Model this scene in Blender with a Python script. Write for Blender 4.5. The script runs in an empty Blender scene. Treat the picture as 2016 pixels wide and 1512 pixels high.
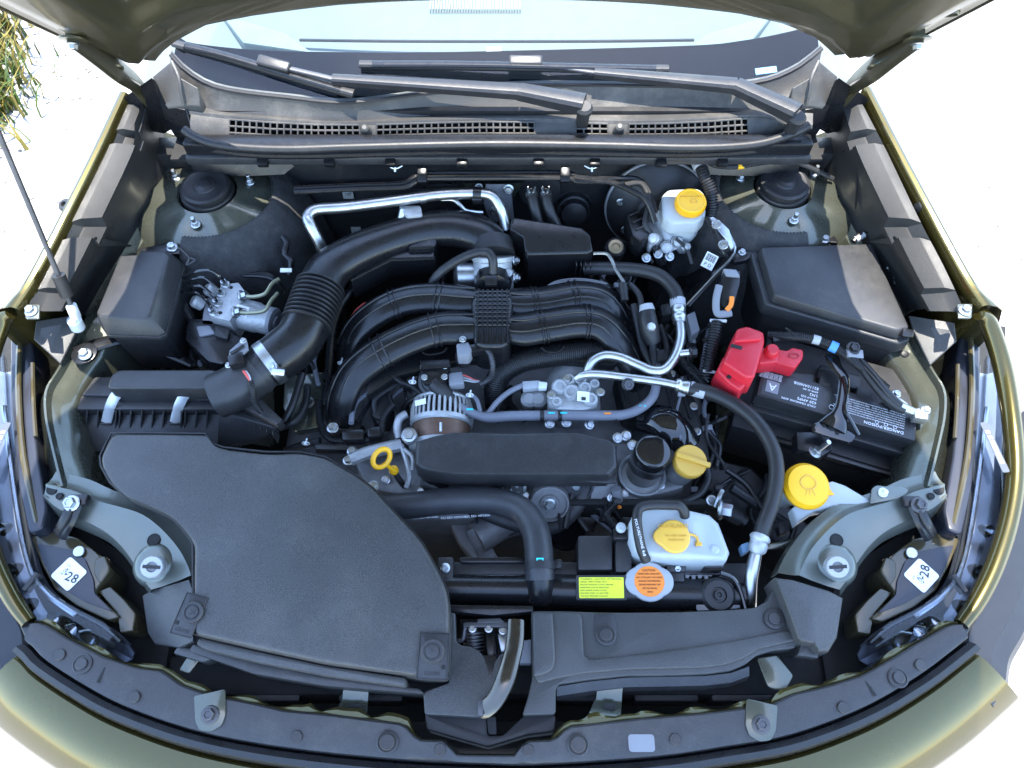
import bpy, bmesh, math, random
from mathutils import Vector, Matrix
R = math.radians
random.seed(7)
sc = bpy.context.scene
C = sc.collection

# ------------------------------------------------------------------ camera, sky, sun, exposure
FPX, CAM_Z, PITCH = 1494.0, 2.02, R(60)
cam = bpy.data.objects.new('camera', bpy.data.cameras.new('camera')); C.objects.link(cam)
cam.data.sensor_width = 36; cam.data.lens = 36*FPX/2016
cam.data.clip_start = .02; cam.data.clip_end = 500
cam.location = (0, 0, CAM_Z); cam.rotation_euler = (R(90)-PITCH, 0, 0)
sc.camera = cam
TO_SUN = Vector((.02, .125, 1)).normalized()
w = bpy.data.worlds.new('World'); sc.world = w; w.use_nodes = True
nt = w.node_tree; bg = nt.nodes['Background']
sky = nt.nodes.new('ShaderNodeTexSky'); sky.sky_type = 'NISHITA'; sky.sun_disc = False
sky.sun_elevation = math.asin(TO_SUN.z); sky.sun_rotation = math.atan2(TO_SUN.x, TO_SUN.y)
sky.air_density = 1.0; sky.dust_density = .4; sky.ozone_density = .4
nt.links.new(sky.outputs[0], bg.inputs[0]); bg.inputs[1].default_value = .15
sl = bpy.data.lights.new('sun', 'SUN'); sl.energy = 2.3; sl.angle = R(.53); sl.color = (1, .95, .86)
so = bpy.data.objects.new('sun', sl); C.objects.link(so); so.location = (0, 0, 6)
so.rotation_euler = TO_SUN.to_track_quat('Z', 'Y').to_euler()
vs = sc.view_settings; vs.view_transform = 'Standard'; vs.look = 'None'; vs.gamma = 1; vs.exposure = 2.95
vs.use_curve_mapping = False
sc.cycles.use_denoising = True
sc.cycles.max_bounces = 8; sc.cycles.glossy_bounces = 5; sc.cycles.transmission_bounces = 6
sc.cycles.caustics_reflective = False; sc.cycles.caustics_refractive = False

# ------------------------------------------------------------------ helpers
CL, SL = math.cos(PITCH), math.sin(PITCH)
def P(px, py, z):                       # point of the place at height z that the photo shows at (px, py)
    a = (px-1008)/FPX; b = (756-py)/FPX
    d = Vector((a, CL+b*SL, -SL+b*CL)); t = (z-CAM_Z)/d.z
    return Vector((d.x*t, d.y*t, z))
def PY(px, py, y):                      # the same on the upright plane at distance y
    a = (px-1008)/FPX; b = (756-py)/FPX
    d = Vector((a, CL+b*SL, -SL+b*CL)); t = y/d.y
    return Vector((d.x*t, y, CAM_Z+d.z*t))
MM = .001
ORG = {}
def org(o): return ORG.get(o.name, Vector()) if o else Vector()
def thing(name, label, cat, loc=(0, 0, 0), group=None):
    o = bpy.data.objects.new(name, None); C.objects.link(o); o.location = loc; o.empty_display_size = .02
    ORG[o.name] = Vector(loc); o['label'] = label; o['category'] = cat
    if group: o['group'] = group
    return o
def smooth(me, ang=32):
    me.polygons.foreach_set('use_smooth', [True]*len(me.polygons))
    b = bmesh.new(); b.from_mesh(me); c = R(ang)
    for e in b.edges:
        e.smooth = not (len(e.link_faces) == 2 and e.calc_face_angle(0) > c)
    b.to_mesh(me); b.free()
def obj(name, bm, m, parent=None, ang=32, flat=False):
    me = bpy.data.meshes.new(name)
    if parent is None:
        vs_ = [v.co for v in bm.verts]
        lo = Vector([min(v[i] for v in vs_) for i in range(3)]); hi = Vector([max(v[i] for v in vs_) for i in range(3)])
        o_ = Vector(((lo.x+hi.x)/2, (lo.y+hi.y)/2, lo.z))
    else: o_ = org(parent)
    bmesh.ops.recalc_face_normals(bm, faces=bm.faces)
    bm.to_mesh(me); bm.free(); me.transform(Matrix.Translation(-o_))
    if not flat: smooth(me, ang)
    o = bpy.data.objects.new(name, me); C.objects.link(o)
    me.materials.append(m)
    if parent: o.parent = parent; ORG[o.name] = o_
    else: o.location = o_; ORG[o.name] = o_
    return o
def tag(o, label, cat, group=None, kind=None):
    o['label'] = label
    if cat: o['category'] = cat
    if group: o['group'] = group
    if kind: o['kind'] = kind
    return o
def struct(name, bm, m, **k):
    o = obj(name, bm, m, **k); o['kind'] = 'structure'; return o
def place(name, me, parent, M):         # another object on shared mesh data
    o = bpy.data.objects.new(name, me); C.objects.link(o); o.parent = parent
    o.matrix_local = Matrix.Translation(-org(parent)) @ M if parent else M
    ORG[o.name] = org(parent)
    return o
def mesh_of(name, bm, m, ang=32):
    me = bpy.data.meshes.new(name); bmesh.ops.recalc_face_normals(bm, faces=bm.faces); bm.to_mesh(me); bm.free()
    smooth(me, ang); me.materials.append(m); return me
def fr(o, n, up=(0, 1, 0)):             # frame: Z along n, Y near up
    z = Vector(n).normalized(); u = Vector(up)
    if abs(z.dot(u.normalized())) > .98: u = Vector((1, 0, 0))
    x = u.cross(z).normalized(); y = z.cross(x)
    M = Matrix((x, y, z)).transposed().to_4x4(); M.translation = Vector(o); return M
def join(*bms):
    a = bms[0]
    for b in bms[1:]:
        me = bpy.data.meshes.new('tmp'); b.to_mesh(me); b.free(); a.from_mesh(me); bpy.data.meshes.remove(me)
    return a
def cr(pts, n=6, closed=False):         # Catmull-Rom
    p = [Vector(q) for q in pts]; k = len(p); out = []
    rng = k if closed else k-1
    for i in range(rng):
        if closed: a, b, c, d = p[i-1], p[i], p[(i+1) % k], p[(i+2) % k]
        else: a, b, c, d = p[max(i-1, 0)], p[i], p[i+1], p[min(i+2, k-1)]
        for j in range(n):
            t = j/n
            out.append(.5*((2*b)+(c-a)*t+(2*a-5*b+4*c-d)*t*t+(3*b-a-3*c+d)*t**3))
    if not closed: out.append(p[-1].copy())
    return out
def fil(pts, r, n=4):                   # rounded corners; a point may carry its own radius as last entry ('r', v)
    k = len(pts); out = []
    for i in range(k):
        a, b, c = Vector(pts[i-1]), Vector(pts[i]), Vector(pts[(i+1) % k])
        if len(a) != len(b): pass
        la, lc = (a-b).length, (c-b).length
        q = min(r, la*.45, lc*.45)
        s, e = b+(a-b)*(q/max(la, 1e-9)), b+(c-b)*(q/max(lc, 1e-9))
        for j in range(n+1):
            t = j/n; out.append((1-t)**2*s+2*t*(1-t)*b+t*t*e)
    return out
def bev(bm, w, seg=2, ang=25, only=None):
    es = [e for e in bm.edges if len(e.link_faces) == 2 and e.calc_face_angle(0) > R(ang) and (only is None or only(e))]
    if es: bmesh.ops.bevel(bm, geom=es, offset=w, segments=seg, profile=.5, affect='EDGES', clamp_overlap=True)
    return bm
def solid(top, bot, bw=0, seg=2):       # closed prism between two equal loops
    bm = bmesh.new(); a = [bm.verts.new(v) for v in top]; b = [bm.verts.new(v) for v in bot]; n = len(a)
    bm.faces.new(a); bm.faces.new(b[::-1])
    for i in range(n): bm.faces.new((a[i], b[i], b[(i+1) % n], a[(i+1) % n]))
    bmesh.ops.recalc_face_normals(bm, faces=bm.faces)
    if bw:
        bmesh.ops.bevel(bm, geom=[e for e in bm.edges if e.link_faces and any(len(f.verts) == n and n > 4 for f in e.link_faces)] if n > 4 else list(bm.edges),
                        offset=bw, segments=seg, profile=.5, affect='EDGES', clamp_overlap=True)
    return bm
def prism(poly, z, h, bw=.002, r=0, draft=0, seg=2, n=4):   # outline seen in the photo at height z, walls down by h
    poly = [tuple(q) for q in poly]
    pts = [P(q[0], q[1], q[2] if len(q) > 2 else z) for q in poly]
    if r: pts = fil(pts, r, n)
    c = sum(pts, Vector())/len(pts)
    bot = [Vector((c.x+(p.x-c.x)*(1+draft), c.y+(p.y-c.y)*(1+draft), p.z-h)) for p in pts]
    return solid(pts, bot, bw, seg)
def plate(M, pts, h, bw=.001, r=0, n=4, seg=2):             # outline in the frame M (metres), thickness h upward from the frame
    q = [Vector((x, y, 0)) for x, y in pts]
    if r: q = fil(q, r, n)
    return solid([M @ (v+Vector((0, 0, h))) for v in q], [M @ v for v in q], bw, seg)
def box(M, sx, sy, sz, bw=.002, seg=2, taper=1):            # box on the frame M, base at z=0
    x, y = sx/2, sy/2
    a = [Vector(v) for v in ((-x, -y, 0), (x, -y, 0), (x, y, 0), (-x, y, 0))]
    return solid([M @ Vector((v.x*taper, v.y*taper, sz)) for v in a], [M @ v for v in a], bw, seg)
def grid(rows, thick=0, close=False):   # sheet through rows of points
    bm = bmesh.new(); vv = [[bm.verts.new(p) for p in r] for r in rows]
    for i in range(len(vv)-1):
        m = len(vv[i])
        for j in range(m if close else m-1):
            bm.faces.new((vv[i][j], vv[i][(j+1) % m], vv[i+1][(j+1) % m], vv[i+1][j]))
    bmesh.ops.recalc_face_normals(bm, faces=bm.faces)
    if thick: bmesh.ops.solidify(bm, geom=list(bm.faces), thickness=thick)
    return bm
def tube(pts, r, n=12, k=5, closed=False, cap=True, sq=None):   # r a number or one per point; k=0 keeps the points
    if not isinstance(r, (list, tuple)): r = [r]*len(pts)
    if k:
        c4 = cr([(*Vector(p), q) for p, q in zip(pts, r)], k, closed); pts = [Vector(v[:3]) for v in c4]; r = [v[3] for v in c4]
    else: pts = [Vector(p) for p in pts]
    m = len(pts); loops = []; up = None; bm = bmesh.new()
    for i in range(m):
        t = (pts[(i+1) % m]-pts[i-1]) if closed else pts[min(i+1, m-1)]-pts[max(i-1, 0)]
        t.normalize()
        if up is None: up = Vector((0, 0, 1)) if abs(t.z) < .9 else Vector((0, 1, 0))
        x = up.cross(t)
        if x.length < 1e-4: x = Vector((1, 0, 0)).cross(t)
        x.normalize(); y = t.cross(x); up = y
        sx, sy = sq if sq else (1, 1)
        loops.append([bm.verts.new(pts[i]+r[i]*(math.cos(2*math.pi*j/n)*x*sx+math.sin(2*math.pi*j/n)*y*sy)) for j in range(n)])
    for i in range(m if closed else m-1):
        a, b = loops[i], loops[(i+1) % m]
        for j in range(n): bm.faces.new((a[j], a[(j+1) % n], b[(j+1) % n], b[j]))
    if cap and not closed: bm.faces.new(loops[0][::-1]); bm.faces.new(loops[-1])
    return bm
def ribbed(pts, r, dr, pitch, n=14, k=8):                  # corrugated tube
    p = cr(pts, k); L = [0]
    for i in range(1, len(p)): L.append(L[-1]+(p[i]-p[i-1]).length)
    q = []; rr = []; s = 0; i = 0; step = pitch/6; j = 0
    while s < L[-1]:
        while i < len(L)-2 and L[i+1] < s: i += 1
        f = (s-L[i])/max(L[i+1]-L[i], 1e-9); q.append(p[i].lerp(p[i+1], f))
        ph = (s/pitch) % 1; rr.append(r+dr*(1 if .2 < ph < .7 else -1)); s += step
    return tube(q, rr, n, 0)
def lathe(M, prof, n=24, cap=True):     # (radius, height) pairs round the frame's Z
    bm = bmesh.new(); rows = []
    for r, h in prof:
        rows.append([bm.verts.new(M @ Vector((r*math.cos(2*math.pi*j/n), r*math.sin(2*math.pi*j/n), h))) for j in range(n)])
    for a, b in zip(rows, rows[1:]):
        for j in range(n): bm.faces.new((a[j], a[(j+1) % n], b[(j+1) % n], b[j]))
    if cap: bm.faces.new(rows[0][::-1]); bm.faces.new(rows[-1])
    return bm
def hexbolt(M, r, h, fl=1.35, hol=True):          # flange, hex head, dished top
    bm = lathe(M, [(r*fl*1.05, 0), (r*fl*1.1, h*.12), (r*fl, h*.26), (r*.98, h*.34)], 16)
    b = lathe(M, [(r, h*.2), (r, h*.9), (r*.9, h)] + ([(r*.6, h), (r*.5, h*.86)] if hol else []), 6)
    return join(bm, b)
def text(s, M, size, m, parent, name='lettering', ext=.0002, align='CENTER', sx=1):
    cu = bpy.data.curves.new('t', 'FONT'); cu.body = s; cu.size = size; cu.extrude = ext; cu.align_x = align; cu.align_y = 'CENTER'; cu.resolution_u = 2
    cu.space_character = 1.05
    o = bpy.data.objects.new('t', cu); me = bpy.data.meshes.new_from_object(o)
    bpy.data.objects.remove(o); bpy.data.curves.remove(cu)
    me.name = name; me.transform(Matrix.Diagonal((sx, 1, 1, 1))); me.materials.clear(); me.materials.append(m)
    return place(name, me, parent, M)

# ------------------------------------------------------------------ materials
def mat(name, col, rough=.5, metal=0, spec=.5, var=.15, vs=30, bump=0, bs=400, coat=0, rv=.12, trans=0, ior=1.45, sss=0, alpha=1, dirt=0, flake=0, spk=0):
    m = bpy.data.materials.new(name); m.use_nodes = True; n = m.node_tree.nodes; l = m.node_tree.links
    b = n['Principled BSDF']; b.inputs['Metallic'].default_value = metal; b.inputs['IOR'].default_value = ior
    b.inputs['Specular IOR Level'].default_value = spec; b.inputs['Coat Weight'].default_value = coat; b.inputs['Coat Roughness'].default_value = .04
    b.inputs['Transmission Weight'].default_value = trans
    if sss: b.inputs['Subsurface Weight'].default_value = sss; b.inputs['Subsurface Radius'].default_value = (.01, .01, .01); b.inputs['Subsurface Scale'].default_value = .5
    tc = n.new('ShaderNodeTexCoord'); nz = n.new('ShaderNodeTexNoise'); nz.inputs['Scale'].default_value = vs; nz.inputs['Detail'].default_value = 6
    l.new(tc.outputs['Object'], nz.inputs['Vector'])
    mx = n.new('ShaderNodeMix'); mx.data_type = 'RGBA'; c = Vector(col)
    mx.inputs['A'].default_value = (*(c*(1-var)), 1); mx.inputs['B'].default_value = (*(c*(1+var)), 1)
    l.new(nz.outputs['Fac'], mx.inputs['Factor']); src = mx.outputs['Result']
    if dirt:                            # pale dust lying in patches
        d = n.new('ShaderNodeTexNoise'); d.inputs['Scale'].default_value = vs*.4; d.inputs['Detail'].default_value = 10; d.inputs['Roughness'].default_value = .75
        l.new(tc.outputs['Object'], d.inputs['Vector'])
        rp = n.new('ShaderNodeMapRange'); rp.inputs['From Min'].default_value = .5; rp.inputs['From Max'].default_value = .75; rp.inputs['To Max'].default_value = dirt
        l.new(d.outputs['Fac'], rp.inputs['Value'])
        m2 = n.new('ShaderNodeMix'); m2.data_type = 'RGBA'; m2.inputs['B'].default_value = (.22, .2, .17, 1)
        l.new(rp.outputs['Result'], m2.inputs['Factor']); l.new(src, m2.inputs['A']); src = m2.outputs['Result']
    if spk:                             # moulded-in grain
        sn = n.new('ShaderNodeTexNoise'); sn.inputs['Scale'].default_value = 750; sn.inputs['Detail'].default_value = 2; l.new(tc.outputs['Object'], sn.inputs['Vector'])
        sr = n.new('ShaderNodeMapRange'); sr.inputs['From Min'].default_value = .35; sr.inputs['From Max'].default_value = .65; sr.inputs['To Min'].default_value = 1-spk; sr.inputs['To Max'].default_value = 1+spk; l.new(sn.outputs['Fac'], sr.inputs['Value'])
        sm = n.new('ShaderNodeMix'); sm.data_type = 'RGBA'; sm.blend_type = 'MULTIPLY'; sm.inputs['Factor'].default_value = 1; l.new(src, sm.inputs['A']); l.new(sr.outputs['Result'], sm.inputs['B']); src = sm.outputs['Result']
    if flake:
        v = n.new('ShaderNodeTexVoronoi'); v.inputs['Scale'].default_value = 2500; l.new(tc.outputs['Object'], v.inputs['Vector'])
        m3 = n.new('ShaderNodeMix'); m3.data_type = 'RGBA'; m3.blend_type = 'OVERLAY'; m3.inputs['Factor'].default_value = flake
        l.new(src, m3.inputs['A']); l.new(v.outputs['Color'], m3.inputs['B']); src = m3.outputs['Result']
    l.new(src, b.inputs['Base Color'])
    mr = n.new('ShaderNodeMapRange'); mr.inputs['To Min'].default_value = max(.02, rough-rv); mr.inputs['To Max'].default_value = min(1, rough+rv)
    n2 = n.new('ShaderNodeTexNoise'); n2.inputs['Scale'].default_value = vs*2.3; n2.inputs['Detail'].default_value = 8; l.new(tc.outputs['Object'], n2.inputs['Vector'])
    l.new(n2.outputs['Fac'], mr.inputs['Value']); l.new(mr.outputs['Result'], b.inputs['Roughness'])
    if bump:
        bn = n.new('ShaderNodeTexNoise'); bn.inputs['Scale'].default_value = bs; bn.inputs['Detail'].default_value = 3; l.new(tc.outputs['Object'], bn.inputs['Vector'])
        bp = n.new('ShaderNodeBump'); bp.inputs['Strength'].default_value = bump; bp.inputs['Distance'].default_value = .001
        l.new(bn.outputs['Fac'], bp.inputs['Height']); l.new(bp.outputs['Normal'], b.inputs['Normal'])
    b.inputs['Alpha'].default_value = alpha
    return m
K = {}
K['paint'] = mat('olive_metallic_paint', (.07, .057, .015), .26, .78, .5, .06, 8, coat=.6, rv=.05, flake=.25)
K['bay'] = mat('engine_bay_paint', (.08, .086, .066), .28, .55, .5, .25, 14, coat=.6, dirt=.12)
K['under'] = mat('hood_underside_paint', (.085, .076, .038), .34, .65, .5, .14, 10, coat=.4, dirt=.1)
K['sage'] = mat('side_bracket_paint', (.125, .136, .118), .34, .55, .5, .12, 14, coat=.25, dirt=.1)
K['plastic'] = mat('black_textured_plastic', (.027, .027, .028), .4, spk=.25, bump=.25, bs=900, var=.25, dirt=.12)
K['grain'] = mat('black_grained_plastic', (.046, .046, .045), .42, spk=.3, bump=.5, bs=700, var=.3, dirt=.16, vs=14)
K['liner'] = mat('black_liner_plastic', (.016, .016, .016), .5, bump=.4, bs=700, var=.3, dirt=.08, vs=14)
K['dull'] = mat('dull_black_plastic', (.014, .014, .015), .5, bump=.25, bs=600, var=.3, dirt=.1)
K['satin'] = mat('satin_black_plastic', (.0085, .0085, .0095), .3, bump=.06, bs=500, var=.2)
K['gloss'] = mat('gloss_black_enamel', (.008, .008, .009), .08, coat=.5, rv=.02)
K['rubber'] = mat('black_rubber', (.014, .014, .015), .45, bump=.18, bs=500, var=.25, dirt=.08)
K['felt'] = mat('black_felt_pad', (.03, .03, .031), .9, bump=1, bs=260, var=.5, vs=90, dirt=.15)
K['alu'] = mat('bare_aluminium', (.5, .51, .51), .36, 1, var=.3, vs=40, bump=.15, bs=500)
K['cast'] = mat('cast_aluminium', (.42, .43, .43), .48, .45, var=.35, vs=45, bump=.8, bs=350, dirt=.25)
K['dcast'] = mat('dull_cast_aluminium', (.22, .22, .22), .55, .35, var=.4, vs=35, bump=.8, bs=300, dirt=.3)
K['zinc'] = mat('zinc_plated_steel', (.42, .44, .45), .36, 1, var=.25, vs=120)
K['steel'] = mat('dark_steel', (.09, .09, .095), .5, .8, var=.3, vs=60)
K['yellow'] = mat('yellow_plastic', (.85, .43, .01), .36, var=.06, bump=.08, bs=300)
K['mustard'] = mat('mustard_plastic', (.6, .34, .05), .42, var=.08, bump=.15, bs=300)
K['orange'] = mat('orange_plastic', (.85, .24, .03), .5, var=.05)
K['red'] = mat('red_plastic', (.52, .018, .03), .4, var=.08, bump=.1, bs=300)
K['white'] = mat('white_plastic', (.6, .62, .62), .42, var=.05, sss=.15)
K['milk'] = mat('milky_polyethylene', (.4, .43, .43), .34, var=.06, vs=16, sss=.35)
K['paper'] = mat('white_label', (.78, .78, .77), .5, var=.03)
K['ylabel'] = mat('yellow_label', (.72, .74, .02), .4, var=.03)
K['ink'] = mat('black_print', (.02, .02, .02), .5)
K['rink'] = mat('dark_red_print', (.25, .05, .02), .5)
K['wink'] = mat('white_print', (.8, .81, .82), .6)
K['grey'] = mat('grey_plastic', (.2, .205, .22), .5, var=.12)
K['loom'] = mat('grey_tape_loom', (.17, .175, .2), .55, var=.25, bump=.4, bs=200, dirt=.1)
K['pgrey'] = mat('pale_grey_plastic', (.34, .35, .36), .48, var=.12)
K['blue'] = mat('blue_tape', (.08, .28, .7), .5)
K['cyan'] = mat('cyan_tape', (.03, .55, .55), .5)
K['copper'] = mat('varnished_copper', (.13, .075, .05), .45, .3, var=.4, vs=80)
K['wirered'] = mat('red_wire', (.6, .1, .09), .5)
K['hose'] = mat('braided_hose_rubber', (.03, .031, .034), .42, bump=.5, bs=330, var=.3, dirt=.05)
K['void'] = mat('gap_shade_black', (.012, .012, .012), .8, var=.4)  # near-black put in for the shade of holes, gaps and bay depth
K['fascia'] = mat('headlight_chrome', (.4, .42, .46), .2, 1, var=.05)
K['cwl'] = mat('weathered_cowl_plastic', (.042, .041, .039), .52, bump=.5, bs=500, var=.3, vs=18, dirt=.45)
def glass(name, col, rough=.02, mixd=.0):
    m = bpy.data.materials.new(name); m.use_nodes = True; n = m.node_tree.nodes; l = m.node_tree.links; n.remove(n['Principled BSDF'])
    t = n.new('ShaderNodeBsdfTransparent'); t.inputs[0].default_value = (*col, 1); g = n.new('ShaderNodeBsdfGlossy'); g.inputs['Roughness'].default_value = rough
    f = n.new('ShaderNodeFresnel'); f.inputs[0].default_value = 1.5; mx = n.new('ShaderNodeMixShader'); o = n['Material Output']
    ge = n.new('ShaderNodeNewGeometry'); mu = n.new('ShaderNodeMath'); mu.operation = 'MULTIPLY_ADD'; mu.inputs[1].default_value = -1; mu.inputs[2].default_value = 1
    l.new(ge.outputs['Backfacing'], mu.inputs[0]); m0 = n.new('ShaderNodeMath'); m0.operation = 'MULTIPLY'; l.new(mu.outputs[0], m0.inputs[0]); l.new(f.outputs[0], m0.inputs[1])
    l.new(m0.outputs[0], mx.inputs[0]); l.new(t.outputs[0], mx.inputs[1]); l.new(g.outputs[0], mx.inputs[2])
    last = mx.outputs[0]
    if mixd:                            # dust film
        d = n.new('ShaderNodeBsdfDiffuse'); d.inputs[0].default_value = (.5, .5, .48, 1)
        tc = n.new('ShaderNodeTexCoord'); nz = n.new('ShaderNodeTexNoise'); nz.inputs['Scale'].default_value = 300; nz.inputs['Detail'].default_value = 4; l.new(tc.outputs['Object'], nz.inputs['Vector'])
        mr = n.new('ShaderNodeMapRange'); mr.inputs['From Min'].default_value = .55; mr.inputs['From Max'].default_value = .8; mr.inputs['To Min'].default_value = mixd*.3; mr.inputs['To Max'].default_value = mixd*5
        l.new(nz.outputs['Fac'], mr.inputs['Value']); m2 = n.new('ShaderNodeMixShader'); l.new(mr.outputs['Result'], m2.inputs[0]); l.new(last, m2.inputs[1]); l.new(d.outputs[0], m2.inputs[2]); last = m2.outputs[0]
    l.new(last, o.inputs[0]); return m
K['glass'] = glass('tinted_windscreen_glass', (.93, .97, .965), mixd=.0025)
K['lens'] = glass('clear_headlight_lens', (.86, .88, .9), .03)
BOLT = mesh_of('bolt', hexbolt(Matrix(), 1, 1.3), K['zinc'])
BOLTD = mesh_of('bolt', hexbolt(Matrix(), 1, 1.3), K['steel'])
def bolt(parent, p, r, n=(0, 0, 1), dark=False, name='bolt'):
    return place(name, BOLTD if dark else BOLT, parent, fr(p, n) @ Matrix.Scale(r*.86, 4))
# ------------------------------------------------------------------ ground
bm = bmesh.new(); s = 60
bm.faces.new([bm.verts.new(v) for v in ((-s, -s, 0), (s, -s, 0), (s, s, 0), (-s, s, 0))])
mg = mat('pale_concrete', (.34, .33, .31), .85, var=.12, vs=3, bump=.6, bs=90, dirt=.2)
struct('ground', bm, mg)
random.seed(3); bm = bmesh.new()
for i in range(170):
    if i < 110: q = P(random.uniform(-60, 200), random.uniform(60, 520), 0)
    else: q = P(random.choice((random.uniform(1850, 2090), random.uniform(-60, 60))), random.uniform(200, 1500), 0)
    r = random.uniform(.003, .009)
    b = bmesh.new(); bmesh.ops.create_icosphere(b, subdivisions=1, radius=r)
    for v in b.verts: v.co = Vector((v.co.x*random.uniform(.6, 1.5), v.co.y*random.uniform(.6, 1.4), v.co.z*.5+r*.4))+q
    bm = join(bm, b)
tag(obj('gravel', bm, mat('brown_leaf_litter', (.2, .18, .15), .8, var=.5, vs=20)), 'scattered grit and dry leaf bits on the pale concrete', 'gravel', kind='stuff')
# grass tuft at the edge of the concrete
def blades(c, n, rx, ry, h, seed, mats, parent):
    random.seed(seed)
    for k, m_ in enumerate(mats):
        bm = bmesh.new()
        for i in range(n//len(mats)):
            x = c.x+random.gauss(0, rx); y = c.y+random.gauss(0, ry); a = random.uniform(0, 6.28); L = h*random.uniform(.5, 1.2); lean = random.uniform(.2, .9)
            d = Vector((math.cos(a), math.sin(a), 0)); s_ = Vector((-d.y, d.x, 0))*random.uniform(.004, .009)
            pr = None
            for j in range(4):
                t = j/3; p = Vector((x, y, 0))+d*lean*L*t*t+Vector((0, 0, L*(t-.35*t*t*lean))); wv = s_*(1-t*.92)
                cur = (bm.verts.new(p-wv), bm.verts.new(p+wv))
                if pr: bm.faces.new((pr[0], pr[1], cur[1], cur[0]))
                pr = cur
        o = obj('blades', bm, m_, parent, flat=True); o['kind'] = 'stuff'
mgr = [mat('green_leaf_blades', (.05, .085, .012), .5, var=.4, vs=6), mat('yellow_leaf_blades', (.16, .125, .02), .55, var=.3, vs=6), mat('dark_leaf_blades', (.025, .045, .008), .5, var=.4, vs=6)]
for i, (x, y, n, rx, ry, h, lab) in enumerate(((-125, 110, 2600, .15, .26, .2, 'dark green leafy shrub at the edge of the concrete, upper of the two tufts'), (-105, 225, 2200, .12, .15, .18, 'yellow green grass tuft on the concrete below the dark shrub'))):
    c = P(x, y, 0); t = thing('grass_tuft' if i else 'leafy_shrub', lab, 'grass' if i else 'shrub', c)
    blades(c, n, rx, ry, h, 5+i, mgr[::-1][:2] if i == 0 else mgr[:2], t)

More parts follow.
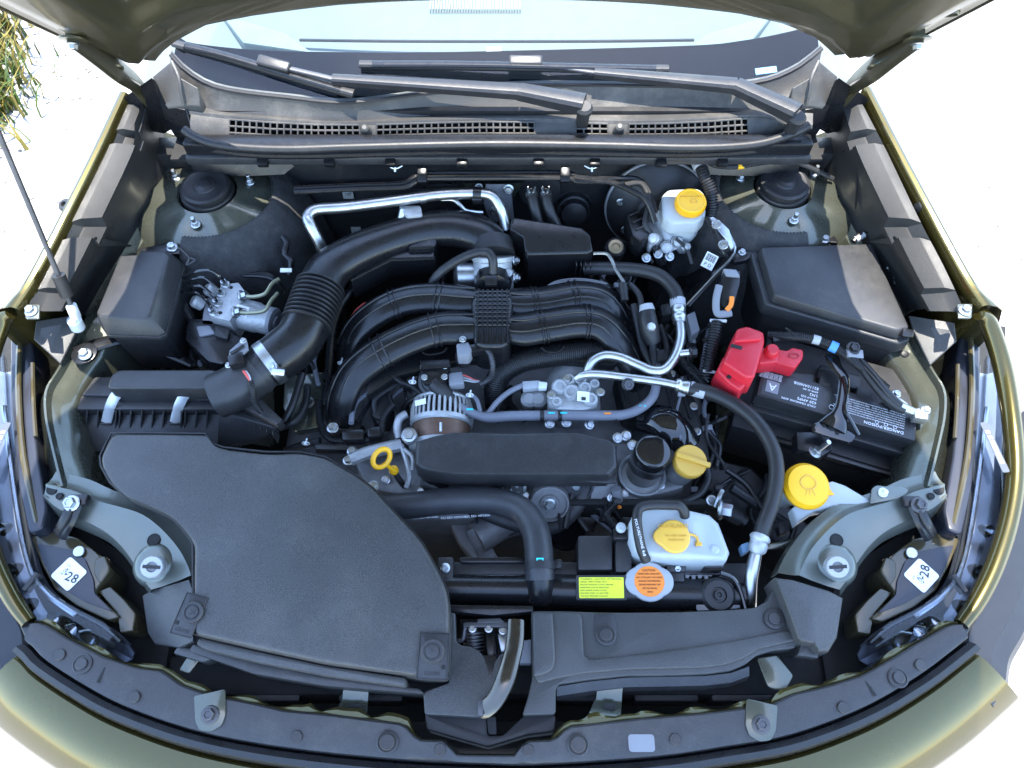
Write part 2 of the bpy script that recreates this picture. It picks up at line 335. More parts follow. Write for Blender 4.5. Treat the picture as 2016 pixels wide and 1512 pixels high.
# ------------------------------------------------------------------ car body
car = thing('car_body', 'olive green car body shell around the open engine bay', 'car body', (-.03, .6, 0))
def ln(a, n=5):                         # polyline in px (x,y,z) -> smooth list
    return cr([Vector(v) for v in a], n)
def at_line(L, t):
    f = t*(len(L)-1); i = min(int(f), len(L)-2); return L[i].lerp(L[i+1], f-i)
CX = 975
for sd in (-1, 1):
    mx = (lambda x: x) if sd < 0 else (lambda x: 2*CX-x)
    q = lambda x, y, z: P(mx(x), y, z)
    qv = lambda v: P(mx(v.x), v.y, v.z)
    if sd < 0: E_ = ln([(240, 182, 1.065), (186, 298, 1.05), (124, 422, 1.035), (62, 540, 1.015), (20, 606, 1.0)])
    else: E_ = ln([(240, 172, 1.065), (176, 298, 1.05), (110, 422, 1.035), (45, 540, 1.015), (4, 602, 1.0)])
    # outer painted wing with a rolled edge
    rows = []
    for i_, v in enumerate(E_):
        p = qv(v); n_ = Vector((sd, 0, 0)); k_ = max(0, min(1, (v.y-560)/90)); o_ = lambda a_, b_: n_*(a_+(b_-a_)*k_)
        rows.append([p+Vector((-sd*.01, 0, -.03)), p+Vector((-sd*.0095, 0, -.004)), p+Vector((-sd*.007, 0, 0)), p+Vector((-sd*.002, 0, .0015)), p+o_(.003, .008), p+o_(.006, .03)-Vector((0, 0, .004)), p+o_(.008, .055)-Vector((0, 0, .014)), p+o_(.014, .09)-Vector((0, 0, .06)), p+o_(.02, .1)-Vector((0, 0, .3)), p+o_(.01, .09)-Vector((0, 0, .6))])
    obj('fender', grid(rows, -.0012), K['paint'], car)
    # black liner strip over the wing's inner edge, with two sunken mounting pockets
    O_ = ln([(253, 205, 1.05), (204, 300, 1.037), (142, 430, 1.022), (90, 530, 1.004), (52, 612, .985)])
    I_ = ln([(290, 214, 1.035), (262, 300, 1.022), (206, 420, 1.006), (152, 530, .987), (112, 604, .972)])
    W_ = ln([(318, 250, .95), (322, 322, .935), (258, 448, .915), (196, 545, .895), (158, 612, .88)])
    ts = []
    for a, b, d in ((0, .155, 0), (.16, .215, .017), (.22, .52, 0), (.525, .6, .018), (.605, .86, 0), (.865, 1, .012)):
        m_ = max(2, int((b-a)*30))
        ts += [(a+(b-a)*j/m_, d) for j in range(m_+1)]
    rows = []
    for t, d in ts:
        o, i, w_ = qv(at_line(O_, t)), qv(at_line(I_, t)), qv(at_line(W_, t)); dz = Vector((0, 0, d))
        a = o.lerp(i, .34)
        rows.append([o-Vector((0, 0, .012)), o+Vector((0, 0, .001)), a-dz+Vector((0, 0, .006)), a.lerp(i, .1)-dz+Vector((0, 0, .006)), i.lerp(w_, .0)-dz*1.2+Vector((0, 0, .002)), i.lerp(w_, .06)-dz*.6-Vector((0, 0, .006)), i.lerp(w_, .5)+Vector((sd*.006, 0, -.0)), w_, w_+Vector((-sd*.004, 0, -.02))])
    lin = obj('fender_liner', grid(rows, .003), K['liner'], car, 25)
    # pocket fittings
    p = q(220, 292, 1.015); bolt(lin, p, .0065, (0, 0, 1), True, 'liner_clip')
    p = q(158, 424, .996)
    obj('hood_stop', lathe(fr(p, (sd*.25, -.2, 1)), [(.013, 0), (.012, .012), (.009, .014), (.009, .022), (.0125, .024), (.0125, .036), (.01, .039), (.005, .039), (.004, .034)]), K['rubber'], lin)
    p = q(175, 418, .992)
    obj('hood_stop_base', lathe(fr(p, (0, 0, 1)), [(.02, 0), (.019, .004), (.012, .006)], 20), K['dull'], lin)
    # inner apron wall under the liner
    rows = []
    for j in range(21):
        t = j/20; w_ = qv(at_line(W_, t)); e = Vector((-sd*1, 0, 0))
        rows.append([w_+Vector((sd*.012, 0, .01)), w_+e*.002-Vector((0, 0, .012)), w_+e*.02-Vector((0, 0, .022)), w_+e*.034-Vector((0, 0, .05)), w_+e*.05-Vector((0, 0, .2)), w_+e*.055-Vector((0, 0, .5))])
    obj('inner_apron', grid(rows, .002), K['bay'], car)
    # front rail: flange line sweeping down beside the headlight
    rail = [(184, 604), (119, 722), (92, 768), (90, 815), (101, 872), (122, 958)]
    inn = [(236, 640), (163, 742), (140, 790), (140, 830), (150, 890), (176, 968)]
    R1 = ln([(x, y, .885) for x, y in rail]); R2 = ln([(x, y, .86) for x, y in inn]); rows = []
    for a, b in zip(R1, R2):
        a, b = qv(a), qv(b); e = Vector((-sd, 0, 0))
        rows.append([a+Vector((sd*.06, 0, -.16)), a+Vector((sd*.035, 0, -.04)), a+Vector((sd*.004, 0, -.008)), a+Vector((sd*.001, 0, .003)), a+e*.003+Vector((0, 0, .003)), a+e*.006-Vector((0, 0, .01)), a.lerp(b, .5)-Vector((0, 0, .004)), b, b+e*.008-Vector((0, 0, .012)), b+e*.014-Vector((0, 0, .2)), b+e*.016-Vector((0, 0, .4))])
    rl = obj('front_rail', grid(rows, .0015), K['bay'], car)
    for x, y in ((143, 722), (168, 697)):
        obj('rail_hole', lathe(fr(q(x, y, .868), (-sd*.4, 0, 1)), [(.007, 0), (.006, .0015), (.0045, .0008)], 14), K['dull'], rl)
    # sage side bracket carrying the hood buffer
    up = [(91, 951), (121, 958), (152, 966), (189, 983), (240, 997), (283, 1012), (320, 1040), (354, 1079), (372, 1112), (379, 1132)]
    lo = [(84, 980), (104, 1000), (128, 1014), (155, 1026), (185, 1040), (209, 1054), (235, 1078), (256, 1106), (276, 1140), (293, 1163)]
    U_ = ln([(x, y, .885-.0012*i) for i, (x, y) in enumerate(up)], 3); L_ = ln([(x, y, .878-.0012*i) for i, (x, y) in enumerate(lo)], 3); rows = []
    for a, b in zip(U_, L_):
        a, b = qv(a), qv(b); o = (a-b).normalized()
        rows.append([a+o*.028-Vector((0, 0, .05)), a+o*.026-Vector((0, 0, .018)), a+o*.014-Vector((0, 0, .013)), a+o*.004-Vector((0, 0, .006)), a-o*.002+Vector((0, 0, .001)), a.lerp(b, .3)-Vector((0, 0, .002)), a.lerp(b, .7)-Vector((0, 0, .002)), b+o*.004+Vector((0, 0, .001)), b-Vector((0, 0, .004)), b-o*.004-Vector((0, 0, .02)), b-o*.006-Vector((0, 0, .022)), b-o*.007-Vector((0, 0, .03))])
    br = obj('side_bracket', grid(rows, .0015), K['sage'], car)
    for x, y, r in ((303, 1063, .0095), (103, 963, .0085), (117, 977, .005), (290, 1088, .004)):
        z = .876 if x > 200 else .882
        obj('bracket_hole', lathe(fr(q(x, y, z-.001), (0, 0, 1)), [(r*1.12, 0), (r*1.02, .002), (r, .0012)], 20), K['void'], br)
    obj('buffer_seat', lathe(fr(q(309, 1112, .858), (0, -.1, 1)), [(.036, 0), (.034, .008), (.029, .015), (.023, .018), (.018, .019)], 28), K['sage'], br)
    M = fr(q(309, 1116, .872), (-sd*.22, -.3, 1))
    hb = obj('hood_buffer', lathe(M, [(.016, 0), (.016, .006), (.0148, .007), (.0148, .011), (.016, .012), (.016, .032), (.015, .034), (.008, .034), (.007, .028)], 28), K['pgrey'], br)
    obj('slot', box(M @ Matrix.Translation((0, 0, .0332)), .025, .005, .0012, 0), K['dull'], hb)
    # strut tower
    c = q(410, 380, .93) if sd < 0 else P(1540, 372, .93)
    M = fr(c, (0, 0, 1)); prof = [(.054, -.012), (.055, .002), (.058, .006), (.064, .004), (.09, -.003), (.115, -.012), (.135, -.03), (.152, -.07), (.165, -.16), (.18, -.4)]
    b = lathe(M, prof, 40, False)
    for v in b.verts:                   # oval plan, pressed beads
        d = v.co-c; rr = math.hypot(d.x, d.y)
        v.co.x = c.x+d.x*(1.12 if rr > .08 else 1)
        if rr > .07 and rr < .14: v.co.z += .004*math.sin(9*math.atan2(d.y, d.x))*(1 if d.y < .02 else .2)
    tw = obj('strut_tower', b, K['bay'], car)
    mt = obj('strut_mount', lathe(M, [(.052, -.014), (.052, .004), (.05, .008), (.045, .009), (.045, .013), (.047, .015), (.047, .019), (.041, .021), (.038, .020), (.022, .021), (.02, .023), (.012, .024), (.01, .0255), (.003, .026)], 36), K['rubber'], tw)
    for a in ((20, 150, 265) if sd < 0 else (30, 160, 275)):
        d = Vector((math.cos(R(a)), math.sin(R(a)), 0))*.082; bp = c+d+Vector((0, 0, .001))
        bolt(tw, bp, .0078, (0, 0, 1), False, 'strut_nut')
        obj('stud', lathe(fr(bp, (0, 0, 1)), [(.0042, .008), (.0042, .018), (.0035, .019)], 10), K['zinc'], tw)
    # felt pad round the inner and front side of the tower
    rows = []; a0, a1 = (-102, 72) if sd < 0 else (108, 282)
    for j in range(41):
        a = R(a0+(a1-a0)*j/40); d = Vector((math.cos(a)*1.12, math.sin(a), 0)); wv = .004*math.sin(j*1.9)+.003*math.sin(j*.7+1); row = []
        for r, h in ((.112, -.004), (.118, -.006), (.136, -.022), (.157, -.06), (.171, -.13), (.18, -.22), (.187, -.3)): row.append(c+d*(r+wv*(r-.11)*14)+Vector((0, 0, h+.002)))
        rows.append(row)
    fp = obj('felt_pad', grid(rows, -.004), K['felt'], tw)
    for j in range(58):                 # frayed stitches along the hem
        a = R(a0+(a1-a0)*(j+.5)/58); d = Vector((math.cos(a)*1.12, math.sin(a), 0))
        if j == 0: st = bmesh.new()
        st = join(st, tube([c+d*.108+Vector((0, 0, -.003)), c+d*.115+Vector((0, 0, .001)), c+d*.124+Vector((0, 0, -.006))], .0011, 5, 2))
    stt = obj('hem_stitch', st, K['dull'], fp); stt['kind'] = 'stuff'
    # fibre edging strip between tower and liner
    obj('edging_strip', tube([q(335, 300, .93), q(320, 345, .915), q(283, 412, .9), q(258, 450, .89)], .007, 8, 4, sq=(1, .5)), K['felt'], car)
# firewall and crossmember; floor and side walls added to keep sun from leaking in
obj('sun_block_floor', box(fr((-.03, .66, .33), (0, 0, 1)), 1.5, 1.07, .02, 0), K['void'], car)
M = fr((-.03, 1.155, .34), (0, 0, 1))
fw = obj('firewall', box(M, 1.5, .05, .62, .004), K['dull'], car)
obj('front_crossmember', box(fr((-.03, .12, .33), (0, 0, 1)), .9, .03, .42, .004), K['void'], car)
for sd in (-1, 1): obj('sun_block_wall', box(fr((-.03+sd*.78, .76, .33), (0, 0, 1)), .02, .72, .46, 0), K['void'], car)
# inner wing floor: pale painted panel low on the battery and filter sides
for sd in (-1, 1):
    mx = (lambda x: x) if sd < 0 else (lambda x: 2*CX-x); q = lambda x, y, z: P(mx(x), y, z)
    rows = [[q(x, y, z) for x, y, z in r] for r in ([(190, 560, .8), (300, 560, .74), (420, 580, .70), (520, 600, .66)], [(160, 640, .8), (270, 650, .73), (400, 670, .69), (530, 690, .64)], [(150, 720, .78), (250, 730, .72), (390, 750, .68), (540, 780, .62)], [(140, 850, .74), (250, 850, .7), (390, 860, .66), (540, 880, .6)])]
    p = obj('apron_floor', grid([cr(r, 4) for r in rows], .002), K['bay'], car)
    for k in range(3): obj('pressed_bead', tube([q(245+k*48, 668+k*5, .738-k*.015), q(240+k*52, 735+k*5, .725-k*.015)], .004, 8, 3, sq=(1, .5)), K['bay'], p)
# cross panel of the firewall top (black ledges below the cowl)
for (y0, z0, hh, d, m_) in ((298, 1.0, .03, .03, 'satin'), (318, .985, .02, .022, 'plastic')):
    a, b = P(372, y0, z0), P(1590, y0, z0)
    obj('cowl_ledge', box(fr((a+b)/2, (0, 0, 1)), (b-a).x, d, hh, .005), K[m_], car)
for x in (520, 650, 770, 910, 1060, 1170, 1300, 1420):
    obj('ledge_clip', box(fr(P(x, 322, .99), (0, -.3, 1)), .02, .018, .012, .002), K['satin'], car)
for sd in (-1, 1):
    mx = (lambda x: x) if sd < 0 else (lambda x: 2*CX-x); q = lambda x, y, z: P(mx(x), y, z)
    obj('ledge_end', grid([cr([q(365, 285, 1.0), q(460, 300, .985), q(560, 310, .98)], 4), cr([q(372, 305, .985), q(470, 330, .96), q(580, 326, .965)], 4), cr([q(380, 335, .95), q(470, 345, .945), q(560, 342, .95)], 4)], .003), K['satin'], car)

# ------------------------------------------------------------------ cowl and windscreen
cw = thing('cowl_panel', 'weathered black cowl panel with vent grilles below the windscreen', 'cowl', P(970, 240, 1.0))
ridge = ln([(318, 208, 1.052), (400, 222, 1.045), (506, 232, 1.04), (680, 240, 1.036), (963, 233, 1.036), (1250, 238, 1.036), (1400, 232, 1.04), (1500, 226, 1.045), (1569, 243, 1.042), (1600, 246, 1.04)], 6)
gb = ln([(338, 112, 1.105), (374, 148, 1.082), (438, 179, 1.066), (573, 197, 1.056), (690, 206, 1.052), (862, 185, 1.055), (1055, 171, 1.057), (1328, 174, 1.06), (1481, 168, 1.067), (1560, 142, 1.082), (1616, 100, 1.105)], 6)
def res(L, n):                          # resample by x
    xs = [v.x for v in L]; out = []
    for i in range(n):
        x = L[0].x+(L[-1].x-L[0].x)*i/(n-1); j = 0
        while j < len(L)-2 and L[j+1].x < x: j += 1
        out.append(L[j].lerp(L[j+1], (x-L[j].x)/max(L[j+1].x-L[j].x, 1e-6)))
    return out
A = [P(*v) for v in res(ridge, 60)]; B = [P(*v) for v in res(gb, 60)]
rows = [[a+Vector((0, -.004, -.006)) for a in A], A, [a.lerp(b, .12)+Vector((0, 0, -.004)) for a, b in zip(A, B)], [a.lerp(b, .4)+Vector((0, 0, -.014)) for a, b in zip(A, B)], [a.lerp(b, .8)+Vector((0, 0, -.006)) for a, b in zip(A, B)], [b+Vector((0, -.004, .004)) for b in B], [b+Vector((0, .01, .0065)) for b in B]]
obj('cowl_top', grid(rows, .003), K['cwl'], cw)
obj('glass_edge_seal', tube([b+Vector((0, 0, .005)) for b in B], .0045, 8, 0), K['rubber'], cw)
# grille face: lattice of bars in front of a dark plenum
low = ln([(372, 262, 1.02), (450, 278, 1.01), (573, 283, 1.006), (963, 277, 1.006), (1336, 278, 1.006), (1480, 272, 1.01), (1575, 252, 1.02)], 6)
A2 = [P(*v) for v in res(ridge, 120)]; L2 = [P(*v) for v in res(low, 120)]
rows = [[p+Vector((0, .05, -.03)) for p in L2], [p+Vector((0, .02, -.01)) for p in L2], [p+Vector((0, .002, -.012)) for p in L2], [p+Vector((0, -.006, -.014)) for p in L2]]
obj('plenum_trough', grid(rows, .003), K['dull'], cw)
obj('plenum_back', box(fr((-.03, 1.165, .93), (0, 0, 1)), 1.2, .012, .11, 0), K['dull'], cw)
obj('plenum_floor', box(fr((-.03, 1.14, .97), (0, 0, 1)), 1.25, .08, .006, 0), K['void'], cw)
def onface(x, t):
    i = (x-ridge[0].x)/(ridge[-1].x-ridge[0].x)*119; j = (x-low[0].x)/(low[-1].x-low[0].x)*119
    g = lambda L, f: L[max(0, min(int(f), 118))].lerp(L[max(0, min(int(f), 118))+1], f-int(f))
    return g(A2, i).lerp(g(L2, j), t)
spans = [(452, 708), (742, 1052), (1134, 1196), (1238, 1472)]; solids = [(335, 450), (708, 742), (1052, 1134), (1196, 1238), (1472, 1590)]
for a, b in solids:
    n_ = max(2, int((b-a)/8)); rows = []
    for j in range(n_+1):
        x = max(375, min(a+(b-a)*j/n_, 1572)) if (a < 400 or b > 1560) else a+(b-a)*j/n_
        rows.append([onface(x, .02)+Vector((0, -.002, -.004)), onface(x, .4)+Vector((0, -.004, .0)), onface(x, .95)])
    obj('cowl_face', grid(rows, .003), K['cwl'], cw)
for a, b in spans:
    g = bmesh.new(); n_ = int((b-a)/13)
    for t in (.1, .36, .62, .9):
        g = join(g, tube([onface(x, t)+Vector((0, -.003, 0)) for x in (a, (a*2+b)/3, (a+2*b)/3, b)], .0019, 6, 0, sq=(1, 1)))
    for k in range(n_+1):
        x = a+(b-a)*k/n_; g = join(g, tube([onface(x, .1)+Vector((0, -.003, 0)), onface(x-3*(.5-k/n_), .9)+Vector((0, -.003, 0))], .0018, 6, 0))
    o = obj('vent_grille', g, K['cwl'], cw)
for x in (722, 1217):
    obj('locating_pin', lathe(fr(onface(x, .5), (0, -.5, 1)), [(.013, -.004), (.011, .004), (.008, .01), (.0075, .02), (.004, .024)], 16), K['cwl'], cw)
obj('weatherstrip', tube([P(*v)+Vector((0, 0, .0)) for v in [(362, 255, 1.05), (384, 270, 1.042), (420, 283, 1.036), (480, 291, 1.032), (573, 294, 1.03), (700, 290, 1.03), (963, 284, 1.031), (1200, 287, 1.03), (1340, 291, 1.03), (1440, 289, 1.031), (1505, 281, 1.034), (1560, 263, 1.042), (1593, 247, 1.052)]], .0085, 12, 5), K['rubber'], cw)
obj('strip_base', tube([P(*v) for v in [(380, 280, 1.02), (430, 294, 1.012), (573, 304, 1.008), (963, 296, 1.008), (1340, 302, 1.008), (1500, 292, 1.012), (1575, 268, 1.024)]], .009, 10, 5), K['satin'], cw)
for sd in (-1, 1):
    mx = (lambda x: x) if sd < 0 else (lambda x: 2*CX-x); q = lambda x, y, z: P(mx(x), y, z)
    e = obj('cowl_corner', solid([q(*v) for v in ((300, 150, 1.09), (338, 118, 1.115), (352, 150, 1.1), (390, 172, 1.085), (395, 208, 1.06), (370, 206, 1.06), (330, 212, 1.055), (318, 200, 1.06))], [q(*v)-Vector((0, 0, .05)) for v in ((300, 150, 1.09), (338, 118, 1.115), (352, 150, 1.1), (390, 172, 1.085), (395, 208, 1.06), (370, 206, 1.06), (330, 212, 1.055), (318, 200, 1.06))], .003), K['cwl'], cw)
    obj('corner_rib', tube([q(338, 120, 1.118), q(352, 152, 1.104), q(356, 180, 1.085), q(362, 206, 1.063)], .003, 6, 4), K['cwl'], e)
    obj('cowl_end_cap', solid([q(*v) for v in ((308, 168, 1.075), (320, 205, 1.058), (368, 214, 1.052), (380, 262, 1.02), (340, 262, 1.0), (322, 235, 1.02))], [q(*v)+Vector((0, .02, -.06)) for v in ((308, 168, 1.075), (320, 205, 1.058), (368, 214, 1.052), (380, 262, 1.02), (340, 262, 1.0), (322, 235, 1.02))], .003), K['satin'], cw)
    # rear wing corner standing up behind the hinge
    obj('fender_corner', solid([q(*v) for v in ((236, 196, 1.06), (298, 152, 1.11), (306, 158, 1.11), (315, 205, 1.06), (300, 215, 1.03), (262, 208, 1.04))], [q(*v)-Vector((0, 0, .06)) for v in ((236, 196, 1.06), (298, 152, 1.11), (306, 158, 1.11), (315, 205, 1.06), (300, 215, 1.03), (262, 208, 1.04))], .002), K['satin'], cw)

ws = thing('windscreen', 'tinted windscreen with wide black border above the cowl', 'windscreen', P(970, 170, 1.06))
GD = Vector((0, math.cos(R(29)), math.sin(R(29))))
rows = [[b+Vector((0, 0, .004))+GD*s_*Vector((1, 1, 1)).x+Vector((-b.x*s_*.25, s_*.0, 0)) for b in B] for s_ in (0, .05, .1, .2, .35, .5, .7)]
obj('pane', grid(rows, .004), K['glass'], ws)
def onglass(px, py, b):                 # pixel ray meets the glass plane through b
    n_ = Vector((0, -GD.z, GD.y)); a = (px-1008)/FPX; bb = (756-py)/FPX; d = Vector((a, CL+bb*SL, -SL+bb*CL)); o = Vector((0, 0, CAM_Z))
    return o+d*((b-o).dot(n_)/d.dot(n_))
tl = ln([(340, 66, 0), (374, 80, 0), (506, 94, 0), (680, 98, 0), (862, 98, 0), (1336, 86, 0), (1471, 74, 0), (1572, 54, 0), (1620, 40, 0)], 6); tl = res(tl, 60)
off = Vector((0, .006, -.0095))
rows = []
for s_ in (0, .33, .66, 1):
    rows.append([(b+Vector((0, 0, .004))).lerp(onglass(min(max(t.x, 345), 1612), t.y, b+Vector((0, 0, .004))), s_)+off for b, t in zip(B, tl)])
mf = mat('black_ceramic_border', (.004, .005, .008), .9, spec=0, var=.3, vs=80)
obj('black_border', grid(rows, .0015), mf, ws)
# dashboard under the glass
db = thing('dashboard', 'sunlit pale dashboard top seen through the windscreen', 'dashboard', (-.03, 1.55, .95))
md = mat('pale_dash_vinyl', (.10, .12, .118), .6, bump=.4, bs=500, var=.1)
rows = [[Vector((-.03+u*1.4, 1.27+.55*v+.10*(1-4*u*u)*0-.0+.13*(abs(u)*2)**2*0, 1.035+.05*v-.02*(2*u)**2+.02*math.sin(3*v))) for u in [k/24-.5 for k in range(25)]] for v in [j/10 for j in range(11)]]
top = obj('dash_top', grid(rows, .01), md, db)
for k in range(34):
    x = -.125+k*.0055
    if k == 0: g = bmesh.new()
    g = join(g, box(fr((x-.04, 1.44, 1.07), (0, -.05, 1)), .0022, .04, .004, 0))
o = obj('defroster_slats', g, K['pgrey'], top); o['kind'] = 'stuff'
for sd in (-1, 1):
    obj('corner_vent', solid([Vector((-.03+sd*x, y, 1.062)) for x, y in ((.36, 1.30), (.5, 1.33), (.56, 1.42), (.42, 1.36))], [Vector((-.03+sd*x, y, 1.04)) for x, y in ((.36, 1.30), (.5, 1.33), (.56, 1.42), (.42, 1.36))], .003), mat('teal_grey_vinyl', (.12, .16, .16), .6), top)
obj('dash_seam', tube([Vector((-.42, 1.34, 1.06)), Vector((-.2, 1.325, 1.068)), Vector((.15, 1.325, 1.068)), Vector((.36, 1.34, 1.06))], .003, 6, 5), K['dull'], top)
obj('sensor_tab', box(fr((-.035, 1.3, 1.062), (0, 0, 1)), .03, .02, .006, .002), K['white'], top)

# ------------------------------------------------------------------ wipers
def wiper(lab, arm, blade, zoff):
    t = thing('wiper', lab, 'wiper', P(*arm[0])-Vector((0, 0, .02)), 'windscreen wipers')
    a = [P(*v) for v in arm]
    piv = obj('pivot', lathe(fr(a[0]-Vector((0, 0, .045)), (0, -.2, 1)), [(.012, 0), (.012, .03), (.016, .034), (.016, .042), (.012, .048)], 20), K['dull'], t)
    def bar(p, w0, h0, name, m_):
        rows = []
        for i, v in enumerate(p):
            d = (p[min(i+1, len(p)-1)]-p[max(i-1, 0)]).normalized(); s_ = d.cross(Vector((0, 0, 1))).normalized(); u = s_.cross(d)
            ww = w0[0]+(w0[1]-w0[0])*i/(len(p)-1); hh = h0[0]+(h0[1]-h0[0])*i/(len(p)-1)
            rows.append([v+s_*ww*x+u*hh*y for x, y in ((-1, -1), (-1, .3), (-.75, .8), (-.3, 1), (.3, 1), (.75, .8), (1, .3), (1, -1))])
        b = grid(rows, 0, True); b.faces.new([v for v in b.verts][:8]); b.verts.ensure_lookup_table(); b.faces.new(b.verts[-8:])
        return obj(name, b, m_, t, 25)
    mw = mat('worn_wiper_paint', (.018, .018, .019), .4, var=.2, vs=40, bump=.15, bs=300, dirt=.12)
    bar([a[0]+Vector((0, 0, 0)), a[0].lerp(a[1], .5), a[1]], (.019, .016), (.013, .01), 'arm_head', mw)
    bar([a[1]+Vector((0, 0, .0)), a[1].lerp(a[2], .5), a[2]], (.0155, .0095), (.009, .007), 'arm', mw)
    bar([a[2], a[2].lerp(a[3], .5), a[3]], (.0055, .005), (.003, .003), 'arm_end', K['steel'])
    c = a[3]; bl = [P(*v) for v in blade]
    f_ = obj('blade', tube(bl, .0075, 8, 5, sq=(1, .6)), K['satin'], t)
    d = (bl[-1]-bl[0]).normalized()
    obj('rubber_lip', tube([p+Vector((0, -.004, -.007)) for p in bl], .004, 6, 5, sq=(.5, 1)), K['rubber'], f_)
    for e, s_ in ((bl[0], 1), (bl[-1], -1)): obj('blade_cap', tube([e-d*.004*s_, e+d*.02*s_], .0085, 8, 0, sq=(1, .65)), K['dull'], f_)
    M = fr(c, (0, -.4, 1), d.cross(Vector((0, 0, 1))))
    obj('blade_clip', box(M @ Matrix.Translation((0, 0, -.004)), .062, .02, .013, .004, 3), mw, f_)
wiper('windscreen wiper with its pivot right of centre and blade reaching the lower-left glass corner', [(1150, 203, 1.085), (1022, 178, 1.085), (655, 155, 1.095), (540, 128, 1.105)], [(345, 86, 1.118), (430, 105, 1.11), (560, 143, 1.095), (693, 182, 1.08)], 0)
wiper('windscreen wiper with its pivot at the far right end of the cowl', [(1570, 222, 1.085), (1450, 167, 1.085), (1170, 142, 1.092), (1035, 122, 1.1)], [(712, 126, 1.098), (900, 126, 1.1), (1100, 130, 1.098), (1312, 135, 1.09)], 0)

# ------------------------------------------------------------------ hood
HA = R(50); HT = Vector((0, -math.cos(HA), math.sin(HA))); HN = Vector((0, math.sin(HA), math.cos(HA)))
HO = P(303, 118, 1.2); HO.x = -.03
def onhood(px, py):
    h = 0; a = (px-1008)/FPX; b = (756-py)/FPX; d = Vector((a, CL+b*SL, -SL+b*CL)); o = Vector((0, 0, CAM_Z))
    for _ in range(12):
        p = o+d*((HO+HN*h-o).dot(HN)/d.dot(HN)); u = p.x-HO.x; h = 0.072*(1-min(1, (u/.66)**2))
    return u, (p-HO).dot(HT)
def H(u, v, n=0): return HO+Vector((u, 0, 0))+HT*v+HN*(0.072*(1-min(1, (u/.66)**2))-.03*max(0, (v-.75)/.35)**2+n)
rear = [onhood(*q_) for q_ in ((168, 91), (240, 103), (303, 118), (318, 98), (345, 76), (405, 44), (506, 24), (680, 2), (970, -8), (1270, 0), (1440, 18), (1545, 42), (1605, 68), (1630, 90), (1646, 106), (1706, 92), (1785, 81))]
hd = thing('hood', 'raised olive green hood shading the engine bay', 'hood', HO)
# stations across the width, each running from the rear edge to the curved nose
us = [k/60*2-1 for k in range(61)]
def rear_v(u):
    if u <= rear[0][0]: return rear[0][1]
    for (a, b), (c, d) in zip(rear, rear[1:]):
        if a <= u <= c: return b+(d-b)*(u-a)/max(c-a, 1e-6)
    return rear[-1][1]
(ua, va), (ub, vb) = onhood(168, 91), onhood(0, 10); ua, ub = -ua, -ub
def half(v):
    k = max(0, min(1, (v-vb-.05)/.35)); return ua+(ub-ua)*max(0, min(v, vb+.06)-va)/(vb-va)+max(0, .73-ub)*k*k*(3-2*k)
NL = 1.35  # unseen nose made longer so its shade reaches the front trim
def hp(u1, t, n):
    nose = NL-.09*u1*u1
    v0 = rear_v(u1*ua); v = v0+(nose-v0)*t; hw = half(v); return H(u1*hw, v, n)
rows = [[hp(u, j/22, .018*(min(1, (1-abs(u))*6))*min(1, .25+(j/22)*12)) for u in us] for j in range(23)]
skin = obj('outer_skin', grid(rows), K['paint'], hd)
def ss(a, b, x): t = max(0, min(1, (x-a)/(b-a))); return t*t*(3-2*t)
def inn(u, t):
    e = 1-abs(u); n = -.004-.02*ss(.03, .07, e)*ss(.02, .05, t)*ss(0, .05, 1-t)
    n += .017*ss(.16, .21, e)*ss(.1, .14, t)*ss(.1, .16, 1-t)
    return n-.01*math.exp(-((e-.3-.6*t)/.05)**2)*ss(.1, .14, t)
tt = [j/60*.4 for j in range(60)]+[.4+.6*j/20 for j in range(21)]
us2 = [k/120*2-1 for k in range(121)]
rows = [[hp(u, t_, inn(u, t_)) for u in us2] for t_ in tt]
inner = obj('inner_panel', grid(rows), K['under'], hd, 60)
ed = [hp(u, 0, .004) for u in us]+[hp(1, j/22, 0) for j in range(1, 23)]+[hp(u, 1, .002) for u in us[::-1][1:]]+[hp(-1, j/22, 0) for j in range(21, 0, -1)]
obj('hem_flange', tube(ed, .0055, 8, 0, True), K['paint'], hd)
for sd in (-1, 1):
    for (x, y, r, el) in ((347, 2, .02, 1.5), (82, 8, .008, 1.6), (276, 50, .006, 1.3)):
        u, v = onhood(x if sd < 0 else 2*CX-x, y); M = fr(H(u, v, -.015), -HN, (1, 0, 0)) @ Matrix.Diagonal((1, el, 1, 1))
        obj('access_hole', lathe(M, [(r*1.25, -.006), (r*1.12, -.001), (r, -.0015), (r*.96, -.006)], 24), K['under'], inner)
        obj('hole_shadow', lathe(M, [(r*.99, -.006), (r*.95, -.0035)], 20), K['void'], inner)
    for pts in (((95, -30), (150, 22), (205, 62), (243, 92)), ((262, 92), (285, 70), (330, 42), (420, 18)), ((150, -20), (200, 20), (240, 52))):
        obj('pressed_bead', tube([H(*onhood(x if sd < 0 else 2*CX-x, y), -.012) for x, y in pts], .009, 10, 5, sq=(1, .4)), K['under'], inner)
    # gooseneck hinge
    mx = (lambda x: x) if sd < 0 else (lambda x: 2*CX-x)
    a = H(*onhood(mx(140), 42), -.02); b = H(*onhood(mx(215), 92), -.026)
    pts = [a, a.lerp(b, .5), b, b.lerp(P(mx(262), 160, 1.11), .35), P(mx(262), 160, 1.1), P(mx(288), 192, 1.05), P(mx(312), 232, .99)]
    hg = obj('hinge', tube(pts, [.02, .022, .025, .024, .021, .02, .018], 12, 5, sq=(.5, 1)), K['under'], hd)
    for p in (a, b):
        bolt(hg, p-HN*.01, .0075, -HN, False, 'hinge_bolt'); obj('washer', lathe(fr(p-HN*.003, -HN), [(.019, 0), (.019, .003), (.01, .004)], 20), K['under'], hg)
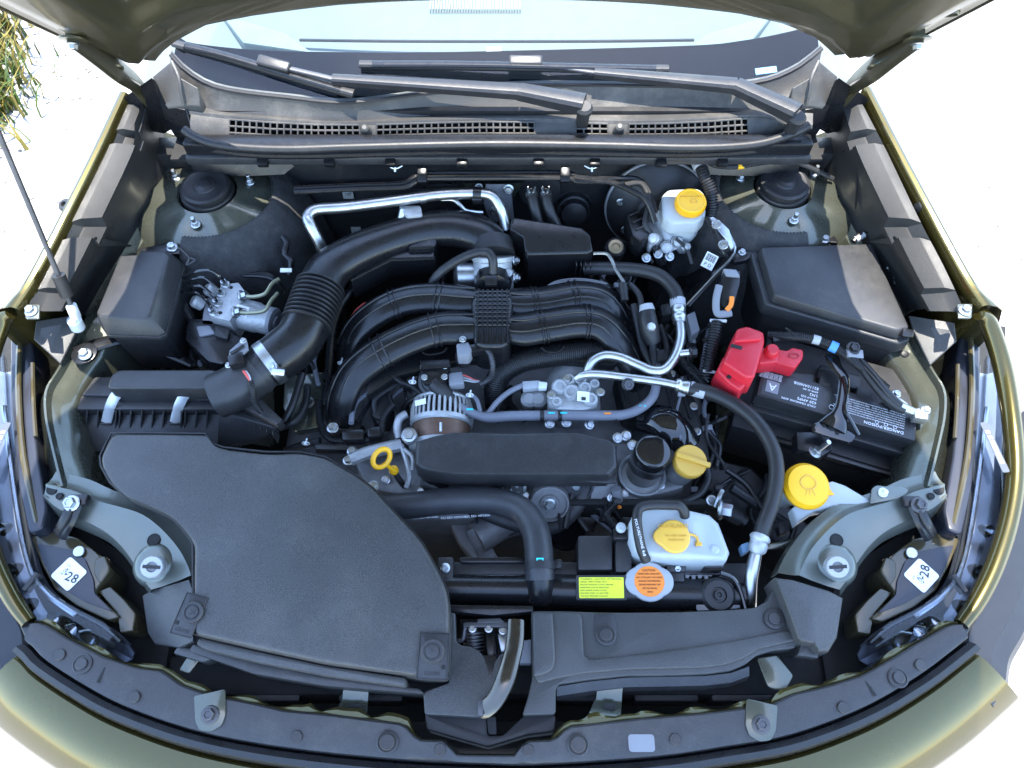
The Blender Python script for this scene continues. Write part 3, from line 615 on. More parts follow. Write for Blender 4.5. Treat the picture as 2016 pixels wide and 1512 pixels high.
# striker at the nose
M = fr(H(0, NL-.07, -.02), -HN)
obj('striker', tube([M @ Vector(v) for v in ((-.02, 0, 0), (-.02, 0, .03), (-.014, 0, .045), (.014, 0, .045), (.02, 0, .03), (.02, 0, 0))], .005, 8, 3), K['zinc'], hd)
obj('striker_plate', box(M @ Matrix.Translation((0, 0, -.004)), .09, .05, .006, .002), K['paint'], hd)
# hood prop
pr = thing('hood_prop_rod', 'thin hood prop rod standing in a white clip on the inner wing', 'rod', P(146, 630, .9))
top_p = H(*onhood(-90, 31), -.02)
base = P(146, 616, .95)
ra = obj('rod', tube([base, base.lerp(top_p, .5), top_p], .0042, 10, 0), K['steel'], pr)
g0, g1 = base.lerp(top_p, .06), base.lerp(top_p, .13)
dr_ = (top_p-base).normalized(); s0 = PY(128, 572, base.y+.02); 
obj('foam_grip', tube([base+dr_*.035, base+dr_*.075], .0105, 12, 0), K['rubber'], pr)
ck = obj('clip', box(fr(base-dr_*.012, dr_), .013, .016, .03, .003), K['white'], pr)
obj('clip_foot', lathe(fr(P(147, 632, .925), (.2, 0, 1)), [(.012, -.02), (.012, .003), (.009, .006)], 16), K['white'], pr)
# ------------------------------------------------------------------ shared builders
def domed(poly, z, h, c, fn=None, edge=.006, r=0, n=4, draft=0, rings=(.96, .92, .87, .82, .76, .7, .63, .56, .48, .4, .31, .22, .12)):
    """cover with a rounded rim and a shaped top; star-shaped about c (px)"""
    pts = [Vector((q[0], q[1], 0)) for q in poly]
    if r: pts = fil(pts, r, n)
    c = Vector((c[0], c[1], 0)); f = fn or (lambda x, y: 0)
    rows = []
    def ring(s, dz, dr=0):
        out = []
        for p in pts:
            v = c+(p-c)*s; d = (p-c); L = max(d.length, 1); v = v-d/L*dr
            w_ = P(v.x, v.y, z); w_.z += f(v.x, v.y)+dz; out.append(w_)
        return out
    k = edge/.00082
    bot = ring(1+draft, 0); bot = [Vector((v.x, v.y, v.z-h)) for v in bot]
    rows = [bot, ring(1, -edge), ring(1, -edge*.35, k*.25), ring(1, -edge*.05, k*.65), ring(1, 0, k*1.1)]+[ring(s, 0, k*1.1*s) for s in rings]
    bm = grid(rows, 0, True)
    bm.verts.ensure_lookup_table(); m = len(pts); cv = P(c.x, c.y, z); cv.z += f(c.x, c.y); cc = bm.verts.new(cv)
    last = bm.verts[(len(rows)-1)*m:len(rows)*m]
    for i in range(m): bm.faces.new((last[i], last[(i+1) % m], cc))
    return bm
def push_clip(parent, p, r=.011, n=(0, 0, 1), name='push_clip'):
    o = obj(name, lathe(fr(p, n), [(r*1.25, 0), (r*1.22, .0015), (r*1.0, .0022), (r*.98, .001), (r*.72, .001), (r*.7, .0035), (r*.62, .0042)], 24), K['plastic'], parent)
    return o
def disc(parent, p, r, n=(0, 0, 1), m='plastic', name='plug', h=.003):
    return obj(name, lathe(fr(p, n), [(r, 0), (r, h*.6), (r*.9, h)], 20), K[m], parent)
def twist(parent, p, r=.017, n=(0, -.15, 1)):
    M = fr(p, n)
    o = obj('twist_fastener', lathe(M, [(r, 0), (r, .003), (r*.92, .0045), (r*.75, .0045), (r*.72, .003), (r*.6, .003), (r*.55, .005), (r*.3, .0055)], 28), K['plastic'], parent)
    for a in (45, 135): obj('cross_slot', box(M @ Matrix.Rotation(R(a), 4, 'Z') @ Matrix.Translation((0, 0, .0052)), r*.75, .002, .0012, 0), K['plastic'], o)
    return o

# ------------------------------------------------------------------ bumper and front trim
U = [(62, 1226), (81, 1224), (133, 1256), (203, 1292), (270, 1314), (319, 1320), (358, 1348), (411, 1367), (500, 1384), (560, 1398), (650, 1406), (792, 1424), (801, 1431), (818, 1452), (830, 1456), (872, 1457), (884, 1468), (900, 1485), (1014, 1486), (1022, 1472), (1033, 1458), (1090, 1456), (1104, 1445), (1117, 1430), (1258, 1414), (1380, 1404), (1467, 1393), (1525, 1384), (1560, 1366), (1633, 1349), (1697, 1329), (1760, 1294), (1808, 1264), (1872, 1228), (1892, 1228)]
Lw = [(46, 1262), (64, 1277), (86, 1300), (167, 1352), (250, 1394), (389, 1441), (560, 1473), (778, 1496), (960, 1505), (1060, 1506), (1278, 1492), (1430, 1471), (1560, 1447), (1700, 1395), (1810, 1332), (1880, 1280), (1908, 1258)]
def resx(L, n): return res([Vector((x, y, 0)) for x, y in L], n)
NB = 130
uu, ll = resx(U, NB), [Vector(v) for v in res(cr([Vector((x, y, 0)) for x, y in Lw], 5), NB)]
zc = lambda x: .862+.03*((x-975)/920)**4
pu = [P(a.x, a.y, zc(a.x)+.006) for a in uu]; pl = [P(a.x, a.y, zc(a.x)) for a in ll]
bp_ = thing('bumper_cover', 'glossy olive bumper edge at the front of the car', 'bumper', (-.03, .05, .4))
def outv(p): d = Vector((p.x+.03, (p.y-.62)*1.25, 0)); return d.normalized()
rows = [[p+Vector((0, 0, -.02)) for p in pl], [p+outv(p)*.004-Vector((0, 0, .006)) for p in pl], [p+outv(p)*.012-Vector((0, 0, .002)) for p in pl], [p+outv(p)*.02-Vector((0, 0, .006)) for p in pl], [p+outv(p)*.024-Vector((0, 0, .02)) for p in pl], [p+outv(p)*.024-Vector((0, 0, .026)) for p in pl]]
obj('bumper_lip', grid(rows, .002), K['satin'], bp_)
rows = [[p+outv(p)*.018-Vector((0, 0, .04)) for p in pl], [p+outv(p)*.026-Vector((0, 0, .031)) for p in pl], [p+outv(p)*.031-Vector((0, 0, .029)) for p in pl], [p+outv(p)*.045-Vector((0, 0, .033)) for p in pl], [p+outv(p)*.075-Vector((0, 0, .05)) for p in pl], [p+outv(p)*.115-Vector((0, 0, .078)) for p in pl], [p+outv(p)*.126-Vector((0, 0, .1)) for p in pl], [p+outv(p)*.128-Vector((0, 0, .2)) for p in pl], [p+outv(p)*.1-Vector((0, 0, .55)) for p in pl]]
obj('bumper_skin', grid(rows, .002), K['paint'], bp_)
ft = thing('grille_top_trim', 'curved black trim strip with clips above the bumper', 'trim', (-.03, .1, .84))
rows = [[p+Vector((0, 0, -.05))-outv(p)*.004 for p in pu], [p+Vector((0, 0, -.003)) for p in pu], [p+outv(p)*.003 for p in pu]]+[[a.lerp(b, t)+Vector((0, 0, .0015*math.sin(t*3.14))) for a, b in zip(pu, pl)] for t in (.15, .5, .85)]+[[p-outv(p)*.002-Vector((0, 0, .001)) for p in pl], [p-Vector((0, 0, .01)) for p in pl], [p-Vector((0, 0, .03)) for p in pl]]
tr = obj('trim_strip', grid(rows), K['plastic'], ft)
# painted grille lip showing above the strip
rows = []
for i, (p, v) in enumerate(zip(pu, uu)):
    wv = .006+.004*math.sin(i*.9)+(.006 if (290 < v.x < 360 or 600 < v.x < 800 or 1090 < v.x < 1250 or 1500 < v.x < 1650) else 0)*(.6+.4*math.sin(i*1.7))
    if 830 < v.x < 1090: wv = .0015
    o = outv(p); rows.append([p-o*wv-Vector((0, 0, .03)), p-o*wv-Vector((0, 0, .004)), p-o*wv*.6-Vector((0, 0, .0015)), p-Vector((0, 0, .0045)), p+o*.004-Vector((0, 0, .006))])
obj('painted_lip', grid(rows), K['paint'], ft)
def onband(x, y):                       # height of the strip under a pixel
    return P(x, y, zc(x)+.0045)
for x, y in ((118, 1289), (265, 1372), (584, 1450), (866, 1476), (1040, 1477), (1329, 1456), (1660, 1393), (1812, 1309)):
    disc(tr, onband(x, y), .008, name='plug')
for x, y in ((162, 1307), (1768, 1334)): push_clip(tr, onband(x, y), .0115)
for x, y in ((763, 1461), (1138, 1466)):
    obj('ring_clip', lathe(fr(onband(x, y), (0, 0, 1)), [(.0155, 0), (.0155, .003), (.013, .004), (.0125, .0015), (.0105, .0015), (.0105, .004), (.0095, .005)], 28), K['plastic'], tr)
for x, y, a in ((415, 1405, 12), (1497, 1424, -12)):
    p = onband(x, y); M = fr(p, (0, -.05, 1)) @ Matrix.Rotation(R(a), 4, 'Z')
    b_ = obj('bolt_bracket', plate(M, [(-.022, .028), (.022, .028), (.021, -.006), (.015, -.019), (0, -.024), (-.015, -.019), (-.021, -.006)], .0025, .001, .004), K['bay'], tr)
    place('bolt', BOLTD, b_, Matrix.Translation(M @ Vector((0, -.002, .0025))) @ M.to_3x3().to_4x4() @ Matrix.Scale(.0088, 4))
obj('pale_pad', plate(fr(onband(1263, 1463), (0, 0, 1)), [(-.018, -.011), (.018, -.011), (.018, .011), (-.018, .011)], .001, 0, .005), K['grey'], tr)
for a, b in (((207, 1314), (192, 1344)), ((1697, 1332), (1724, 1370))):
    obj('slot', tube([onband(*a), onband(*b)], .0022, 6, 0, sq=(1, .5)), K['void'], tr)

# ------------------------------------------------------------------ headlights
mh = mat('smoked_lamp_housing', (.05, .042, .022), .16, var=.4, vs=14, coat=.3, rv=.02)
ml = mat('headlamp_bezel', (.02, .022, .03), .25, var=.3, vs=20, rv=.02)
K['lampface'] = mat('dark_glossy_lamp_face', (.02, .022, .026), .3, spec=.35, rv=.02)
mlb = mat('silvered_lamp_bezel', (.2, .22, .26), .3, .85, var=.3, vs=20, rv=.02)
for sd in (-1, 1):
    mx = (lambda x: x) if sd < 0 else (lambda x: 2*CX-x); q = lambda x, y, z: P(mx(x), y+(3 if sd > 0 else 0), z)
    qp = lambda L, z: [q(x, y, z) for x, y in L]
    t = thing('headlight', ('headlight beside the air intake duct, back of its housing with a 28 sticker' if sd < 0 else 'headlight beside the washer filler, back of its housing with a 28 sticker'), 'headlight', q(120, 1140, .6), 'headlights')
    def slab(L, z, h, bw, r, name, m_, par=t):
        a = qp(L, z); a = fil(a, r) if r else a
        return obj(name, solid(a, [v-Vector((0, 0, h)) for v in a], bw, 3), m_, par)
    hs = slab([(60, 1058), (102, 1046), (152, 1058), (186, 1084), (214, 1112), (212, 1128), (188, 1162), (190, 1172), (236, 1214), (214, 1222), (150, 1192), (108, 1160), (84, 1116)], .848, .07, .004, .006, 'housing', mh)
    pl_ = slab([(72, 1070), (148, 1084), (168, 1102), (184, 1142), (186, 1168), (222, 1204), (170, 1186), (112, 1152), (88, 1112)], .8515, .004, .0015, .004, 'cover_plate', ml, hs)
    slab([(193, 1164), (216, 1154), (246, 1182), (268, 1208), (262, 1242), (236, 1246), (230, 1208)], .842, .05, .004, .004, 'level_motor', mh, hs)
    slab([(186, 1100), (206, 1092), (218, 1120), (196, 1150), (184, 1130)], .853, .02, .006, .006, 'boss', mh, hs)
    disc(hs, q(156, 1086, .852), .009, m='zinc', name='cap_screw')
    # sticker with its 28
    c = q(136, 1130, .8522); M = fr(c, (0, 0, 1)) @ Matrix.Rotation(R(-36 if sd < 0 else 40), 4, 'Z')
    st = obj('sticker', plate(M, [(-.021, -.019), (.021, -.019), (.021, .019), (-.021, .019)], .0008, 0, .005), K['paper'], hs)
    Mt = M @ Matrix.Translation((0, 0, .0016)) @ Matrix.Rotation(R(16 if sd < 0 else 28), 4, 'Z')
    text('28', Mt @ Matrix.Translation((.0085, -.004, 0)), .02, K['ink'], st)
    random.seed(4); g = bmesh.new()
    for k in range(22): g = join(g, box(Mt @ Matrix.Translation((random.gauss(-.007, .003), random.gauss(.003, .006), -.0005)), random.uniform(.0008, .003), .0009, .0003, 0))
    o = obj('speckled_print', g, K['ink'], st); o['kind'] = 'stuff'
    # bracket arm clipped to the side bracket
    a_ = obj('mounting_arm', tube([q(147, 992, .89), q(134, 1022, .885), q(118, 1052, .865)], [.013, .014, .014], 8, 3, sq=(1, .5)), K['satin'], t)
    obj('arm_rib', tube([q(143, 996, .897), q(130, 1026, .892), q(117, 1050, .873)], .003, 6, 3), K['dull'], a_)
    obj('arm_clip', box(fr(q(160, 988, .884), (0, 0, 1)), .03, .018, .012, .003), K['satin'], a_)
    if sd < 0: bolt(a_, q(142, 991, .897), .0105, (-.1, -.2, 1))
    else: bolt(a_, q(142, 991, .897), .0105, (.1, -.2, 1), True)
    # clear lens: a curved shell from the rear tip round the outside to the grille corner
    inner_e = [(6, 700), (12, 780), (18, 860), (30, 960), (48, 1070), (66, 1130), (100, 1172), (150, 1203), (205, 1232), (240, 1262)]
    outer_e = [(-50, 700), (-48, 800), (-45, 900), (-40, 1000), (-14, 1100), (10, 1170), (44, 1226), (96, 1246), (160, 1276), (215, 1296)]
    a = [q(*v) for v in [(*v.xy, 0) for v in []]] if 0 else None
    I1 = [q(v.x, v.y, .872) for v in cr([Vector((x, y, 0)) for x, y in inner_e], 4)]; O1 = [q(v.x, v.y, .856) for v in cr([Vector((x, y, 0)) for x, y in outer_e], 4)]
    rows = [[p-Vector((0, 0, .012)) for p in I1], I1, [a.lerp(b, .3)+Vector((0, 0, .009)) for a, b in zip(I1, O1)], [a.lerp(b, .65)+Vector((0, 0, .008)) for a, b in zip(I1, O1)], O1, [p-Vector((0, 0, .02)) for p in O1]]
    ln_ = obj('lens', grid(rows, .0025), K['lens'], t)
    rows = [[a.lerp(b, s_)-Vector((0, 0, d)) for a, b in zip(I1, O1)] for s_, d in ((-.05, .03), (0, .024), (.12, .034), (.3, .055), (.6, .06), (.9, .05), (1.02, .04))]
    obj('bezel', grid(rows, .002), mlb, t)
    obj('lens_rim', tube([p+Vector((0, 0, .001)) for p in I1], .004, 8, 0), K['lens'], ln_)
    for k, (x, y, r) in enumerate(((182, 1246, .02), (60, 1190, .012), (112, 1216, .013), (146, 1232, .012), (30, 1120, .012), (10, 1040, .011))):
        obj('reflector', lathe(fr(q(x, y, .838), (sd*.3, -.6, .6)), [(r*.3, -.012), (r*.7, -.006), (r, .004), (r*1.05, .006), (r*.98, .005), (r*.6, -.003), (r*.25, -.006)], 20), K['fascia'], t)
    obj('light_guide', tube([q(8, 800, .868), q(24, 940, .866), q(50, 1090, .862), q(84, 1160, .858), (q(150, 1212, .852))], .0045, 8, 5), K['fascia'], t)
    obj('housing_tab', box(fr(q(70, 1150, .862), (0, 0, 1)) @ Matrix.Rotation(R(25*sd), 4, 'Z'), .008, .03, .016, .002), K['dull'], t)
    # rear part of the lamp running up beside the front rail
    slab([(20, 640), (56, 628), (66, 700), (62, 780), (74, 900), (92, 1000), (84, 1040), (56, 1050), (36, 960), (20, 800)], .876, .06, .004, .008, 'lamp_shell', ml)
    obj('shell_rib', tube([q(64, 715, .88), q(66, 800, .88), q(70, 860, .88)], .0035, 6, 4), mh, t)
    obj('shell_rib', tube([q(40, 650, .884), q(36, 760, .882), q(46, 900, .88), q(74, 1030, .872)], .005, 8, 4), mh, t)
    obj('seal', tube([q(22, 616, .985), q(4, 634, .97), q(-24, 720, .935), q(-42, 830, .905), q(-48, 930, .89), q(-36, 1020, .884), q(-8, 1110, .88), q(26, 1180, .874), q(58, 1226, .868)], [.01, .014, .015, .015, .015, .0145, .014, .013, .011], 14, 5), K['paint'], t)
    # dark slab added to hide bright gaps under the lamp; wrap-round outer lens
    slab([(-30, 640), (60, 628), (100, 760), (100, 900), (130, 1020), (290, 1120), (340, 1230), (320, 1352), (130, 1330), (30, 1215), (-30, 1000)], .77, .03, 0, 0, 'gap_slab', K['void'])
    sl_ = [q(v.x, v.y, v.z) for v in cr([Vector(v) for v in ((-70, 800, .9), (-52, 930, .884), (-40, 1020, .88), (-12, 1110, .876), (22, 1180, .87), (50, 1226, .864), (58, 1270, .858), (80, 1310, .852))], 4)]
    rows = [[p+outv(p)*a_-Vector((0, 0, b_)) for p in sl_] for a_, b_ in ((.0, .012), (.012, .006), (.03, .010), (.05, .014), (.052, .018), (.08, .028), (.09, .04), (.094, .1), (.085, .3))]
    obj('outer_lens', grid(rows), K['lampface'], t, 20)
    # black corner piece that joins lens, bumper and trim
    obj('corner_filler', solid([q(*v) for v in ((36, 1228, .87), (64, 1224, .872), (92, 1262, .868), (118, 1300, .864), (60, 1282, .86))], [q(*v)-Vector((0, 0, .04)) for v in ((36, 1228, .87), (64, 1224, .872), (92, 1262, .868), (118, 1300, .864), (60, 1282, .86))], .003), K['satin'], t)
    # plastic cover flap between fender liner end and lamp
    obj('rail_cover', solid([q(*v) for v in ((70, 632, .93), (160, 618, .91), (150, 650, .905), (118, 716, .895), (66, 668, .91))], [q(*v)-Vector((0, 0, .006)) for v in ((70, 632, .93), (160, 618, .91), (150, 650, .905), (118, 716, .895), (66, 668, .91))], .002), K['grain'], t)

# ------------------------------------------------------------------ radiator and its surroundings
rd = thing('radiator', 'black radiator top tank with white fins behind the latch panel', 'radiator', P(1170, 1165, .6))
tank = [P(868, 1158, .82), P(1000, 1160, .82), P(1100, 1163, .82), P(1250, 1168, .82), P(1380, 1172, .82), P(1462, 1176, .82)]
tk = obj('top_tank', tube(tank, [.021, .021, .025, .025, .024, .022], 18, 5), K['satin'], rd)
core = P(1170, 1150, .79)
obj('core', box(fr((core.x, core.y+.012, .38), (0, 0, 1)), .5, .04, .42, .002), K['dull'], rd)
for x0, x1, y in ((884, 1032, 1137), (1352, 1402, 1136), (1168, 1378, 1193)):
    n_ = int((x1-x0)/10.4); g = bmesh.new()
    for k in range(n_): g = join(g, box(fr(P(x0+(x1-x0)*k/n_, y+(k % 2)*1.5, .812), (0, 0, 1)), .0062, .006, .004, .0008))
    g = join(g, box(fr(P((x0+x1)/2, y-3, .811), (0, 0, 1)), (x1-x0)*.00078, .003, .002, 0)) if y < 1180 else g
    o = obj('core_fins', g, K['pgrey'], rd); o['kind'] = 'stuff'
def bx(x0, y0, x1, y1, z, h, m_, par, name, bw=.003): return obj(name, prism([(x0, y0), (x1, y0), (x1, y1), (x0, y1)], z, h, bw), K[m_], par)
fs = thing('fan_shroud', 'black ribbed fan shroud along the back of the radiator', 'fan shroud', P(1160, 1110, .5))
bx(884, 1106, 1420, 1132, .815, .05, 'plastic', fs, 'top_rail')
bx(905, 1096, 1050, 1108, .822, .02, 'satin', fs, 'upper_rib')
obj('back_plate', box(fr(P(1150, 1100, .45), (0, 0, 1)), .46, .012, .33, .003), K['void'], fs)
bx(1138, 1054, 1206, 1122, .845, .1, 'plastic', fs, 'relay_block'); bx(1160, 1104, 1206, 1122, .838, .03, 'satin', fs, 'block_step')
bx(1212, 1046, 1244, 1126, .85, .06, 'plastic', fs, 'reservoir_bracket'); bx(1207, 1040, 1246, 1062, .862, .025, 'satin', fs, 'bracket_clip')
for x, y in ((1330, 1112), (1405, 1104)): bx(x-18, y-18, x+22, y+14, .845, .05, 'plastic', fs, 'bracket_clip', .004)
for x, y in ((877, 1118), (1333, 1118)):
    p_ = bx(x-15, y-22, x+15, y+50, .838, .05, 'plastic', fs, 'mounting_post'); bolt(p_, P(x, y, .84), .0062, (0, -.5, 1))
# caution label on the tank
M = fr(P(1184, 1157, .85), (0, -.3, 1), (0, 1, .3))
yl = thing('caution_label', 'yellow caution label on the radiator top tank', 'label', M.translation)
obj('label_pad', plate(M @ Matrix.Translation((0, 0, -.003)), [(-.039, -.019), (.039, -.019), (.039, .019), (-.039, .019)], .003, .0008, .003), K['dull'], yl)
lb = obj('label_face', plate(M @ Matrix.Translation((0, 0, .0002)), [(-.0345, -.0155), (.0345, -.0155), (.0345, .0155), (-.0345, .0155)], .0004, 0, .0015), K['ylabel'], yl)
for k, (s_, sz) in enumerate((('WARNING  CAUTION  ATTENTION', .0038), ('NEVER OPEN WHEN HOT', .0034), ('RELEASE PRESSURE SLOWLY BEFORE', .003), ('REMOVING CAP OF RADIATOR', .003), ('KEEP HANDS CLEAR OF FAN', .003), ('FAN MAY START AT ANY TIME', .003), ('USE ONLY SPECIFIED COOLANT', .0028))):
    text(s_, M @ Matrix.Translation((-.0325, .0128-.0042*k, .0007)), sz, K['ink'], lb, align='LEFT')
# radiator cap
rc = thing('radiator_filler_cap', 'silver radiator cap with round orange warning label', 'cap', P(1277, 1140, .84))
M = fr(P(1277, 1146, .846), (0, -.12, 1))
obj('neck', lathe(M @ Matrix.Translation((0, 0, -.02)), [(.024, 0), (.024, .012), (.03, .014), (.03, .018)], 28), K['satin'], rc)
pts = []
for k in range(48):
    a = 2*math.pi*k/48; r = .0305+.0075*max(0, abs(math.cos(a))-.72)/.28; pts.append((r*math.cos(a), r*math.sin(a)))
cp = obj('cap_body', plate(M, pts, .0075, .0025, seg=3), K['pgrey'], rc)
obj('cap_label', lathe(M @ Matrix.Translation((0, 0, .0072)), [(.0235, 0), (.0232, .0006)], 40), K['orange'], cp)
for k, (s_, sz) in enumerate((('CAUTION', .0055), ('NEVER OPEN WHEN HOT', .0036), ('HOT COOLANT MAY BURN', .0036), ('RELEASE THE PRESSURE', .0036), ('BEFORE REMOVING CAP', .0036), ('SEE THE MANUAL', .0034), ('108 kPa', .0034))):
    text(s_, M @ Matrix.Translation((0, .0165-.0054*k, .0081)), sz, K['rink'], cp, sx=.86 if k in (2, 3) else .8)
# rubber mount at the corner
rm = thing('radiator_mount', 'round black rubber radiator mount in a glossy bracket', 'mount', P(1410, 1175, .8))
M = fr(P(1413, 1172, .838), (0, -.2, 1))
pts = [(-.036, -.02), (-.03, .012), (-.012, .026), (.012, .028), (.034, .012), (.044, -.018), (.046, -.03), (-.03, -.034)]
obj('bracket', plate(M @ Matrix.Translation((0, 0, -.006)), pts, .006, .0025, .008), K['gloss'], rm)
obj('bushing', lathe(M, [(.026, -.004), (.0265, .004), (.022, .009), (.012, .0095), (.011, .006), (.008, .006), (.0075, .011), (.004, .0115), (.003, .008)], 32), K['rubber'], rm)
obj('bracket_rim', tube([M @ Vector(v) for v in ((.006, .033, .004), (.024, .026, .004), (.034, .008, .004), (.04, -.022, .004))], .0035, 8, 4), K['gloss'], rm)
bolt(rm, P(1458, 1184, .83), .0065)
# upper hose
rh = thing('radiator_hose', 'thick black braided upper radiator hose bending down to the tank', 'hose', P(1060, 1130, .8))
hp_ = [P(700, 1000, .80), P(800, 996, .805), P(890, 986, .812), P(970, 986, .82), P(1025, 1004, .832), P(1052, 1040, .845), P(1060, 1080, .852), P(1062, 1120, .852), P(1063, 1142, .848)]
obj('hose', tube(hp_, .0225, 22, 8), K['hose'], rh)
e = hp_[-1]
obj('outlet_neck', tube([P(1063, 1128, .852), P(1064, 1158, .838), P(1064, 1172, .825)], [.0205, .0205, .022], 18, 3), K['satin'], rh)
cl = obj('spring_clamp', tube([P(1062.5, 1108, .852), P(1063, 1124, .851)], .0245, 24, 0), K['dull'], rh)
obj('clamp_ear', box(fr(P(1092, 1112, .852), (1, 0, .3)), .012, .014, .012, .002), K['dull'], cl)
obj('paint_mark', box(fr(P(1063, 1101, .8752), (0, -.1, 1)), .011, .004, .0008, 0), K['cyan'], rh)
for x in (838, 893, 940): text('B22 EEX 4SP205A', fr(PY(x, 1017 if x < 900 else 1014, hp_[3].y-.0195), (0, -.85, .75), (0, .75, .85)) @ Matrix.Rotation(R(4), 4, 'Z') @ Matrix.Translation((0, 0, .003)), .0055, K['wink'], rh)
# ------------------------------------------------------------------ air intake duct over the left headlight side
dz0 = .912
duct = [(219, 853), (300, 853), (405, 854), (411, 864), (420, 874), (440, 881), (526, 890), (590, 890), (641, 900), (671, 918), (704, 938), (735, 962), (769, 1000), (810, 1043), (832, 1070), (850, 1102), (866, 1130), (880, 1165), (885, 1200), (884, 1252), (882, 1332), (820, 1330), (640, 1305), (500, 1275), (400, 1252), (383, 1248), (381, 1180), (380, 1120), (380, 1069), (357, 1038), (331, 1012), (287, 992), (243, 975), (216, 948), (199, 917), (197, 898)]
vc = cr([Vector(v) for v in ((505, 870, 0), (480, 930, 0), (440, 990, 0), (385, 1040, 0), (340, 1060, 0))], 8)
def dfn(x, y):
    v = Vector((x, y, 0)); d = min((v-c).length for c in vc); side = 1 if (x-480)*.9+(y-930)*.75 < 0 else 0
    return .006*math.exp(-((x-600)/260)**2-((y-1090)/170)**2)-.006*math.exp(-(d/85)**2)-0*side
dk = thing('air_intake_duct', 'large smooth black plastic air intake duct beside the latch', 'air duct', P(560, 1100, .8))
D_ = obj('duct_shell', domed(duct, dz0, .065, (560, 1085), dfn, .007, 14, 3), K['grain'], dk, 40)
obj('shell_seam', tube([P(x, y, dz0-.012) for x, y in duct], .0022, 6, 0, True), K['dull'], D_)
fl = [(391, 1254), (500, 1280), (640, 1310), (800, 1334), (800, 1352), (640, 1330), (500, 1302), (400, 1278), (385, 1268)]
obj('front_step', prism(fl, .895, .05, .005, .006), K['grain'], dk)
fl = [(380, 1268), (500, 1304), (640, 1333), (826, 1356), (836, 1366), (640, 1350), (500, 1326), (372, 1282)]
obj('front_flange', prism(fl, .88, .045, .004, .004), K['plastic'], dk)
for (x, y, w_, h_, fx, fy, a) in ((375, 1212, .032, .058, 381, 1205, -14), (854, 1292, .042, .062, 852, 1282, -2)):
    M = fr(P(x, y, dz0-.004), (0, -.06, 1)) @ Matrix.Rotation(R(a), 4, 'Z')
    pd = obj('fastener_pad', plate(M, [(-w_/2, -h_/2), (w_/2, -h_/2), (w_/2, h_/2), (-w_/2, h_/2)], .0065, .0012, .004), K['plastic'], dk)
    obj('pad_frame', tube([M @ Vector((u*w_/2, v*h_/2, .0065)) for u, v in ((-1, -1), (1, -1), (1, 1), (-1, 1))], .0012, 6, 0, True), K['plastic'], pd)
    twist(pd, P(fx, fy, dz0+.004), .0165 if x > 500 else .015)
    disc(pd, M @ Vector((w_*.36*(1 if x > 500 else -1), -h_*.24, .0065)), .003, h=.001, m='void', name='pin_hole')
    text('CLOSE' if x < 500 else 'CLOSE', M @ Matrix.Translation((0, -h_*.38, .007)), .007, K['dull'], pd)
# left wing of the shroud beside the duct
wing = thing('duct_side_cover', 'black plastic side cover between duct and headlight', 'cover', P(330, 1220, .75))
obj('cover_plate', solid([P(*v) for v in ((279, 1172, .85), (300, 1160, .858), (372, 1140, .885), (382, 1170, .888), (380, 1262, .88), (352, 1275, .87), (304, 1268, .845), (290, 1246, .84))], [P(*v)-Vector((0, 0, .012)) for v in ((279, 1172, .85), (300, 1160, .858), (372, 1140, .885), (382, 1170, .888), (380, 1262, .88), (352, 1275, .87), (304, 1268, .845), (290, 1246, .84))], .003), K['grain'], wing)
obj('cover_foot', prism([(350, 1272), (405, 1280), (418, 1296), (400, 1304), (340, 1286)], .865, .03, .003, .004), K['grain'], wing)
# ------------------------------------------------------------------ right hand radiator shroud cover
cv = thing('radiator_cover', 'black grained radiator cover panel in front of the radiator cap', 'cover', P(1300, 1260, .78))
main = [(1046, 1203), (1110, 1203), (1165, 1205), (1215, 1206), (1340, 1205), (1450, 1200), (1488, 1196), (1512, 1182), (1524, 1158), (1532, 1150), (1572, 1250), (1566, 1276), (1520, 1281), (1490, 1290), (1468, 1308), (1440, 1320), (1389, 1327), (1300, 1330), (1236, 1330), (1160, 1338), (1100, 1347), (1094, 1356), (1094, 1406), (1028, 1408), (1040, 1370), (1048, 1335)]
obj('cover_shell', prism(main, .868, .03, .005, .005, seg=3), K['grain'], cv, 40)
step = [(1047, 1204), (1108, 1204), (1140, 1206), (1146, 1216), (1150, 1290), (1160, 1298), (1250, 1289), (1350, 1276), (1450, 1260), (1548, 1240), (1562, 1244), (1566, 1262), (1530, 1270), (1494, 1278), (1466, 1296), (1430, 1309), (1380, 1315), (1240, 1318), (1150, 1326), (1096, 1336), (1060, 1345), (1050, 1330)]
obj('raised_step', prism(step, .8745, .012, .0035, .004, seg=3), K['grain'], cv, 40)
obj('raised_rib', prism([(1048, 1204), (1088, 1204), (1092, 1260), (1094, 1300), (1088, 1320), (1066, 1330), (1049, 1332)], .8815, .012, .005, .006, seg=3), K['grain'], cv, 40)
bt = obj('clip_well', prism([(1170, 1206), (1210, 1206), (1214, 1240), (1212, 1256), (1200, 1268), (1184, 1268), (1172, 1256), (1169, 1240)], .8695, .006, .0015, .006), K['plastic'], cv)
push_clip(bt, P(1193, 1250, .8705), .0125); push_clip(cv, P(1524, 1218, .8705), .0125)
tall = [(1526, 1136), (1560, 1140), (1636, 1159), (1668, 1172), (1655, 1252), (1636, 1281), (1614, 1282), (1604, 1266), (1580, 1262), (1572, 1256), (1548, 1190)]
obj('end_tower', domed(tall, .895, .06, (1600, 1210), lambda x, y: -.012*max(0, (x-1600)/60), .005), K['grain'], cv, 40)
obj('tower_tab', prism([(1580, 1262), (1606, 1262), (1612, 1296), (1570, 1290)], .87, .02, .003, .003), K['grain'], cv)
sk = [P(x, y, .858) for x, y in ((1096, 1352), (1160, 1342), (1236, 1334), (1300, 1333), (1389, 1331), (1440, 1325), (1475, 1312))]
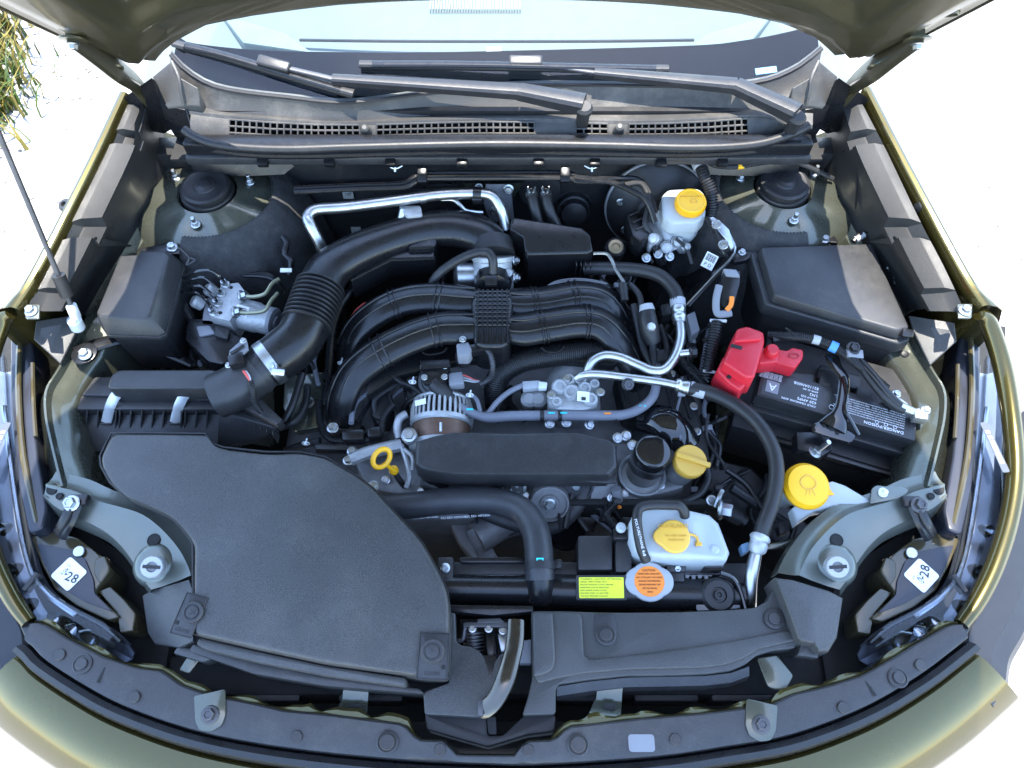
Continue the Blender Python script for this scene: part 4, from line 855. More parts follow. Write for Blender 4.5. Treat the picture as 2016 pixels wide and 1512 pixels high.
obj('lower_flange', grid([sk, [p+Vector((0, -.012, -.006)) for p in sk], [p+Vector((0, -.016, -.02)) for p in sk]], .002), K['plastic'], cv)
# latch surround
lp = thing('latch_panel', 'black plastic panel around the hood latch opening', 'panel', P(930, 1360, .76))
pan = [(885, 1206), (896, 1206), (898, 1262), (908, 1270), (926, 1272), (944, 1282), (956, 1296), (962, 1300), (976, 1300), (984, 1288), (994, 1284), (998, 1300), (990, 1330), (975, 1356), (955, 1376), (956, 1406), (944, 1412), (836, 1406), (833, 1362), (884, 1344)]
obj('panel_face', prism(pan, .866, .03, .003, .003, seg=3), K['grain'], lp, 40)
obj('panel_skirt', prism([(836, 1404), (958, 1408), (960, 1448), (990, 1448), (1030, 1410), (1094, 1408), (1092, 1440), (1040, 1446), (960, 1470), (840, 1436)], .84, .05, .004, .004), K['dull'], lp)
obj('drain_slot', prism([(958, 1412), (976, 1410), (978, 1446), (962, 1446)], .8435, .004, .001, .003), K['void'], lp)
obj('recess_mark', prism([(952, 1290), (978, 1290), (966, 1340)], .8665, .002, .0005), K['satin'], lp)
obj('bridge', prism([(886, 1190), (1050, 1192), (1050, 1204), (970, 1212), (886, 1204)], .855, .02, .003), K['satin'], lp)
# hood latch with springs
lt = thing('hood_latch', 'steel hood latch with coil spring in the panel opening', 'latch', P(950, 1250, .74))
obj('latch_plate', prism([(905, 1218), (1030, 1218), (1030, 1300), (905, 1300)], .80, .01, .002), K['void'], lt)
obj('latch_frame', tube([P(902, 1262, .84), P(912, 1258, .842), (P(916, 1236, .846)), P(925, 1230, .848), P(1004, 1232, .848)], .004, 8, 3), K['steel'], lt)
obj('spring', ribbed([P(932, 1242, .835), P(933, 1290, .825)], .013, .003, .005, 14), K['steel'], lt)
obj('latch_pawl', prism([(955, 1244), (975, 1240), (978, 1290), (958, 1296)], .835, .02, .003), K['satin'], lt)
obj('latch_claw', prism([(978, 1246), (1000, 1240), (1006, 1278), (986, 1286)], .838, .02, .004), K['zinc'], lt)
obj('cross_bar', box(fr(P(958, 1232, .846), (0, 0, 1)), .07, .007, .006, .0015), K['steel'], lt)
for x, y in ((930, 1238), (962, 1238), (990, 1242)): bolt(lt, P(x, y, .848), .005)
obj('striker_hook', prism([(940, 1218), (985, 1216), (995, 1226), (938, 1228)], .852, .008, .002), K['steel'], lt)
# release lever
lv = thing('hood_release_lever', 'bent dark metal hood release lever with grey plastic grip', 'lever', P(985, 1330, .82))
pa = [P(1016, 1222, .875), P(1014, 1262, .882), P(1006, 1300, .892), P(994, 1340, .898), P(976, 1376, .892), P(958, 1394, .884), P(946, 1398, .88)]
obj('grip', tube(pa, [.0125, .013, .013, .0135, .013, .013, .012], 14, 6, sq=(1, .5)), mat('lever_dark_chrome', (.11, .1, .085), .22, .9, var=.15), lv)
obj('grip_edge', tube([p+Vector((.0085, 0, .001)) for p in pa], .0022, 6, 6), K['steel'], lv)
obj('lever_end', box(fr(P(947, 1396, .874), (0, 0, 1)), .008, .022, .016, .002), K['steel'], lv)
obj('white_block', prism([(1024, 1262), (1046, 1258), (1046, 1306), (1022, 1306)], .845, .02, .002), K['grey'], lv)
# sheet metal stays and the dark crash beam seen through the gap
for sd, x in ((-1, 700), (1, 1200)):
    sv = thing('stay_bracket', ('bare metal stay strip in the gap below the intake duct' if sd < 0 else 'bare metal stay strip in the gap below the radiator cover'), 'bracket', P(x, 1390, .8), 'stay strips behind the front trim')
    y0 = 1352 if sd < 0 else 1350; dx = -12*sd
    rows = [[P(x-24+dx*0, y0, .85), P(x+26, y0+2, .85)], [P(x-26, y0+26, .848), P(x+24, y0+28, .848)], [P(x-30, y0+30, .846), P(x+24, y0+33, .846)], [P(x-40, y0+54, .86), P(x+22, y0+62, .858)]]
    s_ = obj('strip', grid(rows, .002), K['bay'], sv); obj('strip_hole', plate(fr(P(x, y0+42, .8545), (0, -.6, 1)), [(-.008, -.006), (.008, -.006), (.008, .006), (-.008, .006)], .001, 0, .002), K['void'], s_)
for sd, pts in ((-1, [(372, 1288), (395, 1296), (372, 1326), (352, 1320)]), (1, [(1490, 1296), (1530, 1290), (1562, 1330), (1545, 1362), (1512, 1352)])):
    sv = thing('corner_stay', ('small bent metal tab at the left end of the trim' if sd < 0 else 'twisted bare metal stay at the right end of the radiator cover'), 'bracket', P(*pts[0], .83))
    obj('tab', prism(pts, .858, .004, .001, .004), K['bay'], sv)
cb = thing('crash_beam', 'dark bumper beam deep in the gap behind the front trim', 'beam', (-.03, .2, .6))
obj('beam', box(fr((-.03, .2, .66), (0, 0, 1)), 1.1, .06, .1, .008), K['void'], cb)
for x in (-.38, -.22, .12, .24, .36): obj('beam_rib', box(fr((x, .172, .7), (0, 0, 1)), .1, .02, .055, .004), K['dull'], cb)
def TP(L, r, n=12, k=5, **kw): return tube([P(*v) for v in L], r, n, k, **kw)
def RP(L, r, dr, pitch, n=14): return ribbed([P(*v) for v in L], r, dr, pitch, n)
# ------------------------------------------------------------------ air filter box
af = thing('air_filter_box', 'black ribbed air filter box with two metal spring clips', 'air filter', P(320, 820, .66))
lid = obj('lid', prism([(234, 727), (422, 727), (438, 736), (440, 764), (210, 764), (219, 736)], .9, .06, .006, .008, .05, 3), K['plastic'], af, 40)
obj('flange', prism([(186, 742), (470, 742), (556, 826), (546, 836), (444, 785), (160, 778)], .858, .026, .003, .004), K['plastic'], af)
lct = [P(*v) for v in ((190, 760, .834), (460, 760, .834), (548, 846, .834), (432, 806, .834), (164, 806, .834))]
lcb = [P(*v) for v in ((190, 760, .70), (460, 760, .70), (552, 862, .76), (428, 892, .80), (158, 892, .80))]
low_ = obj('lower_case', solid(lct, lcb, .006, 3), K['plastic'], af, 40)
obj('flange_lip', prism([(160, 778), (428, 786), (428, 806), (150, 806)], .852, .022, .0025), K['plastic'], af)
for k in range(12):
    x = 170+k*21.5
    if abs(x-213) < 12 or abs(x-348) < 12: x += 14
    t0, t1, b1 = P(x, 808, .85), P(x+3, 808, .85), P(x-1.5, 846, .817)
    obj('rib', solid([t0, t1, b1+Vector((.001, 0, 0)), b1], [P(x, 806, .828), P(x+3, 806, .828), b1+Vector((.001, 0, -.004)), b1-Vector((0, 0, .004))]), K['plastic'], low_)
a, b = P(438, 808, .83), P(545, 850, .83)
for k in range(9):
    p = a.lerp(b, (k+.4)/9); obj('rib', box(fr(p+Vector((0, -.002, -.036)), (0, 0, 1)), .0022, .012, .036, .0006), K['plastic'], low_)
for x in (222, 357):
    pts = [P(x+1, 757, .882), P(x+10, 772, .876), P(x+3, 783, .868), P(x-5, 800, .856), P(x-9, 815, .842), P(x-13, 832, .828)]
    c_ = obj('spring_clip', tube(pts, .0085, 8, 4, sq=(1, .18)), mat('spring_steel', (.6, .62, .63), .4, .6), af)
    obj('clip_hinge', TP([(x-22, 834, .826), (x-4, 834, .826)], .003, 8, 0), K['dull'], c_)
    for dx in (16, 30): obj('lid_rib', solid([P(x+dx, 757, .885), P(x+dx+2, 757, .885), P(x+dx-8, 778, .862), P(x+dx-10, 778, .862)], [P(x+dx, 757, .865), P(x+dx+2, 757, .865), P(x+dx-8, 778, .855), P(x+dx-10, 778, .855)]), K['plastic'], lid)
obj('lug', prism([(387, 780), (434, 780), (434, 788), (387, 788)], .8605, .006, .001), K['dull'], af)
# ------------------------------------------------------------------ intake pipe: meter tube, clamp, bellows, big duct
ip = thing('air_intake_pipe', 'black intake pipe with bellows and steel clamp running to the throttle', 'intake pipe', P(620, 600, .8))
obj('meter_tube', TP([(425, 780, .87), (460, 765, .875), (500, 738, .882), (528, 716, .886)], [.04, .04, .039, .0385], 22, 5), K['plastic'], ip)
obj('tube_collar', TP([(500, 736, .882), (508, 730, .883)], .0425, 28, 0), K['plastic'], ip)
M0 = [(520, 722, .885), (560, 694, .89), (588, 668, .895), (604, 638, .898)]
obj('elbow', TP(M0, [.041, .043, .0425, .042], 28, 6), K['satin'], ip)
cb_ = obj('hose_clamp', TP([(524, 719, .886), (540, 708, .888)], .0425, 32, 0), K['zinc'], ip)
M = fr(P(548, 730, .915), (.2, -.7, .7)); obj('clamp_screw', box(M, .022, .012, .01, .002), K['zinc'], cb_); obj('screw_head', hexbolt(fr(P(540, 722, .922), (-.4, -.3, .8)), .0045, .006), K['zinc'], cb_)
obj('bellows', RP([(602, 642, .898), (612, 615, .9), (622, 588, .902), (632, 562, .903)], .0425, .0032, .0088, 30), K['rubber'], ip)
obj('main_duct', TP([(628, 570, .902), (650, 530, .903), (700, 498, .9), (770, 470, .895), (840, 452, .893), (900, 450, .893), (945, 462, .893), (968, 486, .885), (970, 505, .88)], [.042, .041, .0385, .0375, .039, .0395, .039, .036, .034], 26, 7, sq=(1, .82)), K['satin'], ip)
obj('duct_cuff', TP([(969, 480, .885), (971, 500, .882)], [.041, .0405], 30, 0), K['rubber'], ip)
obj('cuff_band', TP([(971, 496, .884), (971.5, 506, .882)], .0418, 30, 0), K['dull'], ip)
rb = obj('resonator', solid([P(*v) for v in ((679, 534, .89), (765, 490, .893), (853, 486, .893), (857, 508, .893), (769, 511, .893), (691, 551, .89))], [P(*v) for v in ((686, 556, .835), (768, 512, .835), (858, 510, .835), (860, 540, .835), (775, 545, .835), (700, 588, .835))], .004, 3), K['satin'], ip)
obj('resonator_edge', TP([(691, 552, .89), (769, 512, .893), (857, 509, .893)], .0028, 8, 0), K['satin'], rb)
obj('duct_bump', prism([(820, 455), (852, 446), (862, 470), (856, 488), (800, 490)], .905, .04, .006, .01), K['satin'], ip)
# ------------------------------------------------------------------ air flow sensor
ms = thing('air_flow_sensor', 'grey and black air flow sensor on the intake pipe with red wires', 'sensor', P(470, 695, .92))
obj('sensor_body', solid([P(*v) for v in ((476, 668, .935), (487, 672, .935), (490, 688, .935), (470, 706, .935), (450, 704, .935), (452, 690, .935))], [P(*v) for v in ((476, 672, .915), (487, 676, .915), (490, 692, .915), (470, 710, .915), (450, 708, .915), (452, 694, .915))], .002), K['grey'], ms)
obj('sensor_ridge', box(fr(P(468, 690, .935), (0, 0, 1)) @ Matrix.Rotation(R(40), 4, 'Z'), .026, .006, .004, .001), K['dull'], ms)
obj('connector', box(fr(P(470, 716, .92), (0, 0, 1)) @ Matrix.Rotation(R(20), 4, 'Z'), .026, .022, .018, .003), K['satin'], ms)
bolt(ms, P(479, 671, .937), .0045); bolt(ms, P(450, 719, .925), .0045)
for k, m_ in enumerate(('wirered', 'wirered', 'pgrey')): obj('wire', TP([(478+k*3, 730, .925), (485+k*3, 740, .922), (492+k, 751, .915)], .0013, 6, 4), K[m_], ms)
obj('conduit', RP([(492, 750, .915), (498, 770, .905), (502, 795, .885), (514, 812, .87)], .0048, .0008, .0028, 10), K['dull'], ms)
# ------------------------------------------------------------------ relay box beside the left strut tower
fb = thing('relay_box', 'small black relay box with sloped lid beside the prop rod', 'fuse box', P(265, 580, .76))
def loop(L): return [P(*v) for v in L]
LT = loop([(236, 503, .94), (270, 501, .94), (277, 493, .94), (326, 494, .94), (331, 504, .94), (295, 622, .94), (286, 627, .94), (196, 622, .94), (190, 614, .94)])
LB = [v+Vector((0, 0, -.035)) for v in loop([(230, 500, .94), (272, 490, .94), (280, 482, .94), (336, 484, .94), (350, 500, .94), (312, 634, .94), (298, 642, .94), (192, 638, .94), (180, 620, .94)])]
bl_ = obj('lid', solid(LT, LB, .004, 3), K['plastic'], fb, 40)
obj('lid_rim', solid(LB, [v-Vector((0, 0, .01)) for v in LB], .002), K['plastic'], fb)
c_ = sum(LB, Vector())/len(LB)
obj('case', solid([c_+(v-c_)*.94-Vector((0, 0, .01)) for v in LB], [c_+(v-c_)*.86-Vector((0, 0, .13)) for v in LB], .003), K['dull'], fb)
obj('latch', box(fr(P(258, 650, .9), (0, -.6, .5)), .016, .012, .008, .002), K['satin'], fb)
obj('back_bracket', solid(loop([(265, 492, .92), (330, 478, .92), (352, 486, .92), (356, 500, .92), (330, 500, .92)]), loop([(265, 492, .905), (330, 478, .905), (352, 486, .905), (356, 500, .905), (330, 500, .905)]), .002), K['satin'], fb)
bolt(fb, P(339, 488, .921), .0085)
obj('wire_clip', TP([(352, 488, .925), (372, 508, .92), (366, 522, .915), (384, 512, .915), (374, 508, .92)], .0018, 6, 3), K['steel'], fb)
lb_ = obj('lower_bracket', TP([(150, 695, .885), (200, 676, .87), (260, 664, .85), (300, 680, .83), (380, 715, .80)], .014, 10, 5, sq=(1, .5)), K['satin'], fb)
bolt(lb_, P(168, 698, .894), .0095); obj('bracket_ear', lathe(fr(P(168, 698, .884), (0, 0, 1)), [(.022, 0), (.022, .005), (.016, .007)], 20), K['satin'], lb_)
# ------------------------------------------------------------------ brake pressure unit
ab = thing('abs_unit', 'silver antilock brake unit with motor and four bent pipes', 'brake unit', P(460, 620, .78))
vb = obj('valve_block', prism([(436, 560), (469, 556), (486, 578), (452, 632), (412, 622)], .885, .06, .0015), K['cast'], ab)
m0, m1 = P(452, 612, .855), P(540, 634, .852)
mo = obj('motor', lathe(fr(m0, m1-m0), [(.03, 0), (.031, .012), (.029, .014), (.029, .056), (.027, .06), (.0265, (m1-m0).length)], 32), K['cast'], ab)
obj('motor_cap', lathe(fr(m1, m1-m0), [(.0268, -.006), (.0268, .001), (.02, .004), (.012, .003), (.011, .006), (.004, .0065)], 28), K['grey'], mo)
ax = (m1-m0).normalized(); M = fr(m0+ax*.036, (0, -.35, 1), ax.cross(Vector((0, -.35, 1))))
lbp = obj('motor_label', plate(M @ Matrix.Translation((0, 0, .0295)), [(-.012, -.01), (.012, -.01), (.012, .01), (-.012, .01)], .0006, 0), K['paper'], mo)
for k in range(5): obj('print_line', box(M @ Matrix.Translation((0, .007-.003*k, .0301)), .018, .001, .0003, 0), K['ink'], lbp)
obj('valve_body', prism([(404, 588), (436, 572), (420, 640), (396, 640)], .862, .05, .004, .006), K['grey'], ab)
for x, y in ((398, 600), (424, 577)): obj('solenoid', lathe(fr(P(x, y, .862), (-.5, 0, .6)), [(.012, 0), (.012, .016), (.009, .02)], 18), K['cast'], ab)
cn = obj('control_module', prism([(366, 640), (372, 626), (418, 628), (474, 664), (470, 690), (440, 718), (410, 712), (364, 668)], .862, .07, .004, .006), K['satin'], ab)
obj('module_lid', prism([(386, 642), (412, 640), (424, 656), (392, 662)], .866, .006, .002, .004), K['grey'], cn)
obj('module_lever', prism([(424, 640), (452, 648), (448, 668), (420, 660)], .87, .012, .003, .004), K['dull'], cn)
obj('harness_boot', TP([(352, 590, .86), (366, 610, .85), (378, 630, .84)], .009, 10, 4), K['dull'], cn)
ports = [(442, 559), (434, 577), (427, 596), (419, 614)]
lefts = [[(428, 540, .915), (410, 532, .92), (382, 536, .915), (356, 548, .9)], [(420, 560, .908), (402, 547, .912), (378, 550, .908), (354, 560, .895)], [(414, 577, .9), (396, 564, .904), (374, 564, .9), (352, 566, .89)], [(406, 592, .895), (388, 578, .897), (368, 576, .893), (348, 573, .885)]]
for (x, y), L in zip(ports, lefts):
    obj('pipe', TP([(x, y, .888), (x-2, y-6, .9)]+L, .0029, 8, 5), K['gloss'], ab)
    obj('pipe_nut', hexbolt(fr(P(x+2, y+2, .884), (-.1, 0, 1)), .0062, .012), K['zinc'], ab)
mgp = mat('olive_plated_pipe', (.25, .25, .17), .35, .8, var=.15)
for (x, y), L in (((474, 583), [(500, 584, .895), (522, 578, .9), (536, 558, .905), (550, 549, .905)]), ((462, 615), [(490, 616, .893), (520, 612, .9), (534, 592, .907), (547, 577, .907)])):
    obj('pipe', TP([(x, y, .89), (x+10, y, .892)]+L, .0036, 10, 5), mgp, ab); obj('pipe_nut', hexbolt(fr(P(x, y, .888), (1, 0, .4)), .0075, .014), K['zinc'], ab)
for x, y in ((455, 566), (434, 616)): disc(vb, P(x, y, .885), .0035, h=.001, m='void', name='bore')
# black pipes across to the tower, small plug
pp = thing('brake_pipes', 'pair of thin black brake pipes in front of the left strut tower', 'pipes', P(500, 550, .86))
for k in range(3): obj('pipe', TP([(455, 556-4*k, .85), (470, 544-4*k, .86), (520, 545-3*k, .86), (545, 556-3*k, .85), (560, 575, .83)], .0042, 8, 5), K['satin'], pp)
tgp = thing('loom_bracket', 'black wiring bracket with a white tag beside the left strut tower', 'bracket', P(565, 500, .8))
obj('strap', TP([(556, 466, .9), (564, 480, .895), (560, 500, .89), (572, 515, .885), (570, 540, .87)], .006, 8, 5), K['satin'], tgp)
obj('tag', box(fr(P(564, 533, .885), (0, -.3, 1)), .022, .008, .004, .001), K['paper'], tgp)
# ------------------------------------------------------------------ engine block (mostly hidden)
eb = thing('engine_block', 'grey cast engine block and heads under the intake manifold', 'engine', (-.03, .65, .42))
obj('crankcase', box(fr((-.03, .64, .42), (0, 0, 1)), .52, .34, .30, .012, 3), K['dcast'], eb)
for sd in (-1, 1):
    obj('cylinder_head', box(fr((-.03+sd*.33, .64, .44), (0, 0, 1)), .18, .34, .22, .012, 3), K['dcast'], eb)
obj('timing_cover', prism([(690, 890), (820, 870), (1230, 870), (1340, 900), (1350, 960), (1230, 990), (830, 985), (720, 960)], .765, .2, .01, .012), K['dcast'], eb)
tc_ = eb
for x in (845, 905, 965, 1040, 1105, 1165, 1225): obj('casting_rib', TP([(x, 938, .768), (x+6, 975, .768)], .004, 8, 0, sq=(1, .6)), K['dcast'], eb)
for x, y in ((830, 968), (880, 976), (940, 978), (1035, 976), (1150, 978), (1230, 970), (1300, 955), (760, 945)): bolt(eb, P(x, y, .767), .0068, (0, -.3, 1))
for L, r in (([(790, 876, .80), (800, 905, .80), (806, 935, .795), (800, 960, .785)], .005), ([(796, 885, .81), (812, 900, .81), (812, 925, .80)], .004)): obj('spring_hose', TP(L, r, 8, 4), K['cast'], eb)
obj('water_pump', lathe(fr(P(1180, 965, .775), (0, -.6, .8)), [(.034, -.02), (.034, .004), (.028, .01), (.012, .012)], 28), K['dcast'], eb)
obj('lower_casting', prism([(880, 1020), (930, 1010), (960, 1060), (985, 1105), (940, 1110), (905, 1070)], .69, .04, .006, .01), K['dcast'], eb)
lbx = obj('oil_rail', TP([(690, 905, .80), (730, 890, .80), (790, 876, .795)], .012, 10, 4), K['cast'], eb)
for x, y in ((686, 907), (694, 889), (735, 957)): bolt(eb, P(x, y, .802), .008)
obj('lower_pan_casting', TP([(940, 1060, .7), (990, 1030, .7), (1040, 1020, .7)], .03, 12, 4), K['dcast'], eb)
obj('strap_bracket', TP([(930, 1040, .72), (945, 1075, .70), (962, 1110, .68)], .012, 8, 3, sq=(1, .3)), K['dcast'], eb)
random.seed(11)
for x, y, z in ((1216, 862, .82), (1232, 858, .82), (1160, 836, .80), (1115, 832, .80), (1082, 834, .80), (800, 858, .835), (1245, 876, .81), (1400, 985, .78), (1205, 980, .78)): bolt(eb, P(x, y, z), .0075, (random.uniform(-.3, .3), -.4, 1))
# ------------------------------------------------------------------ intake manifold
im = thing('intake_manifold', 'black plastic intake manifold with four ribbed runners', 'intake manifold', P(967, 640, .76))
cen = obj('plenum', prism([(940, 568), (1000, 568), (1012, 590), (1004, 640), (1004, 672), (990, 682), (948, 682), (932, 672), (932, 640), (926, 590)], .905, .08, .008, .012, .04, 3), K['satin'], im, 40)
for k in range(9): obj('rib', TP([(936, 574+k*8.2, .9065), (1003, 574+k*8.2, .9065)], .0018, 6, 0), K['satin'], cen)
for k in range(7): obj('rib', TP([(942+k*9.3, 570, .9065), (939+k*10, 676, .9065)], .0018, 6, 0), K['satin'], cen)
runs = [([(945, 592, .887), (905, 590, .885), (850, 586, .882), (795, 592, .876), (745, 614, .865), (705, 648, .84), (686, 690, .80), (684, 730, .74)], .029),
        ([(945, 645, .887), (905, 645, .885), (860, 648, .884), (800, 668, .878), (740, 700, .865), (695, 738, .845), (674, 780, .82), (668, 816, .79), (668, 834, .77)], .031),
        ([(995, 592, .887), (1030, 596, .885), (1080, 592, .882), (1140, 582, .878), (1185, 590, .868), (1215, 620, .845), (1232, 670, .80)], .029),
        ([(995, 645, .887), (1030, 648, .885), (1080, 640, .883), (1140, 632, .88), (1185, 640, .872), (1222, 676, .85), (1250, 730, .80), (1262, 780, .74)], .031)]
for i, (L, r) in enumerate(runs):
    p_ = [P(*v) for v in L]; rn = obj('runner', tube(p_, [r*(.8 if i_ == 0 else 1) for i_ in range(len(p_))], 22, 7, sq=(1.1, .62)), K['satin'], im, 60)
    c4 = cr(p_, 12)
    # lengthwise welded seam and cross ribs
    def off(k, a):
        t = (c4[min(k+1, len(c4)-1)]-c4[max(k-1, 0)]).normalized(); s_ = t.cross(Vector((0, 0, 1))).normalized(); u = s_.cross(t)
        return c4[k]+(s_*math.cos(a)*1.1+u*math.sin(a)*.62)*(r+.0008)*(1 if u.z > 0 else -1)
    for a in (R(62), R(100)): obj('seam', tube([off(k, a) for k in range(4, len(c4)-10, 2)], .002, 6, 0), K['satin'], rn)
    for f in (.24, .27, .46, .49):
        k = int(f*len(c4)); obj('rib', tube([off(k, R(a)) for a in range(-15, 196, 15)], .0022, 6, 0), K['satin'], rn)
for L in ([(645, 826), (700, 826), (712, 838), (706, 850), (652, 848)], [(650, 838), (716, 838), (722, 852), (654, 856)]): obj('port_flange', prism(L, .79-.012*(L[0][0] == 650), .03, .003, .004), K['satin'], im)
obj('web_plate', prism([(720, 720), (800, 680), (930, 672), (1010, 676), (1190, 668), (1225, 700), (1210, 720), (1020, 700), (900, 712), (780, 740), (720, 780)], .845, .02, .004, .008), K['satin'], im)
for a, b in (((830, 690), (880, 686)), ((1066, 684), (1110, 684))): obj('hook', TP([(a[0], a[1], .868), (a[0]+12, a[1]+8, .866), (b[0]-10, b[1]+8, .866), (b[0], b[1]-2, .868)], .002, 6, 3), K['satin'], im)
# ------------------------------------------------------------------ throttle body
tb = thing('throttle_body', 'cast aluminium throttle body below the intake pipe end', 'throttle body', P(970, 540, .82))
obj('barrel', lathe(fr(P(970, 545, .862), (0, .55, .6)), [(.04, 0), (.041, .012), (.037, .014), (.037, .03), (.0395, .032), (.0395, .04)], 30), K['cast'], tb)
obj('flange', prism([(932, 548), (944, 520), (1000, 520), (1012, 548), (1004, 566), (940, 566)], .872, .03, .004, .006), K['cast'], tb)
for x in (942, 960, 984, 1001): obj('boss', lathe(fr(P(x, 548, .868), (0, -.2, 1)), [(.0085, 0), (.008, .024), (.006, .026)], 16), K['cast'], tb)
obj('actuator', lathe(fr(P(918, 545, .862), (-1, -.1, .1)), [(.026, -.02), (.027, 0), (.027, .018), (.022, .022), (.01, .024)], 28), K['zinc'], tb)
for x, y in ((1013, 513), (1014, 547)): bolt(tb, P(x, y, .882), .008, (1, -.2, .4))
obj('manifold_neck', TP([(970, 552, .868), (969, 572, .885)], [.037, .034], 22, 0), K['satin'], tb)
obj('clip_tab', box(fr(P(967, 556, .905), (0, -.2, 1)), .022, .02, .01, .002), K['satin'], tb)
# breather hose over the throttle
bh = thing('breather_hose', 'thin black breather hose arching over the throttle body', 'hose', P(900, 520, .88))
obj('hose', TP([(848, 575, .86), (852, 555, .885), (872, 532, .905), (910, 508, .925), (945, 496, .935), (962, 498, .935), (970, 512, .93), (971, 532, .915), (970, 545, .905)], .0085, 14, 6), K['rubber'], bh)
obj('joint', TP([(946, 496, .935), (960, 497, .935)], .0098, 14, 0), K['dull'], bh)
# ------------------------------------------------------------------ box behind the throttle
rs = thing('intake_resonator', 'black plastic resonator box behind the throttle body', 'resonator', P(1095, 500, .8))
tp_ = loop([(1008, 426, .925), (1085, 437, .925), (1146, 447, .922), (1163, 462, .918), (1168, 493, .905), (1158, 498, .904), (1040, 501, .905), (1033, 492, .908), (1030, 466, .915), (1004, 450, .922)])
bo_ = [Vector((v.x, v.y, .82)) for v in tp_]
obj('case', solid(tp_, bo_, .005, 3), K['satin'], rs, 40)
for k in range(4): obj('fin', box(fr(P(1132+k*9, 545, .85), (0, 0, 1)), .002, .012, .04, .0006), K['satin'], rs)
# purge cables
lc = thing('ignition_loom', 'bundle of thin black tubes beside the resonator box', 'hoses', P(1130, 570, .85))
for k in range(4): obj('tube', TP([(1062, 576+k*2, .865), (1090, 563-k*2, .88), (1140, 559-k*3, .885), (1195, 566-k*2, .875), (1205, 580, .86)], .0028, 7, 5), K['gloss'], lc)
# ------------------------------------------------------------------ valves and sensors on the front of the manifold
ev = thing('egr_valve', 'black square valve with four screws and grey plug below the manifold', 'valve', P(855, 740, .78))
tpv = [(828, 712), (880, 710), (886, 718), (882, 742), (870, 756), (836, 756), (826, 740)]
b_ = obj('valve_head', prism(tpv, .862, .035, .004, .006), K['satin'], ev)
for x, y in ((833, 722), (876, 721), (835, 743), (875, 742)): bolt(b_, P(x, y, .8625), .0048, (0, 0, 1))
obj('top_plate', prism([(826, 708), (884, 706), (888, 722), (828, 726)], .868, .006, .002, .003), K['satin'], ev)
obj('dome', lathe(fr(P(853, 752, .84), (0, -.5, 1)), [(.03, -.02), (.03, .004), (.026, .012), (.02, .014), (.018, .018), (.008, .02)], 28), K['satin'], ev)
obj('plug', prism([(882, 734), (910, 730), (914, 754), (884, 758)], .858, .022, .003), K['grey'], ev)
for k in range(3): obj('wire', TP([(912, 738+k*5, .852), (922, 742+k*4, .85), (934, 748+k*2, .845), (946, 750, .84)], .0015, 6, 4), K['pgrey' if k else 'wirered'], ev)
ps = thing('pressure_sensor', 'grey pressure sensor with plug in front of the plenum', 'sensor', P(920, 690, .85))
obj('sensor_body', prism([(898, 676), (922, 672), (930, 690), (922, 700), (900, 700)], .898, .03, .003, .004), K['grey'], ps)
obj('sensor_foot', lathe(fr(P(912, 712, .845), (0, 0, 1)), [(.014, 0), (.014, .02), (.012, .03)], 20), K['dull'], ps)
obj('plug', prism([(924, 678), (952, 674), (956, 688), (926, 694)], .896, .018, .002), K['satin'], ps)
bolt(ps, P(911, 668, .9), .0052)
obj('conduit', RP([(955, 684, .89), (966, 700, .885), (970, 725, .87), (964, 745, .85), (946, 756, .84)], .0048, .0008, .0028, 10), K['steel'], ps)
# big corrugated hose
ch = thing('corrugated_hose', 'fat black corrugated hose curving below the manifold', 'hose', P(1060, 720, .78))
obj('hose', RP([(978, 800, .77), (976, 765, .80), (985, 737, .82), (1020, 714, .835), (1070, 702, .84), (1130, 695, .84), (1185, 692, .835)], .0205, .0012, .0036, 20), K['rubber'], ch)
# ------------------------------------------------------------------ alternator
al = thing('alternator', 'alternator with finned aluminium cage and copper windings', 'alternator', P(868, 840, .72))
ac = P(868, 872, .79); AX = Vector((0, 1, .12)).normalized(); M = fr(ac-AX*.02, AX, (0, 0, 1))
obj('front_housing', lathe(M, [(.03, -.005), (.05, 0), (.056, .006), (.056, .016), (.053, .018)], 36), K['cast'], al)
obj('windings', lathe(M, [(.05, .016), (.052, .02), (.052, .05), (.05, .052)], 36), K['copper'], al)
obj('rear_housing', lathe(M, [(.054, .05), (.057, .053), (.057, .06), (.054, .062)], 36), K['cast'], al)
obj('core', lathe(M, [(.045, .06), (.042, .1), (.02, .104)], 30), K['void'], al)
for k in range(36):
    a = 2*math.pi*k/36; d = Vector((math.cos(a), math.sin(a), 0))
    if (M.to_3x3() @ d).z < -.2: continue
    obj('cage_fin', tube([M @ (d*.055+Vector((0, 0, .06))), M @ (d*.054+Vector((0, 0, .085))), M @ (d*.044+Vector((0, 0, .104))), M @ (d*.022+Vector((0, 0, .108)))], .0026, 6, 3), K['cast'], al)
obj('cage_ring', tube([M @ Vector((.05*math.cos(2*math.pi*k/32), .05*math.sin(2*math.pi*k/32), .097)) for k in range(32)], .0035, 8, 0, True), K['cast'], al)
obj('mount_ear', lathe(fr(P(806, 858, .83), (0, -.3, 1)), [(.014, -.03), (.014, .004), (.011, .006)], 20), K['cast'], al)
bolt(al, P(806, 857, .838), .0105, (0, -.3, 1))
obj('strap_bolt', TP([(868, 832, .846), (868, 850, .842)], .003, 8, 0), K['zinc'], al)
obj('maker_tag', box(fr(P(828, 792, .845), (-.5, -.3, 1)), .022, .01, .001, 0), K['paper'], al)
